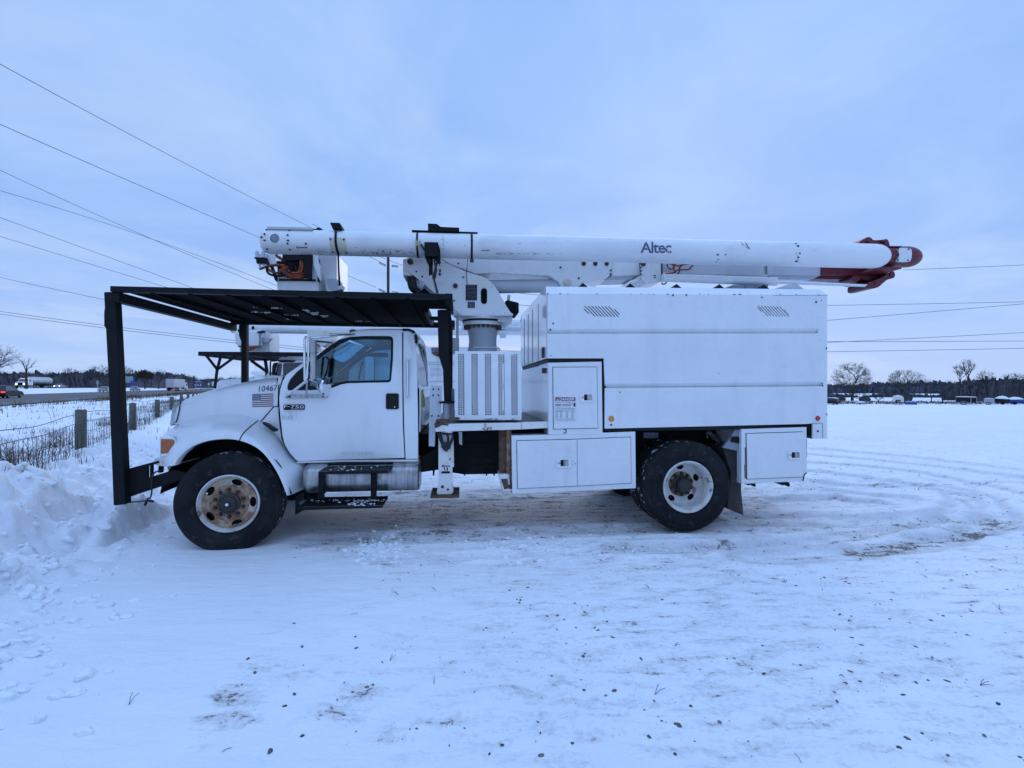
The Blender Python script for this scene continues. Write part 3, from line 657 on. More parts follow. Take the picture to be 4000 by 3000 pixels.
for i, (x, z) in enumerate(tl):
    t = i / (n - 1); rings.append(hring(x, z, nb[0] + (rb[0] - nb[0]) * t, nb[1] + (rb[1] - nb[1]) * t, .05 * min(1, .2 + t * 2)))
hood = MB().loft(rings, caps=True).build('hood', 'whitecab', T, 40)
# cowl between hood and cab, black wiper trough
cw = L('A', 1700, 903, .5)[::2]; w0 = L('F', 352, 628, .24)
mb = MB(); mb.loft([[(tl[-1][0] - .16 * s_, y, tl[-1][1] + .004 + .03 * s_), (w0[0] - .15 * s_ + .02, y, w0[2] + .01 + .02 * s_)] for y, s_ in ((.30, 0), (.45, .3), (.9, .8), (1.22, 1), (1.54, .8), (2.0, .3), (2.14, 0))]); mb.build('cowl', 'plastic', T, 60)
c_ = LXf('F', [(262, 640), (340, 618), (305, 700), (275, 800), (262, 900), (266, 1000), (280, 1150), (300, 1330), (325, 1430), (380, 1530), (300, 1480), (230, 1370), (245, 1100)]); 
mb = MB(); mb.prism([(rb[0] - .02, c_[1][1] - .05), (c_[1][0] + .05, c_[1][1] - .02), (c_[1][0] + .06, c_[11][1]), (rb[0] + .0, c_[11][1] - .1)], HY + .004, HY + .03); mb.build('cab_front_gap', 'seal', T)
MB().prism(smoothpts(LX('F', [(240, 652), (322, 624), (298, 690), (274, 770), (260, 850), (256, 980), (262, 1080), (240, 1080)], HY - .015), 1), HY - .015, HY + .02).build('cowl_corner', 'whitecab', T, bev=.003)
# lower cowl side under the hood line (triangular panel behind the fender)
tri = LX('A', [(1592, 1192), (1628, 1190), (1640, 1330), (1660, 1470), (1700, 1560), (1560, 1520), (1440, 1300), (1480, 1320)], HY - .01)
MB().prism(tri, HY - .015, HY + .2).build('cowl_side', 'whitecab', T, bev=.004)
mb = MB(); mb.tube([L('A', x, y, HY - .016) for x, y in ((1628, 1190), (1592, 1191), (1478, 1322))], .0065, 6)
mb.tube([L('A', x, y, HY - .018) for x, y in ((1634, 1000), (1631, 1100), (1628, 1190))], .006, 6); mb.build('hood_seam', 'seal', hood)
mb = MB(); mb.prism(LX('A', [(1488, 1325), (1530, 1340), (1610, 1395), (1600, 1408), (1578, 1405), (1540, 1372), (1500, 1345)], .2), .2, .28); mb.build('hood_latch', 'plastic', T)
# grille face and nose
gp = LX('A', [(716, 1175), (778, 1140), (790, 1150), (765, 1290), (742, 1332), (700, 1362), (690, 1345)], .36)
mb = MB(); mb.prism(gp, .36, 2.08); mb.build('grille', 'grillew', T, bev=.02)
mb = MB(); mb.tube([L('A', x, y, HY - .015) for x, y in ((786, 1140), (775, 1220), (757, 1300), (742, 1332))], .006); mb.build('grille_seam', 'seal', T)
# ---- fenders ----
FI = [(296, 704), (305, 680), (330, 640), (352, 612), (385, 583), (450, 537), (530, 505), (620, 485), (720, 477), (800, 480), (860, 492), (930, 515), (1000, 550), (1060, 600), (1110, 660), (1150, 720), (1190, 790), (1220, 860), (1245, 920), (1262, 962)]
FO = [(150, 700), (128, 640), (150, 540), (160, 452), (205, 408), (300, 350), (420, 300), (560, 266), (700, 250), (850, 252), (960, 288), (1010, 315), (1100, 370), (1180, 440), (1250, 550), (1320, 650), (1395, 685), (1424, 735), (1405, 820), (1390, 918)]
def resamp(p, n):
    p = [Vector(q) for q in p]; d = [0]
    for a, b_ in zip(p[:-1], p[1:]): d.append(d[-1] + (b_ - a).length)
    o = []; j = 0
    for k in range(n):
        t = d[-1] * k / (n - 1)
        while j < len(p) - 2 and d[j + 1] < t: j += 1
        o.append(p[j].lerp(p[j + 1], (t - d[j]) / (d[j + 1] - d[j])))
    return o
FY = -.02
fi = resamp([(p[0], p[1], 0) for p in smoothpts(LX('E', FI, FY), 2, False)], 48)
fo = []
for x, y in FO: fo.append(L('E', x, y, .30)[::2])
# pair each outer point with its arch point by index so that the sections stay radial
fo_s = smoothpts(fo, 2, False); fi_s = smoothpts(LX('E', FI, FY), 2, False)
fis = [Vector((a, b_, 0)) for a, b_ in fi_s]; fos = [Vector((a, b_, 0)) for a, b_ in fo_s]
def fender(far):
    rings = []
    for k, (a, b_) in enumerate(zip(fis, fos)):
        r = [(a.x, FY + .10, a.y + .0), (a.x, FY + .008, a.y)]
        for s_ in (0.02, .1, .2, .32, .45, .58, .7, .8, .88, .95, 1):
            p = a.lerp(b_, s_); y = FY + (.36 - FY) * (1 - math.cos(s_ * math.pi / 2)) ** 1.15
            r.append((p.x, y, p.y))
        rings.append([(x, WD - y if far else y, z) for x, y, z in r])
    return MB().loft(rings).build('fender', 'whitecab', T, 50)
fen = fender(False); fender(True)
mb = MB()
def fpt(k, s_): a, b_ = fis[k], fos[k]; p = a.lerp(b_, s_); return (p.x, FY + (.36 - FY) * (1 - math.cos(s_ * math.pi / 2)) ** 1.15 - .002, p.y)
kk = min(range(len(fis)), key=lambda k: (fis[k].x - L('E', 850, 490, FY)[0]) ** 2)
def fptf(kf, s_):
    k0 = int(kf); u = kf - k0; return Vector(fpt(k0, s_)).lerp(Vector(fpt(k0 + 1, s_)), u)
tgt = L('E', 1005, 312, .3); ko = min(range(len(fos)), key=lambda k: (fos[k].x - tgt[0]) ** 2 + (fos[k].y - tgt[2]) ** 2)
mb.tube([tuple(fptf(kk + (ko - kk) * s_, s_)) for s_ in [j / 14 for j in range(15)]], .006, 6); mb.build('fender_seam', 'seal', fen)
# wheel well and engine bay
wc_ = L('E', 765, 1030, .1); mb = MB()
mb.revolve([(.66, .02), (.68, .30), (.68, .60)], (wc_[0], 0, wc_[2] + .04), 'y', 24, a0=R(5), a1=R(172)); mb.box((wc_[0] - .75, .60, .45), (rb[0] + .6, 1.84, 1.25))
mb.revolve([(.68, 1.84), (.68, 2.14), (.66, 2.42)], (wc_[0], 0, wc_[2] + .04), 'y', 24, a0=R(5), a1=R(172)); mb.build('wheel_well', 'under', T)
# front lamp, bumper end
lp = LX('E', [(170, 474), (270, 478), (286, 490), (284, 512), (255, 575), (222, 600), (170, 605)], .02)
lo = LX('E', [(168, 452), (285, 458), (305, 480), (303, 512), (268, 588), (232, 618), (168, 626)], .04)
lamp = MB().prism(lo, .03, .42).build('marker_lamp', 'chrome', T, bev=.008)
MB().prism(lp, .018, .05).build('lens', 'amber', lamp, bev=.008)
mb = MB(); mb.tube([L('E', x, y, .12) for x, y in ((308, 495), (350, 540), (388, 578))], .0025, 5); mb.build('fender_seam', 'seal', fen)
mb = MB(); mb.prism(smoothpts(LX('E', [(120, 655), (150, 628), (175, 640), (300, 690), (298, 706), (130, 706)], .10), 1), .08, 2.36); mb.prism(LX('E', [(225, 706), (300, 706), (290, 748), (232, 745)], .2), .2, 2.2); mb.build('bumper', 'whitecab', T, bev=.01)
# ---- wheels ----
def wheel(cx, cy, cz, rz, dual, name, ctr=WD / 2):
    """outer sidewall in the plane y=cy; rotated by rz about its own vertical axis"""
    def xf(p):
        c, s_ = math.cos(rz), math.sin(rz); x, y = p.x, p.y
        return Vector((cx + c * x - s_ * y, cy + s_ * x + c * y, cz + p.z))
    def xfm(p): return xf(p)
    tw = .27
    def tyre(y):
        mb = MB(); pr = [(.300, .02), (.316, .002), (.324, .001), (.328, -.006), (.36, -.012), (.368, -.015), (.372, -.012), (.43, -.016), (.452, -.013), (.456, -.009), (.48, -.004), (.484, -.006), (.500, .004), (.514, .013), (.528, .03)]
        mb.revolve([(r, h + y) for r, h in pr], (0, 0, 0), 'y', 64, 0)
        tr_ = [(.528, .03), (.533, .05), (.533, .085), (.522, .088), (.522, .1), (.534, .103), (.534, .15), (.522, .153), (.522, .165), (.533, .168), (.533, .215), (.528, .24)]
        mb.revolve([(r, h + y) for r, h in tr_], (0, 0, 0), 'y', 64, 1)
        mb.revolve([(.528, y + .24), (.48, y + .275), (.40, y + .28), (.30, y + .25)], (0, 0, 0), 'y', 64, 0)
        return mb
    w_ = empty(name); w_.parent = T
    tyre(0).build('tyre', ['rubber', 'tread'], w_, 40, xf=xf)
    if dual: tyre(.33).build('tyre', ['rubber', 'tread'], w_, 40, xf=xf)
    dd = .20 if dual else .035
    mb = MB()
    if dual: mb.revolve([(.305, .012), (.303, -.006), (.292, -.010), (.284, .002), (.268, .020), (.262, .04), (.260, .15), (.248, .19), (.235, .20)], (0, 0, 0), 'y', 56)
    else: mb.revolve([(.305, .012), (.303, -.008), (.292, -.012), (.286, .0), (.276, .024), (.268, .045), (.264, .05)], (0, 0, 0), 'y', 56)
    mb.build('rim', 'rim', w_, 50, xf=xf)
    hs = []; off = 0 if not dual else 20
    for k in range(5):
        a = R(72 * k + off); rh, ra_h, ta_h = (.205, .034, .046) if dual else (.226, .033, .054); cx_, cz_ = rh * math.cos(a), rh * math.sin(a)
        hs.append([(cx_ + ra_h * math.cos(t) * math.cos(a) - ta_h * math.sin(t) * math.sin(a), cz_ + ra_h * math.cos(t) * math.sin(a) + ta_h * math.sin(t) * math.cos(a)) for t in [2 * math.pi * j / 18 for j in range(18)]])
    mb = MB(); mb.prism(circ(0, 0, .248 if dual else .266, 48), dd, dd + .012, hs); mb.build('disc', 'rim' if dual else 'discw', w_, 30, xf=xf)
    if not dual:
        mb = MB(); mb.revolve([(.10, dd - .012), (.180, dd - .008), (.196, dd + .001)], (0, 0, 0), 'y', 48); mb.build('hub_flange', 'rimrust', w_, xf=xf)
        mb = MB(); mb.revolve([(0, -.055), (.03, -.055), (.035, -.04), (.075, -.035), (.09, -.01), (.112, .0), (.114, dd)], (0, 0, 0), 'y', 36); mb.build('hub', 'hub', w_, xf=xf)
        MB().revolve([(0, -.062), (.014, -.062), (.016, -.055)], (0, 0, 0), 'y', 16).build('hub_cap', 'label', w_, xf=xf)
        r_, h0, h1 = .142, dd - .035, dd - .008
    else:
        mb = MB(); mb.revolve([(.08, dd - .02), (.145, dd - .02), (.150, dd)], (0, 0, 0), 'y', 48); mb.build('hub_flange', 'rimrust', w_, xf=xf)
        mb = MB(); mb.revolve([(0, dd - .12), (.07, dd - .12), (.085, dd - .10), (.09, dd - .05), (.108, dd - .04), (.11, dd)], (0, 0, 0), 'y', 36); mb.build('hub', 'hub', w_, xf=xf)
        r_, h0, h1 = .128, dd - .05, dd - .015
    mb = MB()
    for k in range(10):
        a = R(36 * k + 18); mb.revolve([(0, h0), (.014, h0), (.021, h0 + .012), (.021, h1 + .02)], (r_ * math.cos(a), 0, r_ * math.sin(a)), 'y', 8)
    mb.build_each('lug_nut', 'hub', w_, xf=xf)
    MB().revolve([(0, .06 + dd), (.25, .06 + dd)], (0, 0, 0), 'y', 24).build('brake_drum', 'under', w_, xf=xf)
fw = L('R', 1005, 632, .0); rw = L('D', 638, 1222, .0)
wheel(fw[0], -.015, fw[2], R(7.5), False, 'front_wheel')
wheel(rw[0], 0.0, rw[2], 0, True, 'rear_wheel')
wheel(fw[0], WD + .0, fw[2], R(180 + 7.5), False, 'front_wheel'); wheel(rw[0], WD, rw[2], R(180), True, 'rear_wheel')
# ---- frame rails, axles, dark underbody ----
mb = MB()
xa, xb_ = L('E', 350, 900, .7)[0], L('D', 1700, 800, .7)[0]
for y in (.78, 1.58): mb.box((xa, y, .72), (xb_, y + .09, .98))
mb.box((rw[0] - .12, .3, rw[2] - .1), (rw[0] + .12, 2.14, rw[2] + .12)); mb.tube([(fw[0], .2, fw[2]), (fw[0], 2.2, fw[2])], .07)
mb.revolve([(.1, -.25), (.22, -.1), (.24, 0), (.22, .1), (.1, .25)], (rw[0], WD / 2, rw[2]), 'x', 16)
mb.tube([(fw[0] + .9, 1.22, .75), (rw[0] - .2, 1.22, .6)], .06)
for y in (.82, 1.62): mb.loft([[(rw[0] + dx, y, rw[2] + .30 - .22 * (1 - (dx / .8) ** 2)), (rw[0] + dx, y + .08, rw[2] + .30 - .22 * (1 - (dx / .8) ** 2)), (rw[0] + dx, y + .08, rw[2] + .38 - .22 * (1 - (dx / .8) ** 2)), (rw[0] + dx, y, rw[2] + .38 - .22 * (1 - (dx / .8) ** 2))] for dx in (-.8, -.4, 0, .4, .8)], True)
mb.build('chassis', 'under', T)
mb = MB(); mb.prism(LX('G', [(295, 430), (470, 330), (470, 520), (300, 545)], .45), .45, 1.9); mb.prism(LX('G', [(590, 190), (1000, 190), (1000, 555), (690, 560), (590, 545)], .55), .55, 1.9)
mb.prism(LX('G', [(300, 210), (470, 200), (470, 420), (300, 440)], .8), .8, 1.9); mb.prism(LX('G', [(1100, 175), (1420, 165), (1425, 225), (1100, 230)], .3), .3, 2.1); mb.build('battery_box', 'under', T)
mb = MB()
for x0, x1, y0_, y1_ in ((430, 910, 295, 308), (610, 990, 480, 492)): mb.prism(LX('G', [(x0 + 190, y0_), (x1, y0_), (x1, y1_), (x0 + 190, y1_)], .54), .53, .56)
for x in (420, 690, 880, 945): mb.prism(LX('G', [(x, 530), (x + 18, 530), (x + 12, 572), (x + 2, 572)], .5), .5, .6)
mb.build('frame_brackets', 'black', T)
mb = MB(); mb.prism(LX('D', [(185, 700), (1040, 690), (1040, 1000), (900, 900), (640, 880), (300, 900), (200, 1240), (185, 1240)], .62), .62, 1.8); mb.build('rear_underbody', 'under', T)
mb = MB(); mb.bar(L('D', 800, 745, .45), L('D', 930, 855, .45), .07, .05); mb.tube([L('D', 805, 750, .4), L('D', 800, 800, .4)], .01); mb.bar(L('D', 1000, 800, .4), L('D', 925, 850, .4), .03); mb.build('fender_bracket', 'grate', T)
lb = MB().prism(LX('D', [(253, 752), (381, 752), (381, 800), (253, 800)], .60), .60, .618).build('warning_label', 'labgrey', T)
text('DANGER', L('D', 290, 768, .597), L('D', 345, 768, .597), L('D', 290, 754, .597), 'label', lb)
# ---- fuel tank and steps ----
mb = MB(); tz = LX('E', [(1395, 965), (1395, 715), (2212, 0)], .10); 
t0 = L('E', 1395, 960, .12); t1 = L('E', 1395, 705, .12); t2 = L('G', 300, 600, .12)
zc_, hh_ = (t0[2] + t1[2]) / 2, (t1[2] - t0[2]) / 2 + .01
def tank_ring(x, k): return [(x, .12 + .24 - .24 * k * sx_, zc_ + hh_ * k * sz_) for sx_, sz_ in [(math.copysign(abs(math.cos(t)) ** .8, math.cos(t)), math.copysign(abs(math.sin(t)) ** .7, math.sin(t))) for t in [2 * math.pi * j / 40 for j in range(40)]]]
tank = MB().loft([tank_ring(t0[0] + .0, .90), tank_ring(t0[0] + .02, .98), tank_ring(t0[0] + .05, 1), tank_ring(t2[0] - .05, 1), tank_ring(t2[0] - .015, .98), tank_ring(t2[0], .90)], True, caps=True).build('fuel_tank', 'alum', T, 40)
mb = MB(); p = L('E', 1495, 728, .25); mb.revolve([(0, .03), (.035, .03), (.04, .02), (.04, -.03)], (p[0], .25, p[2]), 'z', 20); mb.build('filler_cap', 'cream', tank)
mb = MB()
for pts, yl, dp in (([(1530, 758), (2140, 748), (2130, 772), (1535, 782)], -.16, .36), ([(1352, 1066), (2095, 1052), (2085, 1072), (1360, 1092)], -.10, .34)):
    q = LX('E', pts, yl); mb.prism(q, yl, yl + .02); mb.add([(q[0][0], yl + .02, q[0][1]), (q[1][0], yl + .02, q[1][1]), (q[1][0], yl + dp, q[1][1]), (q[0][0], yl + dp, q[0][1])], [(0, 1, 2, 3)])
    mb.add([(q[0][0], yl + dp, q[0][1]), (q[1][0], yl + dp, q[1][1]), (q[1][0], yl + dp, q[1][1] + .03), (q[0][0], yl + dp, q[0][1] + .03)], [(0, 1, 2, 3)])
for x in (1532, 1985): mb.prism(LX('E', [(x, 775), (x + 48, 775), (x + 48, 1000), (x, 1000)], .05), .05, .10)
mb.prism(LX('E', [(1335, 975), (1395, 935), (1395, 1000), (1350, 1040), (1410, 1095), (1390, 1100), (1332, 1135)], .25), .25, .30); mb.build('cab_step', 'black', T, bev=.006)
mb = MB(); rng = random.Random(4)
def snowlump(mb, p, r, fl):
    n = 7; ph = rng.random(); k_ = [rng.uniform(.6, 1.35) for _ in range(n)]
    for (ra, dy) in (): pass
    mb.loft([[(p[0] + r * q * k_[j] * 1.5 * math.cos(6.283 * j / n + ph), p[1] - h * r, p[2] + r * q * k_[j] * fl * math.sin(6.283 * j / n + ph)) for j in range(n)] for q, h in ((1, -.3), (.9, .12), (.5, .3), (.05, .34))])
stp = LX('E', [(1352, 1066), (2095, 1052)], -.10); tp_ = LX('E', [(1530, 758), (2140, 748)], -.16)
def onstep(ln, u, y): (xa, za), (xb, zb2) = ln; return (xa + (xb - xa) * u, y, za + (zb2 - za) * u)
for _ in range(60): p = onstep(stp, min(.96, rng.gauss(.70, .13)), rng.uniform(-.08, .2)); r = rng.uniform(.006, .022); mb.revolve([(0, -.003), (r, 0), (r * .7, r * .3), (0, r * .45)], p, 'z', 6)
for _ in range(40): p = onstep(stp, rng.uniform(.05, .97), rng.uniform(.1, .24)); r = rng.uniform(.004, .012); mb.revolve([(0, -.003), (r, 0), (r * .7, r * .4), (0, r * .5)], p, 'z', 6)
for _ in range(22): p = onstep(tp_, rng.gauss(.38, .16), rng.uniform(-.14, .14)); r = rng.uniform(.004, .012); mb.revolve([(0, -.003), (r, 0), (r * .7, r * .4), (0, r * .5)], p, 'z', 6)
mb.build('clinging_snow', 'snowc', T)
# ---- mirror ----
mir = empty('mirror'); mir.parent = T; ch = MB(); my = .02
def F_(x, y, yl): return L('F', x, y, yl)
ch.prism(rrect(*[v for p in (F_(624, 685, -.12)[::2], F_(683, 228, -.12)[::2]) for v in p], .012), -.12, -.07); ch.build('mirror_head', 'alum', mir, bev=.006)
ch = MB()
for pts, r_ in (([(612, 250, -.1), (600, 215, -.1), (575, 195, -.08), (558, 215, -.06), (560, 400, -.06), (562, 690, -.06), (572, 705, -.06), (600, 690, -.08)], .013),
        ([(608, 240, -.1), (602, 450, -.1), (582, 700, -.05), (582, 880, .16)], .012), ([(625, 210, -.1), (900, 180, .05), (1140, 165, .24)], .011), ([(640, 240, -.1), (880, 262, .25)], .010),
        ([(345, 885, .18), (570, 712, -.03)], .014), ([(655, 700, -.06), (720, 800, .05), (800, 885, .18)], .012), ([(808, 888, .18), (806, 820, .16)], .010), ([(620, 690, -.08), (640, 690, -.1), (700, 705, -.04), (706, 780, .02)], .009), ([(690, 710, -.04), (650, 690, -.1)], .012)):
    ch.tube([F_(*p) for p in pts], r_, 8)
ch.build('mirror_bracket', 'chrome', mir)
ch = MB(); ch.prism(LX('F', [(338, 880), (395, 848), (400, 862), (790, 862), (812, 868), (826, 880), (815, 898), (345, 902)], .195), .185, .215); ch.build('mirror_base', 'alum', mir, bev=.004)
ch = MB()
for x, y in ((387, 884), (582, 884), (776, 882)): p = F_(x, y, .18); ch.revolve([(0, -.006), (.012, -.005), (.014, .004)], (p[0], .184, p[2]), 'y', 10)
ch.build_each('bolt', 'hub', mir)
p = F_(785, 770, .0); ch = MB(); ch.revolve([(0, -.02), (.05, -.015), (.095, .0), (.10, .012), (.09, .03), (0, .035)], (0, 0, 0), 'x', 24)
ch.build('round_mirror', 'chrome', mir, xf=lambda q: Vector((p[0] + q.x * .97 + q.y * .25, q.y * .95, p[2] + q.z)))
# ---- lettering, flag and badge ----
def quad(z, x0, y0, x1, y1, yl, th=.0015): return MB().prism(LX(z, [(x0, y1), (x1, y1), (x1, y0), (x0, y0)], yl), yl - th, yl)
hy = HY - .014
text('10467', L('A', 1460, 1063, hy), L('A', 1620, 1053, hy), L('A', 1466, 1012, hy), 'ink', hood, 'fleet_number', space=1.05)
fl = empty('flag_decal'); fl.parent = T
MB().prism(LX('A', [(1405, 1193), (1583, 1190), (1583, 1078), (1405, 1083)], hy), hy - .001, hy + .003).build('flag_field', 'label', fl)
mb = MB()
for k in range(0, 13, 2):
    u0, u1 = k / 13, (k + 1) / 13; xs = 1477 if k < 7 else 1405
    mb.prism(LX('A', [(xs, 1083 + 110 * u1), (1583, 1078 + 112 * u1), (1583, 1078 + 112 * u0), (xs, 1083 + 110 * u0)], hy - .002), hy - .003, hy - .001)
mb.build('flag_stripes', 'flagred', fl)
MB().prism(LX('A', [(1406, 1141), (1477, 1140), (1477, 1082), (1406, 1083)], hy - .0025), hy - .0035, hy - .001).build('flag_canton', 'navy', fl)
mb = MB()
for r_ in range(9):
    for c in range(6 if r_ % 2 == 0 else 5):
        p = L('A', 1413 + c * 11.6 + (5.8 if r_ % 2 else 0), 1088 + r_ * 6.0, hy - .004); st = []
        for j in range(10): t = math.pi / 2 + math.pi * j / 5; q = .0048 if j % 2 == 0 else .0021; st.append((p[0] + q * math.cos(t), p[2] + q * math.sin(t)))
        mb.prism(st, hy - .0045, hy - .003)
mb.build('flag_stars', 'label', fl)
bd = MB().prism(rrect(*[v for p in LX('F', [(316, 1037), (560, 973)], .21) for v in p], .012), .207, .225).build('model_badge', 'seal', door, bev=.002)
text('F·750', L('F', 322, 1015, .205), L('F', 552, 1017, .205), L('F', 322, 981, .205), 'label', door, 'badge_lettering')
text('SUPER DUTY', L('F', 405, 1030, .205), L('F', 552, 1031, .205), L('F', 405, 1020, .205), 'label', door, 'badge_lettering')
quad('F', 297, 1057, 462, 1145, .214, .001).build('old_sticker', 'faded', door)
text('GVW 33,000', L('F', 985, 1556, .217), L('F', 1350, 1550, .217), L('F', 985, 1520, .217), pm('ghost_lettering', (.66, .69, .73), .5, 0, [((.38, .42, .50), 60, .52, .56, .9)]), door, 'worn_lettering', bold=.01)

# ---- steel guard over the cab ----
g_ = empty('cab_guard'); g_.parent = T
zt = L('A', 200, 170, -.08)[2]; zr = L('B', 1775, 790, -.08)[2]
xf_, xr_ = L('A', 202, 170, -.08)[0], L('B', 1775, 790, -.08)[0]
yn, yf = -.08, 2.52
mb = MB(); xs = np.arange(xf_, xr_, .04); nyc = 65
def zq(x): return zt + (zr - zt) * (x - xf_) / (xr_ - xf_)
def inpatch(x, y):
    u = (x - xf_) / (xr_ - xf_)
    for pu, py_, ru, ry in ((.25, 1.40, .045, .10), (.33, 1.62, .045, .08), (.30, 2.05, .035, .07), (.43, 1.30, .05, .34), (.46, 1.62, .03, .16), (.60, 2.15, .06, .06), (.27, .95, .03, .05), (.35, 1.0, .05, .06)):
        if ((u - pu) / ru) ** 2 + ((y - py_) / ry) ** 2 < .42 + .4 * math.sin(x * 31 + y * 17): return True
    return False
hw = (yf - yn) / nyc
xe = L('B', 1615, 912, 1.6)[0]
for x in xs:
    for j in range(nyc):
        y = yn + j * hw; z = zq(x)
        if x > xe and .8 < y < 2.1: continue
        if inpatch(x, y):
            o = .02 if j % 2 else 0; a, c = (x, y), (x + .04, y + hw); e = .005
            cxx, cyy = x + .02, y + hw / 2; hd_ = [(cxx - .011, cyy), (cxx, cyy - hw * .30), (cxx + .011, cyy), (cxx, cyy + hw * .30)]
            ou = [(a[0], a[1]), (c[0], a[1]), (c[0], c[1]), (a[0], c[1])]
            vs = [(p[0], p[1], z) for p in ou] + [(p[0], p[1], z) for p in hd_]
            mb.add(vs, [(0, 1, 5), (0, 5, 4), (1, 2, 6), (1, 6, 5), (2, 3, 7), (2, 7, 6), (3, 0, 4), (3, 4, 7)])
        else: mb.add([(x, y, z), (x + .04, y, z), (x + .04, y + hw, z), (x, y + hw, z)], [(0, 1, 2, 3)])
mb.build('roof_mesh', 'mesh', g_, 0, fix=False)
mb = MB()
for y in (yn, yf): mb.bar((xf_, y, zq(xf_) - .01), (xr_ + .02, y, zq(xr_) - .01), .08, .055)
mb.bar((xr_, yn, zq(xr_) - .02), (xr_, .8, zq(xr_) - .02), .08, .10); mb.bar((xr_, 2.1, zq(xr_) - .02), (xr_, yf, zq(xr_) - .02), .08, .10); mb.bar((xe, .8, zq(xr_) - .02), (xe, 2.1, zq(xr_) - .02), .05, .06); mb.build('edge_rail', 'black', g_)
mb = MB()
for k in range(1, 9):
    x = xf_ + (xr_ - xf_) * k / 9.2; mb.bar((x, yn, zq(x) - .03), (x, yf, zq(x) - .02), .035, .03)
mb.build_each('cross_rib', 'mesh', g_)
a0 = L('A', 222, 248, -.06); a1 = L('A', 1335, 505, 2.5)
bm_z = (a0[2] + a1[2]) / 2
mb = MB(); mb.bar((a0[0] + .02, -.1, a0[2]), (a0[0] + .02, 2.54, a0[2] + .0), .09, .10); mb.build('front_beam', 'black', g_, bev=.008)
pb = L('H', 1020, 1715, -.06); pt = L('A', 165, 200, -.06); pt2 = L('A', 165, 1050, -.06)
mb = MB(); wP = .115
mb.prism(LX('A', [(122, 200), (215, 198), (228, 290), (236, 560), (292, 1658), (192, 1658), (150, 740), (125, 480)], -.06), -.06, .04)
q1 = LX('H', [(965, 1200), (1053, 1200), (1070, 1659), (1075, 1705), (978, 1716)], -.06); mb2 = MB()
mb = MB(); mb.prism(LX('H', [(900, 10), (1000, 10), (1015, 300), (1070, 1450), (1083, 1705), (980, 1716), (955, 1100), (935, 620), (912, 180), (897, 165), (896, 50)], -.06) , -.06, .04)
mb.prism(LX('A', [(122, 200), (215, 198), (227, 350), (129, 350)], -.06), -.061, .041)
mb.build('front_post', 'black', g_, bev=.008)
mb = MB(); fp = LX('U', [(1640, 150), (1728, 100), (1740, 880), (1650, 890)], 2.5); x0, x1 = fp[0][0], fp[1][0]
mb.prism([(x0 + .01, .9), (x1, .9), (x1, zt - .03), (x0 - .02, zt - .03), (x0 - .02, zt - .22), (x0 + .01, zt - .30)], 2.44, 2.54)
mb.prism(LX('U', [(1590, 150), (1650, 100), (1650, 270)], 2.5), 2.46, 2.50); mb.build('front_post', 'black', g_, bev=.008)
# lower arms from the frame to the post
mb = MB(); mb.prism(LX('H', [(1070, 1425), (1275, 1360), (1275, 1475), (1500, 1405), (1600, 1430), (1565, 1492), (1060, 1660)], .02), .02, .05); mb.prism(LX('H', [(1070, 1405), (1335, 1335), (1337, 1355), (1070, 1428)], .0), .0, .10)
mb.prism(LX('H', [(1300, 1360), (1322, 1350), (1318, 1470), (1300, 1475)], .05), .04, .07); mb.prism(LX('H', [(1370, 1370), (1400, 1370), (1395, 1430), (1365, 1430)], .2), .2, .24)
mb.prism(LX('H', [(1430, 1440), (1510, 1410), (1600, 1430), (1560, 1495), (1440, 1480)], .1), .06, .6); mb.build('frame_arm', 'black', g_)
mb = MB(); mb.prism([(x_, z_) for x_, z_ in LX('H', [(1070, 1425), (1275, 1360), (1500, 1405), (1565, 1492), (1060, 1660)], .02)], 2.38, 2.41); mb.build('frame_arm', 'black', g_)
mb = MB(); a = L('H', 1310, 1350, -.01)
pts = [L('H', x, y, yl) for x, y, yl in ((1400, 1410, .1), (1330, 1425, .0), (1312, 1480, -.02), (1312, 1600, -.02), (1300, 1650, -.03))]; e = L('N', 1190, 515, -.05)
mb.tube(smoothpts(pts + [e, L('N', 1165, 575, -.08), L('N', 1185, 560, -.05), L('N', 1190, 530, -.05), L('N', 1250, 545, -.05), L('N', 1225, 525, -.05), L('N', 1160, 533, -.03), L('N', 1000, 548, .0)], 2, False), .008, 5); mb.build('rope', 'dkhose', g_)
# rear posts
mb = MB()
mb.prism(LX('B', [(1690, 905), (1775, 905), (1772, 960), (1775, 1400), (1690, 1310)], .35), .35, .43); mb.prism(LX('C', [(240, 245), (330, 245), (342, 600), (365, 760), (360, 1040), (298, 1040), (288, 760), (250, 640)], .3), .3, .38)
mb.prism(LX('C', [(330, 250), (350, 240), (365, 330), (372, 410), (370, 1045), (345, 1045), (330, 600)], .42), .42, .50)
mb.prism(LX('C', [(160, 300), (250, 300), (250, 330), (180, 330)], 1.0), 1.0, 1.1); mb.build('rear_post', 'black', g_, bev=.006)
MB().box((xr_ - .09, 2.40, 1.0), (xr_ - .01, 2.48, zr - .03)).build('rear_post', 'black', g_)
mb = MB(); p = L('C', 322, 1050, .3)
mb.prism(LX('C', [(248, 1038), (388, 1036), (388, 1052), (262, 1054)], .22), .22, .5); mb.build('post_cap', 'black', g_)
c0 = L('C', 318, 1055, .34); c1 = L('C', 318, 1195, .34); mb = MB(); mb.tube([c0, c1], ml('C', 318, .34, 30), 20); mb.build('post_base', 'grayw', g_)
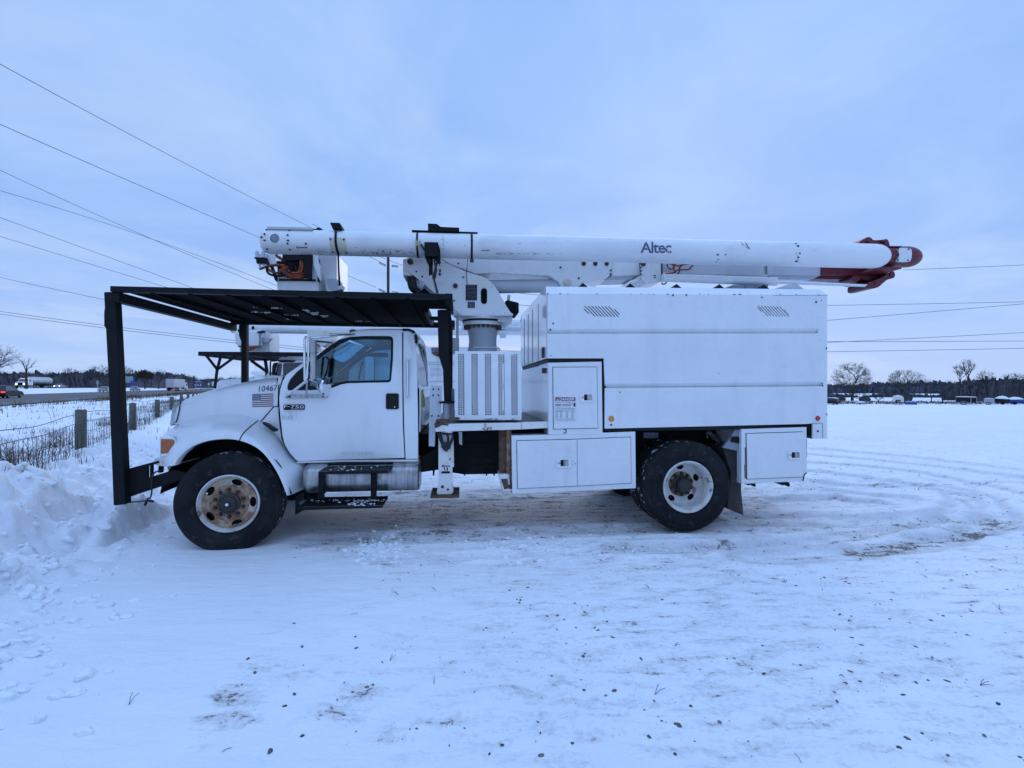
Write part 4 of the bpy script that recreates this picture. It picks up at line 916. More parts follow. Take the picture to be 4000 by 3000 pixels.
# grey upright brackets behind the cab
mb = MB(); mb.prism(LX('C', [(182, 895), (278, 900), (270, 1180), (225, 1215), (218, 1425), (165, 1422), (172, 1100)], .26), .26, .275)
mb.prism(LX('C', [(348, 930), (388, 925), (388, 1190), (350, 1195)], .4), .4, .42); mb.prism(LX('C', [(365, 485), (428, 488), (428, 600), (365, 620)], 1.0), 1.0, 1.3); mb.build_each('upright_bracket', 'grayw', T, bev=.003)
mb = MB()
for x, y in ((205, 930), (250, 930), (203, 982), (250, 982), (192, 1160), (250, 1160)): p = L('C', x, y, .255); mb.revolve([(0, -.008), (.010, -.007), (.012, .004)], (p[0], .26, p[2]), 'y', 8)
mb.build_each('bolt', 'hub', T)
mb = MB(); mb.tube([L('C', 413, 300, 1.1), L('C', 413, 490, 1.1)], .018); mb.prism(LX('C', [(385, 295), (405, 288), (412, 292), (412, 300)], 1.0), 1.0, 1.2); mb.build('vent_pipe', 'grayw', T)

# ---- deck, perforated cover ----
dk0, dk1 = L('C', 215, 1240, .04), L('C', 1198, 1210, .04)
mb = MB(); mb.prism(LX('C', [(215, 1240), (232, 1232), (965, 1218), (965, 1278), (800, 1282), (225, 1298)], .04), .04, .08); mb.prism(LX('C', [(968, 1217), (1197, 1209), (1198, 1265), (968, 1277)], .035), .035, .08); mb.build('deck_edge', 'rustw', T, bev=.004)
dz_ = L('C', 965, 1218, .04)[2]
mb = MB(); mb.box((dk0[0], .08, dz_ - .02), (dk1[0] + .02, 2.36, dz_ - .005)); mb.build('deck_grating', 'grate', T)
mb = MB(); mb.prism(LX('C', [(212, 1238), (232, 1190), (350, 1185), (350, 1215), (235, 1228)], .06), .06, .08); mb.prism(LX('C', [(215, 1235), (260, 1228), (340, 1232), (330, 1245), (280, 1240), (225, 1268), (217, 1255)], .034), .034, .04); mb.build_each('rust_patch', 'rust', T)
PY = .15
cx_ = [392]; 
for c in (425, 541, 657, 772, 883):
    for k in range(3): x = c + k * 19.6; cx_ += [x - 6.9, x + 6.9]
cx_ += [962]
cyv = [602]
for k in range(27): y = 631 + k * 19.8; cyv += [y - 6.6, y + 6.6]
cyv += [1196]
mb = MB(); V_ = []
for j, y in enumerate(cyv):
    for i, x in enumerate(cx_): V_.append(L('C', x + (j / len(cyv)) * (2 + 3 * i / len(cx_)), y, PY))
F_s = []; nxx = len(cx_)
for j in range(len(cyv) - 1):
    for i in range(nxx - 1):
        if j % 2 == 1 and i % 2 == 1: continue
        F_s.append((j * nxx + i, j * nxx + i + 1, (j + 1) * nxx + i + 1, (j + 1) * nxx + i))
mb.add(V_, F_s); pf = mb.build('perforated_cover', 'white', T, 0); md = pf.modifiers.new('s', 'SOLIDIFY'); md.thickness = .003; md.offset = 0
x0, z1 = L('C', 392, 600, PY)[::2]; x1, z0 = L('C', 966, 1196, PY)[::2]
mb = MB(); mb.box((x1 - .003, PY, z0), (x1, .85, z1)); mb.box((x0, PY, z0), (x0 + .003, .85, z1)); mb.box((x0, PY + .0, z1 - .003), (x1, PY + .03, z1)); mb.box((x0, PY + .03, z1 - .02), (x0 + .03, .85, z1)); mb.box((x1 - .03, PY + .03, z1 - .02), (x1, .85, z1))
mb.build('cover_frame', 'white', T)
mb = MB(); mb.box((x0 + .02, .24, z0), (x0 + .20, .8, z1 - .08)); mb.box((x1 - .15, .24, z0), (x1 - .03, .8, z1 - .08)); mb.box((x0 + .2, .55, z0), (x1 - .2, .75, z0 + .18)); mb.build('cover_shade_fill', 'under', T); MB().box((x0 + .22, .40, z0 + .05), (x1 - .20, .48, z1 - .10)).build('cover_grey_fill', pm('grey_shade_fill', (.22, .24, .28), .6, 0, [((.10, .11, .13), 4, .45, .6, .7)]), T); mb = MB(); mb.box((x0 + .02, .22, z1 - .13), (x1 - .02, .36, z1 - .03)); mb.box((x0 + .02, .22, z0 + .02), (x1 - .02, .36, z0 + .11)); mb.build_each('cover_shade_bar', 'under', T)  # black and grey fillers added so the cover's holes look shaded inside
mb = MB(); 
for pts in ([(552, 600), (550, 575), (560, 570), (770, 574), (776, 580), (776, 600)],): mb.tube([L('C', x, y, .5) for x, y in pts], .010)
mb.build('hoop', 'grayw', T)
mb = MB(); p0 = L('C', 392, 1185, PY - .002); mb.prism(LX('C', [(390, 1178), (395, 1170), (425, 1172), (438, 1184), (428, 1192), (392, 1196)], PY - .004), PY - .005, PY - .001)
for a, b_ in ((650, 722), (735, 760), (880, 905)): mb.prism(LX('C', [(a, 1186), (b_, 1183), (b_, 1188), ((a + b_) / 2, 1192), (a, 1191)], PY - .004), PY - .005, PY - .001)
mb.build_each('rust_patch', 'rust', T)

# ---- pedestal and turret ----
PYc = 1.22; pcx = L('J', 853, 950, PYc)[0]
def rz_(y, w_, yc=PYc): return (ml('J', 853, yc, w_), L('J', 853, y, yc)[2])
pr = [rz_(925, 150), rz_(950, 150), rz_(956, 138)]
mb = MB(); prof = [rz_(950, 132), rz_(985, 130), rz_(1010, 124), rz_(1050, 119), rz_(1090, 119), rz_(1120, 123), rz_(1145, 130), rz_(1300, 150), rz_(1700, 160)]
mb.revolve([(r, z) for r, z in prof], (pcx, PYc, 0), 'z', 40); mb.build('pedestal', 'grayw', T, 50)
r1, z1_ = rz_(908, 168); r2, z2_ = rz_(938, 168)
mb = MB(); mb.revolve([(r1 * .7, z1_), (r1, z1_), (r1, z2_), (r1 * .8, z2_ - .01)], (pcx, PYc, 0), 'z', 48); mb.build('bolted_flange', 'turretw', T)
mb = MB()
for k in range(24): t = 2 * math.pi * k / 24; mb.tube([(pcx + r1 * .92 * math.cos(t), PYc + r1 * .92 * math.sin(t), z2_ - .045), (pcx + r1 * .92 * math.cos(t), PYc + r1 * .92 * math.sin(t), z2_)], .014, 6)
for t in (R(-150), R(-30)): mb.bar((pcx + r1 * .9 * math.cos(t), PYc + r1 * .9 * math.sin(t), z2_ - .06), (pcx + r1 * .9 * math.cos(t), PYc + r1 * .9 * math.sin(t), z2_ + .01), .05)
mb.build('flange_bolts', 'rust', T)
ra, za = rz_(895, 176); rb_, zb_ = rz_(908, 172)
MB().revolve([(ra, za), (ra, zb_), (r1 * .8, zb_)], (pcx, PYc, 0), 'z', 48).build('seal_ring', 'seal', T)
rc, zc2 = rz_(850, 184); rd_, zd = rz_(893, 180)
mb = MB(); mb.revolve([(0, zc2), (rc, zc2), (rc, zd), (rd_ * .8, zd - .005)], (pcx, PYc, 0), 'z', 48)
mb.prism(LX('J', [(955, 852), (1108, 852), (1108, 895), (1070, 918), (1020, 905), (955, 890)], 1.02), 1.02, 1.55); mb.build('turntable', 'turretw', T, bev=.004)
tp = smoothpts(LX('J', [(165, 345), (400, 347), (500, 380), (735, 480), (835, 505), (905, 540), (960, 600), (1010, 680), (1052, 760), (1100, 830), (1116, 832), (1112, 850), (672, 850), (655, 835), (420, 640), (245, 490), (172, 440), (165, 430)], .98), 1)
slot = LX('J', [(835, 640), (840, 622), (852, 613), (865, 611), (880, 615), (890, 630), (891, 720), (886, 740), (872, 749), (858, 749), (842, 740), (836, 722)], .98)
tur = MB().prism(tp, .96, .985, [slot]).build('turret', 'turretw', T, bev=.003)
MB().prism(tp, 1.50, 1.525).build('turret', 'turretw', T)
mb = MB(); mb.prism(LX('J', [(180, 400), (430, 360), (700, 500), (840, 530), (940, 620), (1080, 850), (672, 850)], 1.0), 1.15, 1.45); mb.build('turret_core', 'under', T)
mb = MB(); c3 = LX('J', [(672, 848), (1112, 848), (1112, 836), (672, 836)], .94); mb.prism(c3, .93, 1.55); mb.prism(LX('J', [(570, 750), (670, 835), (672, 850), (660, 852), (570, 790)], .99), .99, 1.5); mb.build('turret_floor', 'turretw', T)
mb = MB()
for x, y, r_ in ((227, 382, 25), (617, 590, 20)): p = L('J', x, y, .95); rr = ml('J', x, .95, r_); mb.revolve([(0, -.03), (rr * .55, -.03), (rr * .6, -.02), (rr, -.018), (rr, .01)], (p[0], .95, p[2]), 'y', 20)
mb.build_each('pivot_pin', 'rust', T)
mb = MB()
for x, y in ((642, 396), (280, 466), (330, 508), (685, 515), (606, 717), (484, 452), (484, 466), (482, 490)): p = L('J', x, y, .955); rr = .012 if y != 490 else .018; mb.revolve([(0, -.006), (rr, -.005), (rr, .004)], (p[0], .958, p[2]), 'y', 10)
mb.build_each('bolt', 'hub', T)
l1 = quad('J', 705, 580, 804, 716, .957).build('instruction_plate', 'seal', tur); l2 = quad('J', 722, 726, 786, 780, .957).build('notice_plate', 'seal', tur)
mb = MB(); rng = random.Random(2)
for k in range(11):
    y = 588 + k * 11.5; x = 711
    while x < 790: w_ = rng.uniform(4, 16); mb.prism(LX('J', [(x, y + 2.5), (x + w_, y + 2.5), (x + w_, y), (x, y)], .955), .9535, .9548); x += w_ + rng.uniform(2, 5)
for k in range(4): mb.prism(LX('J', [(728, 748 + k * 8), (780, 748 + k * 8), (780, 745 + k * 8), (728, 745 + k * 8)], .955), .9535, .9548)
mb.build('plate_print', 'labgrey', tur); quad('J', 724, 728, 784, 739, .9548, .0008).build('notice_header', 'bluesign', tur)
MB().tube([L('J', *p, .95) for p in ((725, 350), (715, 440), (712, 500), (720, 580))], .004, 5).build('wire', 'dkhose', T)
# hoses and cylinder under the turret's tail
mb = MB(); mb.tube(smoothpts([L('J', *p) for p in ((225, 500, 1.2), (235, 560, 1.2), (250, 620, 1.2), (330, 640, 1.25), (420, 660, 1.3))], 2, False), .055, 10); mb.tube(smoothpts([L('J', *p) for p in ((250, 500, 1.1), (262, 580, 1.1), (300, 640, 1.1))], 2, False), .03, 8); mb.build('hose_bundle', 'dkhose', T)
mb = MB(); mb.tube([L('J', 300, 545, 1.05), L('J', 450, 670, 1.05)], .035); mb.tube([L('J', 310, 570, 1.0), L('J', 345, 600, 1.0)], .06); mb.build('tail_cylinder', 'grayw', T)
mb = MB(); mb.prism(LX('J', [(163, 430), (240, 470), (240, 500), (165, 500)], 1.0), 1.0, 1.4); mb.build('tail_block', 'turretw', T)
mb = MB(); mb.prism(LX('J', [(1045, 725), (1070, 718), (1160, 740), (1163, 820), (1145, 848), (1110, 835)], 1.15), 1.1, 1.45); mb.prism(LX('J', [(1125, 750), (1164, 745), (1160, 800), (1130, 805)], 1.05), 1.02, 1.2); mb.build('swing_motor', 'under', T, bev=.01)
mb = MB(); mb.tube([L('J', 1080, 670, 1.2), L('J', 1075, 725, 1.2)], .02); mb.build('hydraulic_line', 'grayw', T)

# ---- booms ----
UY = .78; LY = 1.38
lowb = empty('lower_boom'); lowb.parent = T
mb = MB(); mb.prism(LX('J', [(480, 340), (1975, 340), (1973, 485), (1905, 540), (1840, 530), (1700, 580), (1665, 592), (1530, 592), (1500, 550), (1430, 505), (940, 480), (800, 490), (560, 400)], 1.12), 1.12, 1.62); mb.build('boom_base', 'white', lowb, bev=.012)
mb = MB(); mb.prism(LX('J', [(1970, 350), (2212, 350), (2212, 500), (1970, 505)], 1.16), 1.16, 1.58); mb.build('boom_tube', 'white', lowb, bev=.02)
mb = MB(); mb.prism(LX('J', [(1970, 500), (2212, 498), (2212, 532), (1905, 542)], 1.2), 1.2, 1.54); mb.build('boom_strip', 'grayw', lowb)
mb = MB(); mb.prism(LX('I', [(362, 600), (682, 600), (682, 915), (620, 940), (470, 950), (395, 890), (368, 820)], 1.08), 1.08, 1.66); mb.prism(LX('I', [(245, 895), (365, 815), (385, 830), (375, 895)], 1.1), 1.10, 1.6); mb.build('boom_saddle', 'white', lowb, bev=.008)
mb = MB(); mb.tube([L('I', x, y, 1.075) for x, y in ((362, 640), (372, 820), (250, 893))], .008, 6); mb.tube([L('I', x, y, 1.075) for x, y in ((684, 640), (686, 915))], .012, 6)
mb.tube([L('I', x, y, 1.09) for x, y in ((682, 930), (690, 960), (730, 955), (752, 930))], .010, 6); mb.build_each('saddle_edge', 'hub', lowb)
mb = MB()
for x, y in ((418, 665),): p = L('I', x, y, 1.075); mb.revolve([(0, -.006), (.035, -.005), (.035, .004)], (p[0], 1.075, p[2]), 'y', 14)
for x, y in ((387, 663), (387, 716), (387, 769), (387, 823), (585, 833), (585, 861)): p = L('I', x, y, 1.075); mb.box((p[0] - .015, 1.068, p[2] - .006), (p[0] + .01, 1.08, p[2] + .006))
for z, x, y in (('J', 1726, 398), ('J', 1826, 398), ('J', 1924, 398)): p = L(z, x, y, 1.115); mb.revolve([(0, -.01), (.03, -.008), (.03, .006)], (p[0], 1.115, p[2]), 'y', 14)
for z, x, y in (('J', 1525, 431), ('J', 1683, 524), ('J', 1960, 455), ('J', 1958, 488)): p = L(z, x, y, 1.115); mb.revolve([(0, -.006), (.014, -.005), (.014, .006)], (p[0], 1.115, p[2]), 'y', 10)
mb.build_each('bolt', 'hub', lowb)
p = L('J', 1588, 562, 1.08); mb = MB(); mb.revolve([(0, -.03), (.03, -.03), (.04, -.02), (.052, -.012), (.052, .04)], (p[0], 1.10, p[2]), 'y', 20); mb.build('lift_pin', 'cream', lowb)
mb = MB(); mb.prism(LX('I', [(680, 600), (2212, 600), (2212, 852), (1900, 835), (945, 808), (682, 770)], 1.15), 1.15, 1.55); mb.prism(LX('K', [(-50, 560), (667, 570), (667, 715), (0, 708), (-50, 705)], 1.15), 1.15, 1.55)
mb.prism(LX('K', [(20, 708), (660, 716), (560, 756), (500, 768), (20, 765)], 1.2), 1.2, 1.5); mb.build('outer_tube', 'grayw', lowb, bev=.01)
mb = MB(); mb.prism(LX('K', [(668, 560), (1300, 600), (1560, 640), (1560, 655), (1500, 740), (1440, 770), (1260, 785), (1190, 770), (1130, 735), (1050, 712), (666, 712)], 1.12), 1.12, 1.56); mb.prism(LX('K', [(660, 716), (1050, 716), (1030, 766), (560, 756)], 1.2), 1.2, 1.5); mb.build('elbow_cover', 'red', lowb, bev=.008)
mb = MB(); mb.prism(smoothpts(LX('K', [(1030, 750), (1045, 725), (1080, 715), (1130, 725), (1150, 755), (1120, 775), (1095, 796), (1065, 785), (1040, 770)], 1.05), 1), 1.05, 1.3)
mb.prism(smoothpts(LX('K', [(1230, 800), (1260, 790), (1300, 780), (1400, 740), (1480, 690), (1530, 655), (1560, 670), (1572, 700), (1566, 735), (1540, 752), (1480, 760), (1420, 810), (1365, 862), (1280, 880), (1228, 868)], .98), 1), .98, 1.35)
mb.prism(smoothpts(LX('K', [(1100, 326), (1150, 280), (1190, 262), (1215, 243), (1250, 238), (1278, 250), (1300, 280), (1420, 272), (1455, 261), (1480, 272), (1496, 305), (1506, 350), (1480, 400), (1150, 400)], 1.0), 1), 1.0, 1.3); mb.build_each('elbow_plate', 'red', lowb, bev=.006)
mb = MB()
for x, y, r_ in ((1250, 290, 16), (1415, 290, 12), (1450, 290, 20), (1525, 705, 22), (1340, 800, 22), (1092, 775, 7)): p = L('K', x, y, .97); mb.revolve([(0, -.02), (ml('K', x, 1, r_), -.015), (ml('K', x, 1, r_), .06)], (p[0], .985, p[2]), 'y', 14)
mb.build_each('elbow_pin', 'red', lowb)
# cylinders
mb = MB(); mb.tube([L('J', 900, 598, 1.25), L('J', 1500, 590, 1.25)], ml('J', 1100, 1.25, 58), 24); mb.build('lift_cylinder', 'grayw', lowb, 50)
mb = MB(); mb.tube([L('I', 690, 868, 1.0), L('K', 100, 790, 1.0)], [ml('I', 690, 1.0, 56), ml('K', 100, 1.0, 52)], 24); mb.tube([L('K', 100, 790, 1.0), L('K', 118, 790, 1.0)], [ml('K', 100, 1.0, 52), ml('K', 110, 1, 36)], 24); mb.build('upper_cylinder', 'white', lowb, 50)
mb = MB(); mb.tube([L('K', 110, 782, 1.0), L('K', 1245, 832, 1.0)], ml('K', 600, 1.0, 15), 16); mb.build('cylinder_rod', 'chrome', lowb)
mb = MB(); mb.tube([L('K', 110, 808, 1.02), L('K', 1235, 845, 1.02)], ml('K', 600, 1.0, 13), 12); mb.build('leveling_rod', 'white', lowb)
mb = MB()
for pts in ([(770, 655), (760, 700), (790, 740), (830, 745), (870, 715), (850, 670)], [(800, 655), (860, 690), (850, 740), (880, 790), (830, 800), (730, 808)], [(840, 660), (900, 700), (990, 680), (1080, 660)], [(985, 680), (930, 720), (940, 790), (880, 840), (800, 860), (728, 878)], [(870, 790), (900, 755), (960, 750), (1090, 748), (1105, 700), (1140, 690)]):
    mb.tube(smoothpts([L('I', x, y, 1.06 + .02 * (i % 2)) for i, (x, y) in enumerate(pts)], 2, False), .011, 6)
mb.build_each('hose', 'hose', lowb)
# upper boom: round insulated tube
ub = empty('upper_boom'); ub.parent = T
a = Vector(L('B', 260, 319, UY)); b_ = Vector(L('K', 1300, 477, UY)); ra_, rb2 = ml('B', 260, UY, 107), ml('K', 1300, UY, 150)
ra_ *= .985; rb2 *= .985
ax = (b_ - a).normalized(); side = Vector((0, 1, 0)); upv = ax.cross(side) * -1
def bring(c, r, sx=0.0, n=48, skew=0): return [tuple(c + r * (math.cos(t) * side + math.sin(t) * upv) + ax * (sx + skew * math.cos(t))) for t in [2 * math.pi * j / n for j in range(n)]]
rings = [bring(a + ax * (-.115), ra_ * .80), bring(a + ax * (-.10), ra_ * .90), bring(a + ax * (-.07), ra_ * .965), bring(a + ax * (-.03), ra_)]
for k in range(1, 41): t = k / 40; rings.append(bring(a.lerp(b_, t), ra_ + (rb2 - ra_) * t))
for q in (.25, .45, .62, .76, .87, .95, .99): rings.append(bring(b_ + ax * (.22 * q), rb2 * math.sqrt(1 - q ** 2 * .93)))
mb = MB(); mb.loft(rings, True); mb.f.append(tuple(range(len(mb.v) - 48, len(mb.v)))); mb.mi.append(0); tube = mb.build('insulated_tube', 'boomw', ub, 50)
mb = MB(); c = a - ax * .112; mb.loft([bring(c, ra_ * .80), bring(c + ax * .35, ra_ * .78)], True); mb.build('tube_inside', 'grayw', ub)
# round hole near the tip
def onb(z, x, y, lift=.003):
    """point on the near side of the tube seen at this place"""
    yl = UY - .1
    for _ in range(8):
        p = Vector(L(z, x, y, yl)); t = max(0, min(1, (p - a).dot(ax) / (b_ - a).length)); r = ra_ + (rb2 - ra_) * t + lift; c = a + ax * ((p - a).dot(ax))
        dz = (p - c).dot(upv); dz = max(-r * .985, min(r * .985, dz)); yl = c.y - math.sqrt(r * r - dz * dz)
    return Vector(L(z, x, y, yl))
mb = MB(); rg = [[onb('B', 270 + q * math.cos(t), 289 + q * math.sin(t), .004) for t in [2 * math.pi * j / 24 for j in range(24)]] for q in (37, 31)]; rg.append([p + Vector((0, .07, 0)) for p in rg[-1]]); rg.append([Vector((p.x, p.y + .002, p.z)) for p in rg[-1]])
mb.loft([[tuple(p) for p in r_] for r_ in rg[:2]], True); mb.build('access_ring', 'hub', ub)
mb = MB(); mb.loft([[tuple(onb('B', 270 + q * math.cos(t), 289 + q * math.sin(t), l_)) for t in [2 * math.pi * j / 24 for j in range(24)]] for q, l_ in ((31, .005), (26, .004), (1, .0035))], True); mb.build('access_hole', 'labgrey', ub, 60)
def patch(z, pts, mat, name, lift=.003, parent=None, k=6):
    """four-cornered sheet bent over the tube"""
    p = pts; mb = MB(); rings = []
    for i in range(k + 1):
        u = i / k; r = []
        for j in range(k + 1):
            v = j / k; x = (p[0][0] * (1 - u) + p[1][0] * u) * (1 - v) + (p[3][0] * (1 - u) + p[2][0] * u) * v; y = (p[0][1] * (1 - u) + p[1][1] * u) * (1 - v) + (p[3][1] * (1 - u) + p[2][1] * u) * v
            r.append(tuple(onb(z, x, y, lift)))
        rings.append(r)
    mb.loft(rings); return mb.build(name, mat, parent or ub, 60)
patch('P', [(1235, 282), (1470, 292), (1500, 520), (1262, 520)], 'cream', 'wear_patch')
mb = MB()
for x, y in ((1257, 312), (1448, 316), (1292, 496), (1480, 500), (335, 176), (663, 184), (643, 328), (672, 461), (342, 453), (262, 282), (308, 326), (638, 375), (902, 375), (305, 236), (640, 250)):
    p = onb('P', x, y, .004); mb.revolve([(0, -.005), (.012, -.003), (.013, .003)], tuple(p), 'y', 8)
for z, x, y, r_ in (('K', 395, 440, .012), ('K', 375, 490, .015), ('K', 350, 537, .018), ('K', 372, 352, .018), ('K', 345, 322, .012), ('I', 1490, 533, .014), ('I', 1600, 533, .010), ('I', 1499, 602, .010), ('I', 1470, 631, .007)):
    p = onb(z, x, y, .003); mb.revolve([(0, -.002), (r_, -.001), (r_, .003)], tuple(p), 'y', 7)
mb.build_each('rivet', 'hub', ub)
# scuff marks where the paint has gone
rng = random.Random(12); mb = MB()
def scuff(z, x, y, l, w_, an):
    c, s_ = math.cos(an), math.sin(an); l *= 1.35; w_ *= 1.5; P_ = [onb(z, x + c * l * u - s_ * w_ * v * (1 - abs(u)), y + s_ * l * u + c * w_ * v * (1 - abs(u)), .0025) for u, v in ((-1, 0), (-.3, 1), (.5, .8), (1, 0), (.2, -1), (-.5, -.6))]
    mb.add([tuple(p) for p in P_], [(0, 1, 2, 3, 4, 5)])
for _ in range(90): scuff('B', rng.gauss(1230, 130), min(428, rng.gauss(405, 20)), rng.uniform(2, 9), rng.uniform(.8, 2.2), rng.uniform(-.6, .3))
for _ in range(40): scuff('B', rng.uniform(600, 1500), min(432, rng.gauss(418, 10)), rng.uniform(2, 14), rng.uniform(.6, 1.5), rng.uniform(-.1, .1))
for _ in range(22): scuff('B', rng.gauss(645, 35), rng.uniform(378, 412), rng.uniform(2, 9), rng.uniform(.8, 2), rng.uniform(-.2, .5))
for _ in range(26): scuff('B', rng.gauss(270, 60), rng.gauss(290, 30), rng.uniform(2, 7), rng.uniform(.8, 2), rng.uniform(-1.5, 1.5))
for _ in range(26): scuff('J', rng.uniform(880, 1600), rng.gauss(312, 4), rng.uniform(3, 16), rng.uniform(.6, 1.6), rng.uniform(-.1, .1))
for _ in range(14): scuff('J', 512 + rng.gauss(0, 3), rng.uniform(160, 285), rng.uniform(2, 8), 1.2, 1.5)
for _ in range(30): scuff('J', rng.uniform(600, 2150), rng.uniform(170, 330), rng.uniform(1.5, 6), rng.uniform(.6, 1.4), rng.uniform(-1, 1))
for _ in range(12): scuff('K', rng.gauss(362, 12), rng.uniform(430, 560), rng.uniform(3, 12), 2, -1.1)
for x, y, l, an in ((1870, 400, 60, .72), (1905, 385, 32, 1.0), (1930, 430, 30, .9)): scuff('I', x, y, l, 7, an)
mb.build('scuffs', 'hub', ub, 0, fix=False)
def btext(s, z, x0, y0, x1, y1, mat, name, **k):
    o = text(s, (0, 0, 0), (1, 0, 0), (0, 1, 0), mat, ub, name, **k); bm = bmesh.new(); bm.from_mesh(o.data)
    for q in range(1, 16): bmesh.ops.bisect_plane(bm, geom=bm.verts[:] + bm.edges[:] + bm.faces[:], plane_co=(0, q / 16, 0), plane_no=(0, 1, 0))
    bm.to_mesh(o.data); bm.free()
    for v in o.data.vertices: v.co = onb(z, x0 + (x1 - x0) * v.co.x, y1 + (y0 - y1) * v.co.y, .003)
    return o
btext('Altec', 'I', 376, 345, 822, 512, 'worninks', 'maker_lettering', space=.92, bold=.018)
btext('Bashlin', 'B', 455, 358, 555, 378, 'hub', 'small_lettering', shear=.3) if False else None
for x0 in (455,):
    mb = MB(); rng = random.Random(5)
    P_ = [onb('B', x, y, .003) for x, y in ((455, 357), (478, 366), (480, 378), (470, 377))]; mb.add([tuple(p) for p in P_], [(0, 1, 2, 3)])
    for z, xx, yy in (('B', 484, 363), ('J', 845, 279)):
        for k in range(9): P_ = [onb(z, xx + k * 8 + u, yy + v * rng.uniform(7, 13) + 1, .003) for u, v in ((0, 0), (6, 0), (5, 1), (1, 1))]; mb.add([tuple(p) for p in P_], [(0, 1, 2, 3)])
    mb.build('small_lettering', 'hub', ub, 0, fix=False)
patch('I', [(180, 350), (365, 360), (365, 500), (180, 505)], pm('peeled_residue', (.70, .72, .75), .6, 0, [((.62, .62, .62), 30, .52, .56, .7)]), 'peeled_sticker', .002)
# end of the tube beyond the elbow
c0 = Vector(L('K', 1380, 481, UY + .12)); c1 = Vector(L('K', 1700, 487, UY + .12)); rr = ml('K', 1600, UY + .12, 128)
rings = [bring(c0, rr * .98), bring(c1, rr)] + [bring(c1 + ax * (.22 * q), rr * math.sqrt(1 - q * q * .97)) for q in (.2, .4, .58, .74, .86, .95, 1)]
MB().loft(rings, True, caps=True).build('elbow_end', 'red', ub, 50)
mb = MB(); mb.prism(LX('K', [(1450, 345), (1660, 350), (1660, 362), (1450, 362)], UY), UY, UY + .3); mb.prism(LX('K', [(1360, 605), (1650, 612), (1650, 632), (1560, 652), (1340, 640)], UY), UY, UY + .35); mb.build('end_flange', 'red', ub, bev=.004)
yp = UY + .12 - rr * .99
pw = smoothpts(LX('K', [(1590, 372), (1750, 378), (1768, 410), (1768, 480), (1755, 530), (1735, 547), (1582, 545), (1612, 490), (1612, 430)], yp), 1); MB().prism(pw, yp - .012, yp + .03).build('end_plate', 'label', ub, bev=.003)
mb = MB()
for x, y in ((1608, 388), (1737, 390), (1605, 523), (1728, 526), (1612, 458)): p = L('K', x, y, yp - .015); mb.revolve([(0, -.004), (.012, -.003), (.012, .003)], (p[0], yp - .014, p[2]), 'y', 8)
mb.build_each('bolt', 'hub', ub)
# things strapped on the tube
mb = MB(); tpz = lambda z, x, y, w_=0: L(z, x, y, UY + w_)
mb.prism(LX('B', [(205, 187), (585, 196), (602, 216), (205, 206)], UY - .12), UY - .12, UY + .12); mb.build('top_plate', 'grayw', ub)
def band(z, x, wpx, slope=0, name='strap'):
    c = Vector(L(z, x, 330, UY)); t = (c - a).dot(ax); w_ = ml(z, x, UY, wpx); cc = a + ax * t; r = ra_ + (rb2 - ra_) * t / (b_ - a).length + .006
    mb = MB(); mb.loft([bring(cc - ax * w_ / 2, r, skew=0), bring(cc + ax * w_ / 2, r, skew=0)], True); return mb
for z, x, wp in (('B', 1511, 16), ('B', 1973, 17)):
    band(z, x, wp).build('strap', 'seal', ub, 60)
mb = MB(); rings = []
for k in range(24):
    y = 228 + (432 - 228) * k / 23; x = 800 - 6 * math.sin(k / 23 * 3.1) + 24 * (k / 23) ** 2.2; rings.append([tuple(onb('B', x - 10, y, .008)), tuple(onb('B', x + 10, y, .008))])
rings += [[L('B', 813, 440, UY - .15), L('B', 829, 440, UY - .15)], [L('B', 817, 560, UY - .15), L('B', 832, 560, UY - .15)], [L('B', 823, 700, UY - .15), L('B', 842, 698, UY - .15)]]
mb.loft(rings); mb.build('strap', 'seal', ub, 60).modifiers.new('s', 'SOLIDIFY').thickness = .006
mb = MB(); mb.prism(LX('B', [(762, 170), (845, 172), (860, 200), (862, 222), (785, 222)], UY - .05), UY - .12, UY + .05); mb.prism(LX('B', [(640, 215), (660, 204), (685, 215)], UY), UY - .05, UY + .05); mb.tube([L('B', 598, 213, UY), L('B', 680, 217, UY)], .01)
mb.build('strap_ratchet', 'under', ub)
mb = MB(); mb.prism(LX('B', [(1460, 229), (2025, 248), (2025, 263), (1935, 260), (1820, 252), (1700, 246), (1460, 242)], UY), UY - .06, UY + .06); mb.prism(LX('B', [(1599, 178), (1675, 182), (1708, 207), (1866, 214), (1868, 246), (1600, 238)], UY), UY - .08, UY + .08); mb.build('boom_rest_block', 'black', ub, bev=.003)
mb = MB(); mb.prism(LX('B', [(1568, 333), (1686, 336), (1688, 455), (1570, 455)], UY - .2), UY - .26, UY - .16); mb.prism(LX('B', [(1570, 455), (1688, 455), (1702, 480), (1700, 522), (1685, 500), (1640, 460), (1610, 520)], UY - .16), UY - .2, UY - .1)
mb.prism(LX('B', [(1686, 336), (1700, 380), (1703, 480), (1688, 456)], UY - .2), UY - .2, UY + .0)
mb.prism(LX('B', [(1606, 455), (1640, 455), (1636, 600), (1605, 608)], UY - .1), UY - .14, UY - .06); mb.build('control_box', 'black', ub, bev=.004)
mb = MB()
for pts in ([(1575, 450), (1605, 520)], [(1690, 450), (1640, 620), (1665, 700), (1680, 765)], [(1650, 480), (1670, 560), (1655, 640)], [(1535, 340), (1600, 450)]): mb.tube([L('B', x, y, UY - .17) for x, y in pts], .012, 6)
mb.build_each('bracket', 'hub', ub)
mb = MB(); mb.bar(L('B', 1640, 620, UY - .12), L('B', 1672, 760, UY - .12), .05, .03); mb.build('safety_latch', 'grayw', ub)
mb = MB()
for y in (318, 333, 348): mb.tube([tuple(onb('B', 1490, y, .02)), tuple(onb('B', 1528, y, .02))], .008, 6)
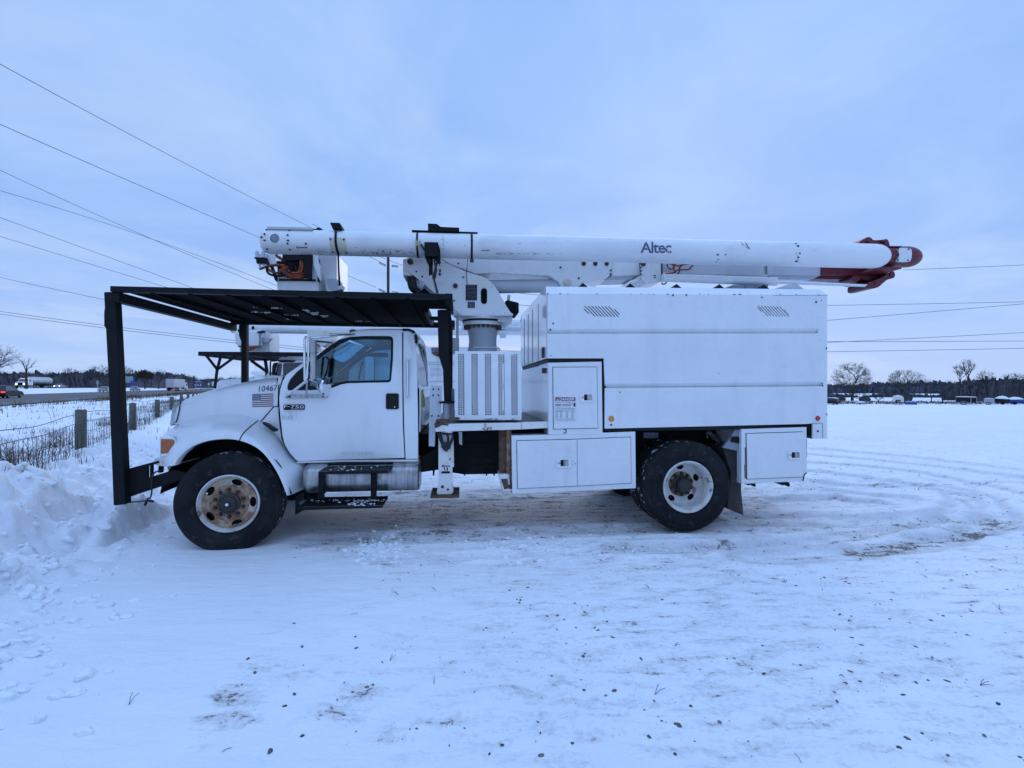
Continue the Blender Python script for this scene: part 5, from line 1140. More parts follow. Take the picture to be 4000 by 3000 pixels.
mb.tube([tuple(onb('B', 1492, 300, .02)), tuple(onb('B', 1490, 385, .02))], .008, 6); mb.tube([tuple(onb('B', 1526, 300, .02)), tuple(onb('B', 1526, 385, .02))], .008, 6); mb.build('buckle', 'cream', ub)
mb = MB(); mb.box((L('B', 1960, 0, UY - .2)[0], UY - .18, L('B', 1960, 488, UY - .2)[2]), (L('B', 1993, 0, UY - .2)[0], UY - .14, L('B', 1960, 462, UY - .2)[2])); mb.build('strap_buckle', 'hub', ub)

# ---- man baskets at the boom tip ----
bk = empty('basket'); bk.parent = T
mb = MB(); mb.prism(LX('P', [(480, 640), (1050, 600), (1095, 1100), (500, 1100), (475, 1000), (478, 800)], .75), .75, 1.35); mb.build('basket_shell', 'whitecab', bk, bev=.03)
mb = MB(); mb.tube([L('P', 515, 888, .735), L('P', 1045, 896, .735)], .008, 6); mb.tube([L('P', 515, 903, .735), L('P', 1045, 908, .735)], .006, 6); mb.build('basket_lip', 'hub', bk)
mb = MB(); mb.prism(LX('P', [(495, 640), (640, 625), (860, 610), (880, 820), (860, 860), (720, 870), (560, 830), (510, 780)], .74), .71, .74); mb.build('valve_panel', 'under', bk)
bk2 = empty('basket'); bk2.parent = T
mb = MB(); mb.prism(LX('P', [(1000, 500), (1345, 500), (1340, 1100), (1060, 1100), (1010, 700)], 1.0), 1.0, 1.65); mb.build('basket_shell', 'whitecab', bk2, bev=.03)
mb = MB(); mb.prism(smoothpts(LX('P', [(1185, 800), (1215, 850), (1370, 890), (1450, 960), (1410, 1050), (1290, 1062), (1230, 1090), (1205, 1060), (1175, 880)], .88), 1), .86, 1.0); mb.build('step_pocket', 'whitecab', bk2, bev=.01)
mb = MB(); mb.prism(LX('P', [(1205, 878), (1345, 885), (1385, 1045), (1290, 1058), (1235, 1020), (1205, 940)], .855), .85, .87); mb.build('step_face', 'grayw', bk2)
mb = MB(); mb.prism(LX('P', [(1000, 540), (1065, 540), (1100, 700), (1108, 830), (1125, 890), (1110, 920), (1095, 900), (1060, 800), (1010, 680)], .70), .70, .72); mb.prism(LX('P', [(345, 530), (500, 530), (440, 610), (520, 620), (470, 660), (390, 690), (350, 650)], .72), .72, .74); mb.build('tip_bracket', 'white', bk)
mb = MB(); mb.prism(LX('P', [(1085, 590), (1100, 620), (1100, 790), (1085, 760), (1070, 650)], .985), .98, 1.0); mb.prism(LX('P', [(1065, 840), (1105, 900), (1105, 940), (1070, 920)], .69), .69, .71); mb.build('basket_slot', 'seal', bk2)
mb = MB(); mb.prism(LX('P', [(145, 572), (330, 575), (360, 672), (300, 655), (190, 655), (185, 605)], .66), .66, .74)
mb.prism(LX('P', [(380, 690), (420, 690), (480, 860), (475, 920), (455, 900)], .7), .7, .74); mb.build('control_plate', 'black', bk)
mb = MB()
for x, y0_, y1_, r_ in ((199, 490, 575, .022), (285, 490, 575, .022), (234, 525, 575, .014), (328, 525, 580, .014), (240, 655, 735, .012), (294, 655, 715, .012), (335, 655, 700, .012)): mb.tube([L('P', x, y0_, .69), L('P', x, y1_, .69)], r_, 8)
mb.build_each('control_lever', 'grayw', bk)
mb = MB()
for pts in ([(240, 740), (330, 705), (440, 685), (600, 690)], [(470, 535), (510, 580), (570, 600)], [(330, 710), (400, 780), (480, 800), (530, 790), (535, 740)], [(600, 690), (560, 740), (570, 790), (640, 850), (740, 870), (860, 850)], [(620, 700), (590, 760), (660, 830), (780, 850), (870, 790)], [(830, 580), (830, 700), (800, 780), (740, 810)], [(850, 580), (860, 700), (840, 800), (760, 840), (700, 830)], [(640, 700), (640, 760), (700, 800), (790, 800), (850, 770)], [(590, 720), (610, 800), (690, 860), (800, 865), (890, 840)], [(520, 560), (540, 600), (600, 620)]):
    mb.tube(smoothpts([L('P', x, y, .69 + .012 * ((x * 7 + y) % 3)) for x, y in pts], 2, False), .016, 6)
mb.build_each('hose', 'hose', bk)
mb = MB()
for pts in ([(340, 700), (340, 780), (400, 830), (520, 840), (600, 830)], [(660, 640), (700, 700), (690, 800)], [(700, 640), (760, 720), (760, 800)], [(620, 640), (740, 660), (800, 640)]): mb.tube(smoothpts([L('P', x, y, .69) for x, y in pts], 2, False), .014, 6)
mb.prism(LX('P', [(565, 530), (990, 530), (975, 700), (972, 880), (940, 900), (935, 860), (880, 860), (880, 600), (680, 620), (600, 610), (565, 590)], .66), .66, .72); mb.build('hose_sleeve', 'under', bk)

# ---- outrigger ----
og = empty('outrigger'); og.parent = T
mb = MB(); mb.prism(LX('G', [(470, 225), (600, 215), (605, 495), (590, 500), (592, 560), (470, 560)], .22), .22, .36); mb.prism(LX('G', [(472, 555), (592, 555), (586, 645), (600, 715), (575, 735), (470, 738), (455, 720), (468, 640)], .18), .18, .40); mb.build('outrigger_leg', 'rustw', og, bev=.006)
mb = MB(); mb.prism(LX('G', [(405, 705), (650, 700), (650, 758), (400, 770)], .05), .05, .62) if False else None
pz = L('G', 500, 765, .08)[2]; px0, px1 = L('G', 399, 765, .08)[0], L('G', 651, 760, .08)[0]
mb.box((px0, .08, pz), (px1, .56, pz + .022)); mb.build('foot_pad', 'rust', og)
mb = MB(); mb.tube([L('G', 500, 738, .28), L('G', 580, 738, .28)], .03); mb.prism(LX('G', [(478, 580), (485, 570), (505, 605), (500, 622), (478, 600)], .215), .21, .225); mb.prism(circ(*L('G', 505, 668, .17)[::2], .018, 8), .174, .182); mb.prism(circ(*L('G', 552, 692, .17)[::2], .014, 8), .174, .182); mb.build_each('rust_patch', 'rust', og)
mb = MB()
for pts in ([(480, 200), (500, 240), (510, 330)], [(540, 200), (560, 250), (540, 330)], [(590, 200), (600, 240), (570, 300), (560, 340)], [(470, 205), (490, 270), (525, 350)]): mb.tube(smoothpts([L('G', x, y, .18) for x, y in pts], 2, False), .014, 6)
mb.prism(LX('G', [(492, 290), (570, 280), (565, 340), (550, 350), (550, 362), (525, 362), (520, 342), (495, 330)], .17), .17, .24); mb.build_each('hose', 'dkhose', og)
MB().prism(LX('G', [(497, 345), (578, 340), (572, 362), (500, 368)], .2), .205, .23).build('pin_bracket', 'rustw', og)
ol = quad('G', 498, 481, 570, 532, .217, .002).build('warning_label', 'label', og); quad('G', 498, 481, 570, 494, .2145, .001).build('label_header', 'labred', og); quad('G', 497, 532, 569, 560, .217, .002).build('label_footer', 'seal', og)
text('DANGER', L('G', 514, 492, .2125), L('G', 564, 492, .2125), L('G', 514, 483, .2125), 'label', og, ext=.0)
mb = MB(); 
for q in ([(513, 500), (520, 500), (534, 528), (526, 530)], [(540, 498), (552, 498), (552, 528), (542, 528)], [(512, 498), (530, 498), (528, 503), (512, 503)]): mb.prism(LX('G', q, .2145), .2125, .2145)
mb.build('label_pictogram', 'seal', og)
mb = MB(); mb.prism(LX('G', [(645, 190), (675, 195), (675, 308), (650, 295)], .3), .3, .33); mb.build('small_bracket', 'grayw', og)
# rusty step ladder
mb = MB(); mb.prism(LX('G', [(993, 180), (1060, 180), (1060, 558), (996, 558)], .12), .12, .17); mb.build('step_frame', 'rust', T)
mb = MB(); mb.prism(LX('G', [(1060, 180), (1102, 180), (1105, 560), (1110, 700), (1100, 725), (1085, 560), (1062, 560)], .06), .08, .12); mb.build('step_side', 'rimrust', T)
mb = MB(); mb.prism(LX('G', [(993, 560), (1062, 558), (1066, 600), (1080, 690), (1112, 686), (1112, 700), (1046, 706), (1030, 706), (1005, 610)], .05), .05, .30); mb.build('fold_down_step', 'rustw', T, bev=.003)
mb = MB(); mb.prism(LX('G', [(1010, 600), (1065, 598), (1080, 680), (1040, 690)], .045), .045, .06); mb.build('step_tread', 'rust', T)
mb = MB()
for k in range(9): p = L('G', 1095, 435 + k * 16, .04); mb.revolve([(.006, 0), (.012, .003), (.006, .006)], p, 'y' if k % 2 else 'x', 8)
mb.tube([L('G', 1093, 180, .05), L('G', 1093, 435, .05)], .004); mb.tube([L('G', 1093, 575, .05), L('G', 1105, 690, .05)], .005); mb.build('chain', 'hub', T)

# ---- chip box ----
cb = empty('chip_box'); cb.parent = T
def vent(z, tops, dx, dy, r):
    o = []
    for (x, y, l) in tops:
        a, b_ = LX(z, [(x, y), (x + dx * l, y + dy * l)], 0); d = Vector((b_[0] - a[0], b_[1] - a[1])).normalized(); n_ = Vector((-d.y, d.x)) * r; pts = []
        for k in range(7): t = math.pi * k / 6; v = Vector(b_) + n_ * math.cos(t) + d * r * math.sin(t); pts.append((v.x, v.y))
        for k in range(7): t = math.pi * k / 6; v = Vector(a) - n_ * math.cos(t) - d * r * math.sin(t); pts.append((v.x, v.y))
        o.append(pts)
    return o
v1 = vent('C', [(1510, 236, .45)] + [(1518 + 29 * k, 213 + k * .6, 1) for k in range(8)] + [(1772, 242, .5)], 82, 86, .0062)
v2 = vent('K', [(-126, 1110, .42)] + [(-115 + 37 * k, 1092 + k * 1.2, 1) for k in range(8)] + [(200, 1140, .5)], 112, 120, .0062)
g1 = (LX('C', [(1186, 413), (1186, 452)], 0), LX('D', [(1800, -1000)], 0))
# the two pressed grooves, measured at the left and right ends
gL1, gR1 = LX('C', [(1190, 412), (1190, 450)], 0), LX('W', [(1768, 709), (1768, 720)], 0)
gL2, gR2 = LX('C', [(1690, 884), (1690, 921)], 0), LX('D', [(1795, 312), (1795, 352)], 0)
TLc, TRc = LX('C', [(1178, 103)], 0)[0], LX('K', [(731, 958)], 0)[0]
left_x = LX('C', [(1188, 663)], 0)[0]
stepA, stepB, botL = LX('C', [(1188, 663), (1678, 663), (1686, 1270)], 0)
bR = LX('D', [(1660, 677), (1715, 672), (1715, 805), (1843, 803)], 0)
def lerp2(a, b_, x): t = (x - a[0]) / (b_[0] - a[0]); return (x, a[1] + (b_[1] - a[1]) * t)
TH = .02; xR = TRc[0]
mb = MB()
mb.prism([lerp2(TLc, TRc, xR), TLc, (gL1[0][0] - .002, gL1[0][1]), lerp2(gL1[0], gR1[0], xR)], 0, TH, [h for h in v1 + v2])
mb.prism([lerp2(gL1[1], gR1[1], xR), (gL1[1][0] - .002, gL1[1][1]), stepA, stepB, (gL2[0][0] - .004, gL2[0][1]), lerp2(gL2[0], gR2[0], xR)], 0, TH)
mb.prism([lerp2(gL2[1], gR2[1], xR), (gL2[1][0] - .004, gL2[1][1]), botL, bR[0], bR[1], (bR[1][0], bR[3][1]), (xR, bR[3][1])], 0, TH)
for (a, b_), (c, d) in ((gL1, gR1), (gL2, gR2)):
    xe_ = c[0]; A, B = (a[0] - .004, a[1]), (b_[0] - .004, b_[1]); C_, D_ = lerp2(a, c, xe_), lerp2(b_, d, xe_)
    mb.add([(A[0], 0, A[1]), (C_[0], 0, C_[1]), (D_[0], .045, D_[1] + .006), (B[0], .045, B[1] + .006), (D_[0], 0, D_[1]), (B[0], 0, B[1])], [(0, 1, 2, 3), (3, 2, 4, 5)])
    C2, D2 = lerp2(a, c, xR), lerp2(b_, d, xR)
    mb.add([(C_[0], 0, C_[1]), (C2[0], 0, C2[1]), (D2[0], 0, D2[1]), (D_[0], 0, D_[1]), (D_[0], .045, D_[1] + .006)], [(0, 1, 2, 3), (0, 3, 4)])
mb.build('side_panel', 'white', cb, 0)
BW = 2.44; xL = left_x[0]
mb = MB(); mb.box((xL + .02, BW - .02, stepA[1]), (xR, BW, TLc[1])); mb.box((stepB[0], BW - .02, bR[0][1] - .1), (xR, BW, stepA[1])); mb.build('side_panel', 'white', cb)
# sloped roof edge and roof
rt1, rt2, rt3 = L('C', 1165, 43, .10), L('K', 560, 880, .10), L('K', 645, 886, .10)
mb = MB()
for f_ in (False, True):
    g = (lambda y: BW - y) if f_ else (lambda y: y)
    mb.add([(TLc[0], g(0), TLc[1] - .0), (xR, g(0), TRc[1]), (rt3[0], g(.10), rt3[2]), (rt1[0] + .02, g(.10), rt1[2])], [(0, 1, 2, 3)])
mb.add([(rt1[0] + .02, .10, rt1[2]), (rt3[0], .10, rt3[2]), (rt3[0], BW - .1, rt3[2]), (rt1[0] + .02, BW - .1, rt1[2])], [(0, 1, 2, 3)])
mb.add([(xR, 0, TRc[1]), (xR, BW, TRc[1]), (rt3[0], BW - .1, rt3[2]), (rt3[0], .1, rt3[2])], [(0, 1, 2, 3)])
mb.build('roof', 'white', cb, 0)
# front wall with its ribs; glossy
zb_, ztp = stepA[1], TLc[1]
mb = MB(); ys = [0, .5, .52, 1.0, 1.02, 1.5, 1.52, 2.0, 2.02, BW]
mb.add([(xL, 0, zb_), (xL, BW, zb_), (xL, BW, ztp), (xL + .0, 0, ztp), (rt1[0] + .02, .10, rt1[2]), (rt1[0] + .02, BW - .10, rt1[2])], [(0, 1, 2, 3), (3, 2, 5, 4)]); fwl = mb.build('front_wall', 'boxfront', cb, 0)
mb = MB()
for y in (.62, 1.12, 1.55, 1.98): mb.box((xL - .006, y, zb_ + .01), (xL + .004, y + .016, ztp - .01))
mb.box((xL - .006, 0, zb_), (xL + .004, .014, ztp)); fr_ = mb.build('front_seams', 'grayw', cb)
mb = MB(); p = L('C', 1137, 600, 0); zz0, zz1 = p[2] - .06, p[2] + .06; mb.box((xL - .015, .18, zz0), (xL + .002, .30, zz1)); mb.build('front_latch', 'hub', cb)
mb = MB(); mb.box((xL + .0, .0, zb_ - .012), (xR - .1, BW, zb_ - .002)) if False else None
mb.box((xL + .02, .03, zb_ - .05), (stepB[0] + .02, BW - .03, zb_ - .002)); mb.box((stepB[0] - .002, .02, botL[1]), (stepB[0] + .03, BW - .03, zb_)); mb.box((botL[0], .03, botL[1] - .03), (bR[0][0] + .1, BW - .03, botL[1] + .01)); mb.build('floor_frame', 'seal', cb)
mb = MB(); mb.add([(xR - .02, .02, botL[1]), (xR - .02, BW - .02, botL[1]), (xR - .02, BW - .02, TRc[1]), (xR - .02, .02, TRc[1])], [(0, 1, 2, 3)]); mb.build('tailgate', 'white', cb, 0)
MB().prism(LX('K', [(-60, 1158), (270, 1158), (270, 1245), (-60, 1245)], .03), .024, .03).build('vent_light_plate', 'white', cb, 0)  # white plate added close behind the lower slots to imitate light showing through
mb = MB(); tb = LX('D', [(1715, 672), (1798, 670), (1798, 803), (1716, 805)], -.006); mb.prism(tb, -.006, -.001); mb.build('corner_bracket', 'white', cb, bev=.002)
mb = MB(); mb.tube([L('D', x, y, -.007) for x, y in ((1714, 673), (1798, 671), (1799, 803))], .004, 4); mb.tube([L('D', x, y, -.002) for x, y in ((1828, 587), (1842, 601))], .006, 4)
for z, pts in (('K', [(735, 958), (60, 958)]),): mb.tube([L(z, x, y, -.001) for x, y in pts], .0028, 4)
mb.build('panel_seam', 'labgrey', cb)
mb = MB(); rng = random.Random(6)
for k in range(46):
    x = rng.uniform(1200, 3300); y = 1.0; p = (x,)
    a_ = LX('S', [(x, 1147 + (x - 2130) * .0035)], -.002)[0]; r_ = rng.uniform(.002, .007); mb.prism([(a_[0] - r_ * 2, a_[1]), (a_[0] + r_, a_[1] + r_), (a_[0] + 2.5 * r_, a_[1] - r_ * .4), (a_[0], a_[1] - r_)], -.004, -.001) if a_[0] > TLc[0] and a_[0] < xR - .02 else None
for z, x, y, r_ in (('C', 1240, 361, .010), ('C', 1216, 416, .012), ('C', 1818, 957, .006), ('C', 1222, 640, .006), ('D', 1833, 23, .010), ('D', 1797, 345, .012), ('D', 1797, 326, .008), ('D', 1798, 735, .008), ('I', 1037, 1114, .012), ('I', 845, 1116, .012), ('K', 660, 1022, .006), ('D', 45, 402, .006), ('D', 905, 240, .004)):
    a_ = LX(z, [(x, y)], -.002)[0]; mb.prism(circ(a_[0], a_[1], r_, 7), -.004, -.001)
mb.prism(LX('I', [(2110, 1140), (2120, 1135), (2138, 1150), (2138, 1162), (2122, 1155)], -.002), -.004, -.001)
mb.build('paint_chips', 'hub', cb)
def lens(z, x, y, rpx, mat, name, parent, y0=0.0):
    p = L(z, x, y, y0); r = ml(z, x, y0, rpx); mb = MB(); mb.revolve([(0, -.012), (r * .8, -.011), (r * .94, -.006), (r, .002)], (p[0], p[1], p[2]), 'y', 28); o = mb.build(name, mat, parent, 40)
    MB().revolve([(r * .97, -.004), (r * 1.09, -.003), (r * 1.1, .002)], (p[0], p[1], p[2]), 'y', 28).build('lens_rim', 'label', o); return o
lens('C', 1742, 1185, 27, 'orange', 'amber_reflector', cb); lens('D', 1755, 628, 24, 'redlens', 'red_reflector', cb)
for z, x, y, r in (('C', 1741, 1237, 9), ('D', 1757, 739, 9), ('K', 593, 1041, 13)): p = L(z, x, y, -.006 if z == 'D' else 0); MB().revolve([(0, -.010), (ml(z, x, 0, r) * .8, -.009), (ml(z, x, 0, r), .001)], p, 'y', 14).build('small_marker', 'hub', cb)
mb = MB(); rz3 = rt3[2]
for z, x, y in (('I', 240, 1003), ('I', 912, 1012), ('I', 1533, 1017), ('I', 2176, 1020), ('C', 1502, 45), ('C', 1915, 49)):
    p = L(z, x, y, .12); mb.add([(p[0] - .055, .13, p[2]), (p[0] + .055, .13, p[2]), (p[0], .15, p[2] + .055), (p[0] - .02, .9, p[2] - .02)], [(0, 1, 2), (0, 2, 3), (1, 3, 2)])
mb.build_each('roof_hook', 'black', cb, 0)
mb = MB(); mb.prism(LX('K', [(85, 878), (315, 805), (375, 878)], .4), .4, 1.2); mb.prism(LX('K', [(320, 806), (345, 806), (440, 880), (376, 880)], .42), .42, 1.18); mb.build('boom_rest', 'grayw', cb)
mb = MB(); mb.prism(LX('I', [(1718, 966), (2212, 960), (2212, 1030), (1716, 1020)], .9), .9, 1.5)
for x in (1898, 2036): mb.prism(LX('I', [(x - 4, 966), (x + 4, 966), (x + 4, 1020), (x - 4, 1020)], .89), .88, .9)
mb.build('boom_cradle', 'labgrey', cb)

# ---- tool boxes ----
def latch(z, x0, y0, x1, y1, yp, parent):
    e = empty('latch'); e.parent = parent.parent if parent.parent and parent.parent != T else parent
    e.parent = parent
    A_ = LX(z, [(x0, y1), (x1, y0)], yp); (ax_, az), (bx_, bz_) = A_; w_, h_ = bx_ - ax_, bz_ - az
    mb = MB(); mb.prism(rrect(ax_, az, bx_, bz_, h_ * .24), yp - .012, yp + .004, [rrect(ax_ + w_ * .10, az + h_ * .14, bx_ - w_ * .10, bz_ - h_ * .12, h_ * .16)], 0); mb.prism(rrect(ax_ + w_ * .08, az + h_ * .1, bx_ - w_ * .08, bz_ - h_ * .1, h_ * .14), yp - .003, yp + .003)
    o = mb.build('latch_body', 'chrome', parent, 30, bev=.002)
    mb = MB(); mb.prism(rrect(ax_ + w_ * .29, az + h_ * .17, bx_ - w_ * .14, bz_ - h_ * .15, .004), yp - .0045, yp - .002); mb.build('latch_recess', 'seal', parent)
    mb = MB(); mb.prism(rrect(ax_ + w_ * .50, az + h_ * .19, bx_ - w_ * .16, bz_ - h_ * .17, .006), yp - .013, yp - .004); mb.revolve([(0, -.006), (h_ * .13, -.005), (h_ * .15, 0)], (ax_ + w_ * .19, yp - .003, (az + bz_) / 2), 'y', 14); mb.build('latch_paddle', 'alum', parent, bev=.002)
    bpy.data.objects.remove(e)
def boxdoor(z, pts, yp, parent, gap=4.5):
    cxm = sum(p[0] for p in pts) / len(pts); cym = sum(p[1] for p in pts) / len(pts)
    MB().prism(LX(z, pts, yp), yp - .003, yp).build('door_seal', 'seal', parent)
    inn = [(x + (gap if x < cxm else -gap), y + (gap if y < cym else -gap)) for x, y in pts]
    return MB().prism(LX(z, inn, yp), yp - .014, yp - .002).build('door', 'white', parent, bev=.003)
tb1 = empty('tall_tool_box'); tb1.parent = T
o1 = LX('C', [(1197, 701), (1660, 691), (1668, 1318), (1200, 1322)], .0)
MB().prism(o1, .0, .62).build('box_shell', 'white', tb1, bev=.004)
xf1, zlo, zhi = o1[0][0], dz_, o1[0][1]
mb = MB(); mb.box((xf1 + .0, .62, zlo), (xf1 + .03, BW, zhi - .01)); mb.box((xf1 - .004, .006, zlo), (xf1 - .001, .62, zhi - .006)); mb.build('front_sheet', 'boxfront', tb1)
mb = MB(); p = L('C', 1172, 770, .12); mb.box((xf1 - .05, .08, p[2] - .03), (xf1, .14, p[2] + .03)); mb.build('marker_light', 'hub', tb1)
zd_ = L('C', 1080, 1000, .8)[2]
boxdoor('C', [(1234, 738), (1619, 735), (1628, 1268), (1240, 1276)], 0, tb1)
latch('V', 915, 750, 1217, 938, -.014, tb1)
yp = -.014
sg = MB().prism(LX('V', [(372, 1368), (845, 1360), (845, 818), (370, 830)], yp), yp - .002, yp).build('danger_label', 'label', tb1)
MB().prism(LX('V', [(380, 924), (818, 918), (818, 838), (380, 842)], yp - .002), yp - .003, yp - .0015).build('label_header', 'labred', sg) if False else quad('V', 380, 840, 818, 921, yp - .0022, .001).build('label_header', 'labred', tb1)
text('DANGER', L('V', 475, 912, yp - .0035), L('V', 800, 906, yp - .0035), L('V', 475, 853, yp - .0035), 'label', tb1, 'label_lettering', bold=.03)
mb = MB(); mb.prism(LX('V', [(400, 912), (462, 911), (431, 858)], yp - .003), yp - .0045, yp - .003); mb.build('warning_triangle', 'label', tb1)
mb = MB(); mb.prism(LX('V', [(429, 900), (434, 900), (434, 875), (429, 875)], yp - .005), yp - .0055, yp - .0045); mb.prism(LX('V', [(429, 907), (434, 907), (434, 902), (429, 902)], yp - .005), yp - .0055, yp - .0045); mb.build('exclamation_mark', 'labred', tb1)
text('Hazardous voltage.', L('V', 381, 972, yp - .003), L('V', 727, 968, yp - .003), L('V', 381, 942, yp - .003), 'ink', tb1, 'label_lettering')
text('KEEP AWAY!', L('V', 381, 1030, yp - .003), L('V', 725, 1026, yp - .003), L('V', 381, 987, yp - .003), 'ink', tb1, 'label_lettering', bold=.03)
text('Will shock, burn or cause death.', L('V', 381, 1060, yp - .003), L('V', 720, 1056, yp - .003), L('V', 381, 1044, yp - .003), 'ink', tb1, 'label_lettering')
mb = MB(); mb.tube([L('V', x, y, yp - .003) for x, y in ((740, 952), (755, 960), (770, 968), (758, 985), (768, 1000), (782, 1006))], .0018, 5)
mb.prism(LX('V', [(778, 975), (790, 955), (805, 955), (818, 975), (820, 1020), (808, 1046), (785, 1044), (776, 1010)], yp - .003), yp - .0045, yp - .003); mb.build('hand_pictogram', 'ink', tb1)
mb = MB()
for x0, x1, y, h in ((383, 805, 1080, 6), (640, 800, 1105, 4), (388, 630, 1118, 4), (388, 808, 1326, 9), (575, 648, 1357, 4), (385, 820, 1098, 2), (385, 820, 1135, 2), (385, 820, 1300, 2)): mb.prism(LX('V', [(x0, y + h), (x1, y + h - 3), (x1, y - 3), (x0, y)], yp - .003), yp - .004, yp - .003)
for x in (395, 425, 488, 517, 617, 645, 735, 764): mb.prism(LX('V', [(x, 1290), (x + 9, 1290), (x + 9, 1160), (x, 1160)], yp - .003), yp - .004, yp - .003)
for x in (385, 470, 600, 718): mb.prism(LX('V', [(x, 1150), (x + 80, 1149), (x + 80, 1142), (x, 1143)], yp - .003), yp - .004, yp - .003)
mb.build('label_print', 'labgrey', tb1)
mb = MB(); p = L('C', 1348, 1292, 0)
mb.tube([(p[0] - .015 + .022 * math.cos(t), -.004, p[2] + .022 * math.sin(t)) for t in [R(-110 + 22 * k) for k in range(11)]], .005, 5); mb.build('scratch_mark', 'hub', tb1)
tb2 = empty('long_tool_box'); tb2.parent = T
MB().prism(LX('G', [(1103, 226), (1425, 218), (2172, 190), (2177, 680), (1110, 727)], .004), .004, .60).build('box_shell', 'white', tb2, bev=.004)
boxdoor('G', [(1143, 266), (1600, 255), (2132, 234), (2137, 637), (1660, 662), (1150, 684)], .004, tb2)
mb = MB(); mb.tube([L('G', 1668, 262, -.011), L('G', 1672, 662, -.011)], .003, 4); mb.build('seam', 'labgrey', tb2)
latch('G', 1488, 421, 1613, 502, -.010, tb2)
mb = MB(); rng = random.Random(7)
for _ in range(16): x, y = rng.uniform(1620, 1672), rng.uniform(440, 500); p = L('G', x, y, -.011); mb.prism(circ(p[0], p[2], rng.uniform(.001, .004), 6), -.0115, -.009)
mb.build('paint_chips', 'hub', tb2)
tb3 = empty('rear_tool_box'); tb3.parent = T
MB().prism(LX('D', [(1098, 722), (1660, 704), (1664, 1100), (1640, 1130), (1630, 1172), (1098, 1195)], .004), .004, .60).build('box_shell', 'white', tb3, bev=.004)
boxdoor('D', [(1133, 757), (1630, 742), (1632, 1136), (1140, 1155)], .004, tb3)
latch('D', 1498, 910, 1609, 982, -.010, tb3)
mb = MB(); mb.prism(LX('D', [(1124, 1030), (1134, 1030), (1138, 1150), (1128, 1145)], -.001), -.002, .003); mb.prism(LX('D', [(1130, 880), (1135, 880), (1135, 1040), (1130, 1040)], -.001), -.002, .003); mb.build('rust_streak', 'rust', tb3)
mb = MB(); mb.tube([L('D', x, y, -.001) for x, y in ((1661, 1098), (1640, 1120), (1634, 1148), (1630, 1170))], .006, 5); p = L('D', 1087, 733, .0); mb.build('corner_crack', 'under', tb3)
mb = MB()
for x in (1105, 1400): mb.prism(LX('D', [(x, 1190), (x + 62, 1210), (x + 64, 1198), (x + 108, 1220), (x + 118, 1212), (x + 112, 1182), (x, 1186)], .2), .2, .26)
mb.prism(LX('D', [(1630, 1140), (1660, 1110), (1664, 1060), (1700, 700), (1715, 800), (1700, 795), (1664, 780)], .3), .3, 1.6) if False else None
mb.prism(LX('D', [(1660, 675), (1716, 670), (1716, 806), (1690, 785), (1662, 778)], .12), .12, 2.3); mb.build('box_runner', 'black', tb3)
# mud flap and its bracket
mfl = MB(); mfl.prism(LX('D', [(930, 870), (1102, 900), (1104, 960), (1096, 1250), (1117, 1468), (1060, 1445), (975, 1410), (985, 1300), (1000, 1200), (1010, 1100)], .10), .10, .72); mfl.build('mud_flap', pm('dirty_mud_flap', (.022, .021, .022), .8, 0, [((.16, .14, .13), 14, .60, .66, .7, (1, 1, .4)), ((.06, .05, .045), 4, .45, .6, .6)]), T, bev=.004)
mb = MB(); mb.prism(LX('D', [(1035, 715), (1098, 722), (1098, 912), (1040, 905), (930, 880), (1000, 790)], .08), .06, .10); mb.build('flap_bracket', 'labgrey', T); mb = MB(); mb.prism(LX('D', [(1015, 785), (1098, 790), (1098, 850), (1000, 830)], .055), .05, .065); mb.build('flap_clamp', 'black', T)

# ================= second bucket truck behind =================
OY = 14.0
T2 = empty('bucket_truck', (0, OY, 0), PSI, 'second white bucket truck partly hidden behind the large one, slatted guard roof on forked struts', 'bucket truck')
def P2(name, z, pts, y0, y1, mat, par=T2, bev=0, sm=0):
    q = LX(z, smoothpts(pts, sm) if sm else pts, y0, OY); return MB().prism(q, y0, y1).build(name, mat, par, bev=bev)
def T2t(mb, z, pts, r, n=8): mb.tube([L(z, *p, OY) for p in pts], r, n)
c2 = P2('cab', 'F', [(170, 640), (200, 560), (222, 500), (280, 465), (500, 462), (760, 462), (770, 700), (780, 1500), (100, 1500), (90, 700)], .25, 2.2, 'white', bev=.03)
P2('cab_roof', 'F', [(262, 440), (320, 422), (500, 418), (620, 424), (700, 440), (780, 470), (255, 470)], .3, 2.1, 'white', bev=.03)
P2('sun_visor', 'F', [(215, 462), (275, 458), (440, 462), (450, 472), (420, 488), (290, 488)], .2, 2.1, 'seal')
P2('side_window', 'F', [(312, 510), (330, 498), (520, 490), (620, 492), (600, 640), (312, 640)], .24, .26, 'carglass')
P2('side_window', 'F', [(218, 640), (245, 540), (262, 505), (290, 500), (298, 520), (285, 640)], .24, .26, 'carglass')
P2('air_deflector', 'F', [(182, 635), (185, 540), (200, 495), (232, 490), (225, 520), (205, 560), (200, 635)], .1, .24, 'seal')
mb = MB(); T2t(mb, 'F', [(165, 640, .1), (165, 490, .1), (175, 472, .1), (240, 470, .2)], .022); T2t(mb, 'F', [(105, 475, .1), (128, 610, .1)], .04); mb.build('mirror_bar', 'black', T2)
P2('hood', 'F', [(-500, 760), (-420, 690), (0, 655), (90, 668), (110, 640), (145, 590), (170, 640), (100, 1500), (-480, 1500)], .4, 2.0, 'white', bev=.04)
P2('wiper_snow', 'F', [(-20, 662), (0, 640), (60, 650), (100, 660), (90, 690), (0, 690)], .3, 1.6, 'snowc', sm=1)
mb = MB(); 
a_, b_ = L('U', 1020, 485, -.05, OY), L('A', 1880, 738, -.05, OY); aa = L('U', 1020, 485, 2.5, OY); zt2 = a_[2]
xA, xB = a_[0], a_[0] + 4.9
for y in (-.05, 2.45): mb.bar((xA, y, zt2), (xB, y, zt2), .07, .11)
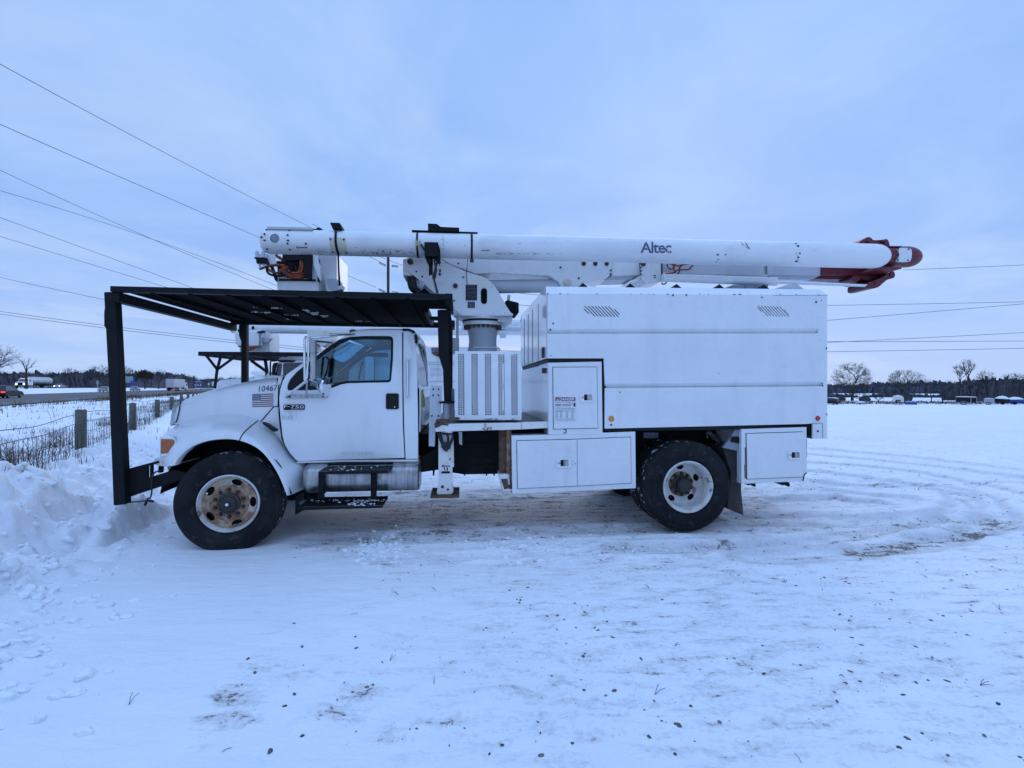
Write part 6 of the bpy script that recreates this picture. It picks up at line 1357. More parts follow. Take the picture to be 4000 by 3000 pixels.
for x in (xA + .03, xB): mb.bar((x, -.05, zt2), (x, 2.45, zt2), .07, .11)
for k in range(1, 9): y = -.05 + 2.5 * k / 9; mb.bar((xA, y, zt2 + .02), (xB, y, zt2 + .02), .16, .03)
for k in range(1, 7): x = xA + 4.9 * k / 7; mb.bar((x, -.05, zt2 - .03), (x, 2.45, zt2 - .03), .05, .05)
mb.build('guard_roof', 'black', T2)
mb = MB()
for a, b_ in (((1250, 985), (1285, 705)), ((1285, 715), (1340, 505)), ((1280, 705), (1122, 505)), ((1290, 712), (1575, 505))): mb.bar(L('U', *a, .0, OY), L('U', *b_, .0, OY), .055, .055, up=(0, 1, 0))
for a, b_ in (((2003, 745), (1978, 585)), ((2000, 745), (1775, 585))): mb.bar(L('U', *a, 2.4, OY), L('U', *b_, 2.4, OY), .08, .08, up=(0, 1, 0))
T2t(mb, 'F', [(120, 600, 2.4), (118, 1000, 2.4)], .04); mb.build_each('guard_strut', 'black', T2)
z_ = L('U', 1700, 120, 1.2, OY)[2]
mb = MB(); mb.tube([L('U', 1500, 118, 1.1, OY), L('J', 400, 978, 1.1, OY), L('C', 960, 425, 1.1, OY), L('S', 3120, 1270, 1.1, OY)], .14, 16); mb.build('boom', 'white', T2, 50)
mb = MB(); mb.tube([L('J', 500, 915, 1.5, OY), L('J', 1170, 930, 1.5, OY), L('S', 3000, 1245, 1.5, OY)], .20, 16); mb.build('lower_boom', 'white', T2, 50)
mb = MB(); T2t(mb, 'C', [(450, 395, .9), (830, 400, .9), (960, 405, .9)], .06); T2t(mb, 'C', [(780, 455, .9), (830, 452, .9)], .12); mb.build('boom_rod', 'grayw', T2)
P2('basket', 'U', [(1535, 152), (1905, 150), (1900, 372), (1860, 382), (1590, 380), (1540, 335)], .7, 1.5, 'white', bev=.04)
P2('basket', 'U', [(1605, 380), (1905, 372), (1905, 150), (2040, 160), (2040, 460), (1690, 465), (1605, 455)], 1.0, 1.8, 'white', bev=.02)
P2('basket_step', 'U', [(1930, 250), (2058, 265), (2005, 325), (1950, 315)], .85, 1.0, 'grayw')
P2('boom_bracket', 'U', [(1855, 165), (1950, 150), (1950, 178), (1895, 188), (1860, 186)], .65, .8, 'seal')
mb = MB(); T2t(mb, 'U', [(1900, 180, .68), (1900, 380, .68)], .012); T2t(mb, 'U', [(1800, 90, .8), (1800, 135, .8)], .04); mb.build('basket_rod', 'seal', T2)
mb = MB(); T2t(mb, 'U', [(1590, 382, .68), (1740, 392, .68), (1890, 378, .68)], .02); T2t(mb, 'U', [(1740, 435, .68), (1790, 425, .68), (1840, 385, .68)], .022); T2t(mb, 'U', [(1745, 425, .68), (1800, 400, .68), (1820, 385, .68)], .018); mb.build('hoses', 'hose', T2)
P2('turret', 'F', [(583, 120), (770, 122), (900, 180), (890, 230), (760, 310), (690, 260), (600, 210)], .9, 1.4, 'rustw')
P2('turret_beam', 'F', [(780, 122), (1090, 122), (1090, 148), (780, 150)], .9, 1.1, 'rustw')
P2('beacon', 'F', [(1072, 140), (1078, 118), (1100, 106), (1135, 106), (1156, 125), (1160, 140)], .5, .8, 'rust')
P2('side_locker', 'F', [(870, 360), (1080, 300), (1240, 345), (1240, 800), (940, 1000), (930, 500)], .6, 2.2, 'rustw')
P2('mast', 'F', [(590, 200), (700, 200), (760, 900), (560, 900)], 1.0, 1.4, 'grayw')
b2 = P2('chip_box', 'F', [(1250, 318), (1360, 305), (2700, 312), (2700, 1300), (1250, 1300)], .0, 2.4, 'white')
for y in (480, 505, 700): P2('box_groove', 'F', [(1300, y), (2690, y + 2), (2690, y + 16), (1300, y + 14)], -.012, .01, 'grayw', b2)
P2('box_mesh', 'F', [(2020, 320), (2105, 318), (2105, 368), (2022, 370)], -.02, .0, 'grate', b2)
P2('rust_patch', 'F', [(2020, 378), (2060, 365), (2140, 365), (2150, 430), (2110, 425), (2060, 410)], -.03, .0, 'rust', b2)
P2('rust_streak', 'F', [(2088, 425), (2100, 425), (2100, 700), (2094, 600)], -.02, .0, 'cream', b2)
gm = pm('faded_grey_lettering', (.52, .55, .62), .5)
text('ONAL', L('F', 2012, 588, -.02, OY), L('F', 2150, 588, -.02, OY), L('F', 2012, 548, -.02, OY), gm, b2, 'lettering', bold=.02)
text('ERVIC', L('F', 2012, 650, -.02, OY), L('F', 2152, 650, -.02, OY), L('F', 2012, 610, -.02, OY), gm, b2, 'lettering', bold=.02)
mb = MB()
for x in (1250, 2300, 2550, 400): 
    p = L('F', x, 1450, .1, OY); mb.revolve([(.3, 0), (.5, .0), (.52, .05), (.52, .25), (.3, .25)], (p[0], .0, .52), 'y', 28)
mb.build_each('wheel', 'rubber', T2)
P2('chassis', 'F', [(0, 1300), (2700, 1300), (2700, 1420), (0, 1420)], .6, 1.8, 'under')
T2m = MB().prism(rrect(*[v for p in (L('F', 1254, 690, -.25, OY)[::2], L('F', 1358, 422, -.25, OY)[::2]) for v in p], .05), -.25, -.15).build('mirror_head', 'white', T2, bev=.02)
mb = MB(); T2t(mb, 'F', [(1358, 430, -.2), (1362, 690, -.2)], .025); T2t(mb, 'F', [(1225, 480, -.2), (1180, 690, -.2)], .03); mb.build('mirror_frame', 'seal', T2)

# ================= fence =================
def ghz(x, y): return float(gh(np.array([float(x)]), np.array([float(y)]))[0])
fence = empty('farm_fence', (fence_x(9.0), 9.0, 0), 0, 'woven wire farm fence on weathered round wooden posts running along the snow bank', 'fence')
FO_ = Vector((fence_x(9.0), 9.0, 0)); rng = random.Random(11)
posts = []
for k in range(-2, 26):
    y = 9.0 + 4.92 * k; x = fence_x(y); posts.append((x, y))
    if k < 0: continue
    zt_ = (1.69 - 50 * 9 / 1060 if k == 0 else 1.69 - .49 + .02 * math.sin(k * 2)); r = .086
    b0 = ghz(x, y) - .2; mb = MB(); n = 16
    rr = [r * (1 + .05 * rng.uniform(-1, 1)) for _ in range(n)]
    mb.loft([[(rr[j] * f * math.cos(2 * math.pi * j / n), rr[j] * f * math.sin(2 * math.pi * j / n), z + .008 * math.sin(j * 2) * (f < .99)) for j in range(n)] for f, z in ((1.06, b0), (1.0, (b0 + zt_) / 2), (.99, zt_ - .02), (.93, zt_))], True, caps=True)
    o = mb.build('fence_post', 'wood', fence, 50); o.location = (x - FO_.x, y - FO_.y, 0)
mb = MB(); mw = MB()
for (x0, y0), (x1, y1) in zip(posts[:-1], posts[1:]):
    nseg = 12 if y0 < 30 else 3; far_ = y0 > 25
    for li, h in enumerate((1.34, 1.16, .98, .80, .62, .46, .32)):
        if far_ and li not in (0, 1, 4): continue
        pts = []
        for i in range(nseg + 1):
            t = i / nseg; x, y = x0 + (x1 - x0) * t, y0 + (y1 - y0) * t
            pts.append((x - FO_.x + .09, y - FO_.y, (h - .10 if li == 0 else h - .10) - .05 * math.sin(math.pi * t) * (1.6 if li == 0 else 1) + .012 * math.sin(x * 5 + li) + (.04 if y > 12 else 0)))
        mb.tube(pts, .0052 if li in (0, 1) else .0042, 4, caps=False)
    if y0 < 32:
        ns = 32
        for i in range(ns):
            t = (i + .2 * rng.random()) / ns; x, y = x0 + (x1 - x0) * t, y0 + (y1 - y0) * t; sg_ = .05 * math.sin(math.pi * t)
            lean = rng.gauss(0, .012); mb.tube([(x - FO_.x + .09, y - FO_.y, 1.06 - sg_), (x - FO_.x + .09 + rng.gauss(0, .01), y - FO_.y + lean, .6 - sg_), (x - FO_.x + .09, y - FO_.y + rng.gauss(0, .015), .12)], .0036, 3, caps=False)
mb.build('wire_mesh', 'wire', fence, 0, fix=False)
# ---- weeds and dry grass ----
def tuft(mb, x, y, z, n, h, sp, w_, rng, bend=.5):
    for _ in range(n):
        a = rng.random() * 6.283; r = sp * math.sqrt(rng.random()); bx_, by_ = x + r * math.cos(a), y + r * math.sin(a)
        l = h * rng.uniform(.4, 1.1); b2_ = rng.random() * 6.283; d = bend * l * rng.random(); ca, sa = math.cos(b2_), math.sin(b2_)
        p = [Vector((bx_, by_, z)), Vector((bx_ + ca * d * .3, by_ + sa * d * .3, z + l * .55)), Vector((bx_ + ca * d, by_ + sa * d, z + l * (1 - .25 * d / max(l, .01))))]
        v = Vector((-sa, ca, 0)) * w_ if rng.random() < .5 else Vector((ca, sa, 0)) * w_
        mb.add([p[0] - v, p[0] + v, p[1] + v * .7, p[1] - v * .7, p[2]], [(0, 1, 2, 3), (3, 2, 4)])
rng = random.Random(21); mb = MB(); mw = MB()
for k in range(1500):
    y = 4 + 46 * rng.random() ** 1.5; q = -abs(rng.gauss(.1, 1.7)) + .15; x = fence_x(y) + q * 1.156
    if float(fbm(np.array([x * .9]), np.array([y * .5]), 2, 61)[0]) < .50 and q < -.3: continue
    if road_s(x, y) > -.3: continue
    s_ = 1 + y / 40; tuft(mb if rng.random() < .65 else mw, x, y, ghz(x, y) - .03, 6, rng.uniform(.08, .32), .12 * s_, .0028 * s_ ** 1.5, rng)
for x, y, n in ((-6.2, 5.6, 34), (-7.3, 7.6, 34), (-9.4, 10.6, 60), (-12.8, 16, 80), (-7.9, 8.3, 60)): tuft(mb, x - .35, y, ghz(x - .35, y) - .02, n * 2, .30, .34, .0032, rng, .9)
for k in range(2600):   # verge of the road
    t = -70 + 240 * rng.random() ** 1.4; s = rng.gauss(-1.8, 1.3)
    if s > .3: continue
    p = rd(s, t, 0)
    if float(fbm(np.array([t * .12]), np.array([s]), 2, 63)[0]) < .45: continue
    zz = ghz(p.x, p.y); tuft(mb if rng.random() < .6 else mw, p.x, p.y, zz - .02, 5, rng.uniform(.25, .7), .5, .012 + .00008 * p.y, rng)
for k in range(900):
    t = -60 + 160 * rng.random(); s = -rng.random() * 15 - 1; p = rd(s, t, 0)
    if p.y < 8 or float(fbm(np.array([p.x * .2]), np.array([p.y * .12]), 2, 64)[0]) < .5: continue
    tuft(mw, p.x, p.y, ghz(p.x, p.y) - .02, 5, rng.uniform(.1, .4), .5, .006 + .00016 * p.y, rng)
tag(mb.build('dry_grass', 'grass', None, 0, fix=False), kind='stuff')
# branching weeds twined through the fence
def twig(mb, p, d, l, r, dep, rng, sides=3, up=.15, spread=.6, taper=.62):
    q = p; pts = [p]; dd = d.copy()
    for _ in range(3): dd = (dd + Vector((rng.gauss(0, .18), rng.gauss(0, .18), rng.gauss(0, .12) + up * .25))).normalized(); q = q + dd * l / 3; pts.append(q)
    mb.tube(pts, [r, r * .9, r * .8, r * taper], sides, caps=False)
    if dep <= 0: return
    for k in range(rng.choice((2, 3, 3))):
        t = rng.choice((2, 3, 3)); a = (dd + Vector((rng.uniform(-1, 1), rng.uniform(-1, 1), rng.uniform(-.4, .8))) * spread).normalized(); twig(mb, pts[t], a, l * rng.uniform(.6, .85), r * taper, dep - 1, rng, sides, up, spread, taper)
for k in range(46):
    y = rng.choice((rng.uniform(6.6, 8.9), rng.uniform(9, 14), rng.uniform(5.8, 7.2), rng.uniform(14, 30))); x = fence_x(y) + rng.uniform(-.45, .12)
    twig(mw, Vector((x, y, ghz(x, y) - .03)), Vector((rng.gauss(0, .3), rng.gauss(0, .3), 1)).normalized(), rng.uniform(.14, .26), .0042, 4, rng, 3, .2, .8)
tag(mw.build('weeds', 'weed', None, 0, fix=False), kind='stuff')
# loose clods of snow on the bank
rng = random.Random(5); mb = MB(); bmI = bmesh.new(); bmesh.ops.create_icosphere(bmI, subdivisions=2, radius=1); bmI.verts.index_update(); IV = [v.co.copy() for v in bmI.verts]; IF = [[v.index for v in f.verts] for f in bmI.faces]; bmI.free()
from mathutils import noise as mn
for k in range(900):
    if rng.random() < .35: X, Y = gpt('G', rng.choice((rng.gauss(-40, 130), rng.gauss(1250, 500))), rng.gauss(1215, 70)); s_ = rng.uniform(.006, .022) * (1.7 if rng.random() < .1 else 1)
    else: y = 2.4 + 8.5 * rng.random() ** 1.4; X, Y = fence_x(y) + rng.gauss(1.15, .42), y; s_ = rng.uniform(.010, .038) * (1.7 if rng.random() < .12 else 1)
    z = ghz(X, Y); o_ = Vector((rng.uniform(0, 90), rng.uniform(0, 90), k)); sx, sy_, sz = rng.uniform(.8, 1.5), rng.uniform(.7, 1.1), rng.uniform(.55, .95)
    mb.add([(X + s_ * sx * q.x * d, Y + s_ * sy_ * q.y * d, z + s_ * sz * q.z * d + s_ * .12) for q, d in ((q, 1 + .55 * mn.noise(q * 1.3 + o_) + .25 * mn.noise(q * 3 + o_)) for q in IV)], IF)
tag(mb.build('snow_clods', 'snowc', None, 32, fix=False), kind='stuff')

# ================= trees =================
def tree_mesh(seed, H, W_, n=420, base=.28, r0=None, tw=.02, lean=0.0, top=.5, gap=.25):
    """limbs divide again and again towards points scattered through an uneven crown"""
    rng = random.Random(seed); tr = MB(); cr = MB(); r0 = r0 or H * .026; cz = H * (base + (1 - base) * top); rz_ = H * (1 - base) * (1 - top) * 1.02; rxy = H * .42 * W_
    lob = [(rng.random() * 6.28, rng.uniform(.6, 1.2)) for _ in range(5)]; Tg = []
    while len(Tg) < n:
        a = rng.random() * 6.28; u = rng.uniform(-.75, 1); k = sum(w_ * max(0, math.cos(a - l)) ** 3 for l, w_ in lob) * .28 + .72; r = rng.uniform(gap, 1) ** .45; c = math.sqrt(1 - u * u)
        Tg.append(Vector((rxy * k * r * c * math.cos(a) + lean * H * u * .2, rxy * k * r * c * math.sin(a), cz + rz_ * r * u * (.85 + .15 * k))))
    def gr(p, T, d0):
        c = sum(T, Vector()) / len(T); r = max(tw, r0 * .9 * (len(T) / n) ** .46)
        if len(T) <= 2:
            for t_ in T:
                m_ = p.lerp(t_, .5) + Vector((rng.gauss(0, .03), rng.gauss(0, .03), rng.gauss(0, .02))) * H * .3; cr.tube([p, m_, t_], [r, tw, tw * .6], 3, caps=False)
                for _ in range(2): e = m_.lerp(t_, rng.random()); cr.tube([e, e + Vector((rng.gauss(0, 1), rng.gauss(0, 1), rng.gauss(.5, .7))) * H * .028], [tw * .8, tw * .5], 3, caps=False)
            return
        q = p.lerp(c, .42); L_ = (q - p).length; m_ = p.lerp(q, .5) + Vector((rng.gauss(0, .09), rng.gauss(0, .09), .04)) * L_ + d0 * L_ * .18
        cr.tube([p, m_, q], [r * 1.08, r, max(tw, r * .84)], 4 if len(T) < 60 else 6, caps=False)
        k = 2 if len(T) < 30 else 3; sd = rng.sample(T, k); g = [[] for _ in sd]
        for t_ in T: g[min(range(k), key=lambda i: (t_ - sd[i]).length)].append(t_)
        dd = (q - m_).normalized()
        for x in g:
            if x: gr(q, x, dd)
    hb = H * base; tr.tube([Vector((0, 0, -.5)), Vector((0, 0, hb * .3)), Vector((rng.gauss(0, .01) * H, 0, hb * .7)), Vector((0, 0, hb))], [r0 * 1.6, r0 * 1.15, r0, r0], 8, caps=False)
    sd = rng.sample(Tg, 6); g = [[] for _ in sd]
    for t_ in Tg: g[min(range(6), key=lambda i: (t_ - sd[i]).length)].append(t_)
    for x in g:
        if x: gr(Vector((0, 0, hb * rng.uniform(.8, 1))), x, Vector((0, 0, 1)))
    return tr, cr
def tree(seed, px, pyb, Z, Hpx, W_, label, name='bare_tree', mat='bark', group='bare trees on the skyline', **k):
    """px, pyb: foot of the tree in the 2212 px wide view"""
    H = Hpx / 1060 * Z; loc = at(px * 1.80832, pyb * 1.80832, Z); o = empty(name, loc, 0, label, 'tree', group)
    tr, cr = tree_mesh(seed, H, W_, tw=Z * .00015, **k)
    zmax = max(v[2] for v in cr.v); s = H / zmax; cr.v = [(v[0] * s, v[1] * s, v[2] * s) for v in cr.v]; tr.v = [(v[0] * s, v[1] * s, v[2] * s) for v in tr.v]
    tr.build('trunk', mat, o, 0, fix=False); cr.build('crown', mat, o, 0, fix=False); return o
tree(1, 1841, 864, 150, 84, 1.30, 'large round bare oak just right of the chip box, snow on its lower limbs', n=900, base=.22, top=.42)
tree(2, 1948, 861, 152, 64, 1.35, 'wide low bare tree rising behind the parked camper', n=650, base=.25, top=.5)
tree(3, 2091, 846, 165, 72, .52, 'tall thin bare tree in the right wood, highest of the three there', n=150, base=.45, top=.6)
tree(4, 2074, 846, 166, 60, .55, 'slender bare tree leaning left of the tallest tree in the right wood', n=120, base=.45, lean=-.9, top=.6)
tree(5, 2124, 846, 167, 50, .85, 'small twin crowned bare tree right of the tallest tree in the right wood', n=170, base=.4)
tree(6, 2192, 842, 172, 38, 1.2, 'bare crown over the wood at the right edge of the photo', n=200, base=.4)
tree(7, -22, 835, 78, 100, 1.25, 'big bare tree cut by the left edge, long limbs reaching over the tanker', n=380, base=.3, top=.5, gap=.05)
tree(8, 57, 835, 110, 66, .55, 'thin leaning bare tree over the tanker truck', n=26, base=.55, lean=-.8)
tree(9, 213, 836, 190, 50, 1.2, 'bare tree just left of the front guard post', n=300)
tree(10, 268, 836, 205, 48, 1.3, 'pale bare tree just right of the front guard post', n=300)
tree(12, 343, 838, 230, 36, 1.2, 'small bare tree right of the brown leaved oak', n=150)
tree(18, 150, 836, 185, 44, .8, 'small bare tree top poking above the wood behind the tanker', n=120)
tree(13, 1898, 870, 128, 22, 1.4, 'scrubby sapling between the big oak and the camper', n=120, base=.1, name='sapling')
tree(14, 1858, 868, 132, 24, 1.9, 'bushy sapling at the foot of the big round oak', n=160, base=.1, name='sapling')
tree(15, 2036, 869, 128, 36, 1.0, 'leaning sapling on the field edge right of the camper', n=70, base=.3, lean=.8, name='sapling')
tree(16, 2012, 868, 130, 32, .8, 'second leaning sapling nearer the camper', n=60, base=.3, lean=-.7, name='sapling')
tree(17, 2172, 866, 130, 42, 1.6, 'fallen looking tangle of limbs behind the covered boat', n=90, base=.1, lean=1.5, gap=.02)
# oak that kept its brown leaves
oz = 215; ol_ = at(313 * 1.80832, 838 * 1.80832, oz); ok = empty('oak_tree', ol_, 0, 'round oak that kept its brown leaves, above the box truck', 'tree')
tr, cr = tree_mesh(33, 7.5, 1.0, n=120, tw=.03); tr.build('trunk', 'bark', ok, 0, fix=False); lv = MB(); rng = random.Random(9)
for _ in range(1300):
    a = rng.random() * 6.28; ph = math.acos(rng.uniform(-.5, 1)); r = rng.random() ** .33; k = 1 + .25 * math.sin(a * 5) * math.sin(ph * 4)
    p = Vector((2.9 * k * r * math.sin(ph) * math.cos(a), 2.9 * r * math.sin(ph) * math.sin(a), 5.3 + 2.5 * k * r * math.cos(ph))); u = Vector((rng.gauss(0, 1), rng.gauss(0, 1), rng.gauss(0, 1))).normalized() * .28; v = u.cross(Vector((rng.gauss(0, 1), rng.gauss(0, 1), .3))).normalized() * .22
    lv.add([p - u, p + v, p + u, p - v], [(0, 1, 2, 3)])
lv.v += []; lv.build('leaves', 'oak', ok, 0, fix=False); cr.build('crown', 'bark', ok, 0, fix=False)
# far woods
def wood(name, pts, depth_, n, seed, hfun, mat='farwood', dens=1.0, thk=.55):
    """pts: list of (px, base py, Z) in the 2212 px view; hfun(t) -> height in px of that view"""
    rng = random.Random(seed); mb = MB()
    def pos_(t):
        s = t * (len(pts) - 1); i = min(int(s), len(pts) - 2); f = s - i; return [pts[i][j] * (1 - f) + pts[i + 1][j] * f for j in range(3)]
    # thicket body: rough upright sheets one behind the other
    m_ = 260
    for row in range(5):
        prev = None
        for i in range(m_ + 1):
            t = i / m_; px, pb, Z = pos_(t); Z2 = Z + depth_ * row / 5; h = hfun(t) * Z / 1060 * thk * (.5 + .4 * rng.random()) * (1 + .06 * row) * (.72 + .56 * float(vnoise(np.array([t * 34. + row * 7]), np.array([seed * 3.]), 5)[0]))
            b0 = at(px * 1.80832, pb * 1.80832, Z); k_ = Z2 / Z; a = Vector((b0.x * k_, Z2, b0.z - .4)); c = Vector((b0.x * k_ + rng.uniform(-.3, .3), Z2 + rng.uniform(-1, 1) * depth_ / 12, b0.z + h))
            if prev: mb.add([prev[0], a, c, prev[1]], [(0, 1, 2, 3)])
            prev = (a, c)
    for _ in range(n):
        t = rng.random(); px, pb, Z = pos_(t); k_ = 1 + rng.random() * depth_ / Z; b0 = at(px * 1.80832, pb * 1.80832, Z); b0 = Vector((b0.x * k_, Z * k_, b0.z))
        h = hfun(t) * Z / 1060 * rng.uniform(.5, 1.14); w_ = h * rng.uniform(.22, .42); r = Z * .00032
        mb.tube([b0 - Vector((0, 0, .5)), b0 + Vector((rng.gauss(0, .2), 0, h * .5))], [r * 2.4, r * 1.6], 3, caps=False)
        for _ in range(int(44 * dens)):
            a = rng.random() * 6.28; q0 = b0 + Vector((rng.gauss(0, .12) * w_, rng.gauss(0, .12) * w_, h * rng.uniform(.25, .72))); rr = w_ * rng.uniform(.35, 1); zt3 = h * rng.uniform(.55, 1) * (1 - .25 * (rr / w_) ** 2)
            q2 = b0 + Vector((rr * math.cos(a), rr * math.sin(a), max(zt3, q0.z - b0.z + .1))); q1 = q0.lerp(q2, .5) + Vector((0, 0, -.03 * h)); d = Vector((rng.gauss(0, 1), rng.gauss(0, .3), rng.gauss(0, .6))).normalized() * r * .8
            mb.add([q0 - d, q0 + d, q1 + d * .7, q1 - d * .7, q2], [(0, 1, 2, 3), (3, 2, 4)])
            for _ in range(2): e = q1.lerp(q2, rng.random()); f_ = e + Vector((rng.gauss(0, .12) * w_, rng.gauss(0, .1) * w_, abs(rng.gauss(.06, .06)) * h)); mb.add([e - d * .5, e + d * .5, f_], [(0, 1, 2)])
    return tag(mb.build(name, mat, None, 0, fix=False), kind='stuff')
hs = lambda *v: (lambda t: v[min(int(t * (len(v) - 1)), len(v) - 2)] * (1 - (t * (len(v) - 1) - min(int(t * (len(v) - 1)), len(v) - 2))) + v[min(int(t * (len(v) - 1)), len(v) - 2) + 1] * (t * (len(v) - 1) - min(int(t * (len(v) - 1)), len(v) - 2)))
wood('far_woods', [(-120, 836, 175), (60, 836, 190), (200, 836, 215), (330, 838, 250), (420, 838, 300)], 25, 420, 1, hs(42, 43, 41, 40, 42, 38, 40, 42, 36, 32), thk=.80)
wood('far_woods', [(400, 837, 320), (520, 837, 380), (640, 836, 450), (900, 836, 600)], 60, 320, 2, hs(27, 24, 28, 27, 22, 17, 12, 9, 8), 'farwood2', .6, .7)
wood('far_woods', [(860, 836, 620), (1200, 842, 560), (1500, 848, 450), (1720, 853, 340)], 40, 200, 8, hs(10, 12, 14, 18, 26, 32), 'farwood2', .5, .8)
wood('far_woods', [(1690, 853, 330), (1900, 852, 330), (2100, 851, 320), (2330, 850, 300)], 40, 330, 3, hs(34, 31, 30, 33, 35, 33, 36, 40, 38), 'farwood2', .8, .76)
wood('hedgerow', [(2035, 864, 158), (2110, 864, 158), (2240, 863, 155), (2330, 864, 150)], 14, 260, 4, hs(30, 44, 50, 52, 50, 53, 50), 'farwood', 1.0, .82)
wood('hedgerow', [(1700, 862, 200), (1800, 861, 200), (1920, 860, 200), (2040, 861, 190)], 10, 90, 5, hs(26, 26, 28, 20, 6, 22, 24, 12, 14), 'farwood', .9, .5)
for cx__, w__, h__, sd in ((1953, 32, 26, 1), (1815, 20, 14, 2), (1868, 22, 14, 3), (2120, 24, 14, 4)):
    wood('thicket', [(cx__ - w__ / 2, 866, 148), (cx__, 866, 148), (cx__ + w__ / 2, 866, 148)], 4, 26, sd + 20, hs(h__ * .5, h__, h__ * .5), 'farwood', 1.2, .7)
# snow covered rough ground at the field's edge
mb = MB(); rng = random.Random(4)
for _ in range(900):
    px = rng.uniform(1790, 2230); Z = rng.uniform(120, 140); p = at(px * 1.80832, 0, Z); z = ghz(p.x, Z); tuft(mb, p.x, Z, z, 4, rng.uniform(.2, .8), .8, .05, rng)
tag(mb.build('field_weeds', 'weed', None, 0, fix=False), kind='stuff')

# ================= utility pole and power lines =================
W = 1.80832
Zp = 52; pb = at(838.5 * W, 860 * W, Zp); gz = ghz(pb.x, Zp); up_ = empty('utility_pole', (pb.x, Zp, gz), 0, 'dark wooden utility pole standing beyond the turret, seen between boom and guard roof', 'utility pole')
mb = MB(); ph = at(838 * W, 505 * W, Zp).z - gz; mb.tube([(0, 0, -.5), (0, 0, ph * .5), (0, 0, ph)], [.17, .155, .14], 12); mb.build('pole_shaft', 'pole', up_)
att = {}
for nm, (xl_, yl_), (xr2, yr2) in (('top', (2055, 690), (2140, 695)), ('low', (2050, 1075), (2140, 1075))):
    for k in range(2):
        for sd_, (x_, y_), dx in ((-1, (xl_, yl_), -100), (1, (xr2, yr2), 90)):
            a = at(*src('P', x_, y_ - 8 + 18 * k), Zp) - Vector((pb.x, Zp, gz)); b_ = at(*src('P', x_ + dx, y_ - 8 + 18 * k + (-45 if sd_ < 0 else 8)), Zp - .4) - Vector((pb.x, Zp, gz)); mb = MB(); n_ = 14
            mb.tube([a.lerp(b_, i / n_) for i in range(n_ + 1)], [.05 if i % 2 else .03 for i in range(n_ + 1)], 8); mb.build('insulator', 'cable', up_)
def cable(label, pts, r=.014, sag=0, grp='power lines over the lot'):
    """pts: (x, y, Z) in the 2212 px view"""
    V = [at(x * W, y * W, Z) for x, y, Z in pts]; out_ = []
    if len(V) == 2: out_ = [V[0].lerp(V[1], 1.7 * i / 24) - Vector((0, 0, 4 * sag * (i / 24) * (1 - i / 24))) for i in range(25)]
    else:
        for i in range(41):   # fit a parabola in the picture through three points, with depth linear in 1/Z
            t = -.45 + 1.45 * i / 40; (x0, y0, Z0), (x1, y1, Z1), (x2, y2, Z2) = pts; x = x0 + (x2 - x0) * t
            y = y0 * (x - x1) * (x - x2) / ((x0 - x1) * (x0 - x2)) + y1 * (x - x0) * (x - x2) / ((x1 - x0) * (x1 - x2)) + y2 * (x - x0) * (x - x1) / ((x2 - x0) * (x2 - x1)); Z = 1 / (1 / Z0 + (1 / Z2 - 1 / Z0) * t); out_.append(at(x * W, y * W, Z))
    mb = MB(); mb.tube(out_, [max(r, p.y * .00042) for p in out_], 5, caps=False); return tag(mb.build('power_line', 'cable', None, 0), label, 'power line', grp)
cable('highest power line, from the top left corner down to the tip of the boom', [(-60, 105, 19), (400, 353, 30), (820, 565, 52)])
cable('second power line from the top left, ending at the round end of the boom', [(-60, 242, 19), (300, 400, 28), (812, 621, 52)])
cable('third power line from the top left, crossing the fourth near the basket', [(-60, 339, 24), (360, 530, 40), (640, 646, 70)])
cable('fourth power line from the top left, crossing the third near the basket', [(-60, 395, 26), (360, 527.5, 42), (640, 634, 74)])
cable('fifth power line from the top left, running to the near guard roof rail', [(-60, 448, 26), (200, 543, 36), (640, 704, 74)])
cable('sixth power line from the top left, lowest of the dark ones above the guard roof', [(-60, 492, 28), (200, 572, 38), (640, 705, 76)])
cable('thin faint power line passing just left of the top of the front guard post', [(-60, 586, 50), (200, 642, 66), (440, 690, 90)], .008)
cable('upper of the twin power lines crossing behind the front guard post', [(-60, 664, 50), (300, 712, 74), (1200, 792, 130)], .010)
cable('lower of the twin power lines crossing behind the front guard post', [(-60, 670, 50), (300, 717.5, 74), (1200, 797, 130)], .010)
cable('power line seen through the gap between the pole and the turret', [(853, 567, 52), (1000, 612, 60), (1250, 640, 80)], .010)
for lb, a, b_ in (('power line leaving the red boom elbow to the right edge', (1950, 583, 70), (2260, 568, 52)), ('power line meeting the top corner of the chip box from the right edge', (1700, 661, 70), (2260, 649, 52)),
        ('power line rising from the chip box side to the right edge', (1700, 699, 75), (2260, 650, 48)), ('power line rising steeply of the low trio right of the chip box', (1700, 744, 80), (2260, 714, 55)),
        ('nearly level power line of the low trio right of the chip box', (1700, 738, 75), (2260, 734.5, 60)), ('lowest power line right of the chip box, just above the bare oak', (1700, 761, 75), (2260, 749.5, 55)),
        ('short power line seen under the second boom left of the chip box', (900, 750, 80), (1200, 760, 80)), ('thin power line between the turret and the chip box', (1000, 650, 60), (1200, 662, 62))):
    cable(lb, [a, b_], .009, .1)

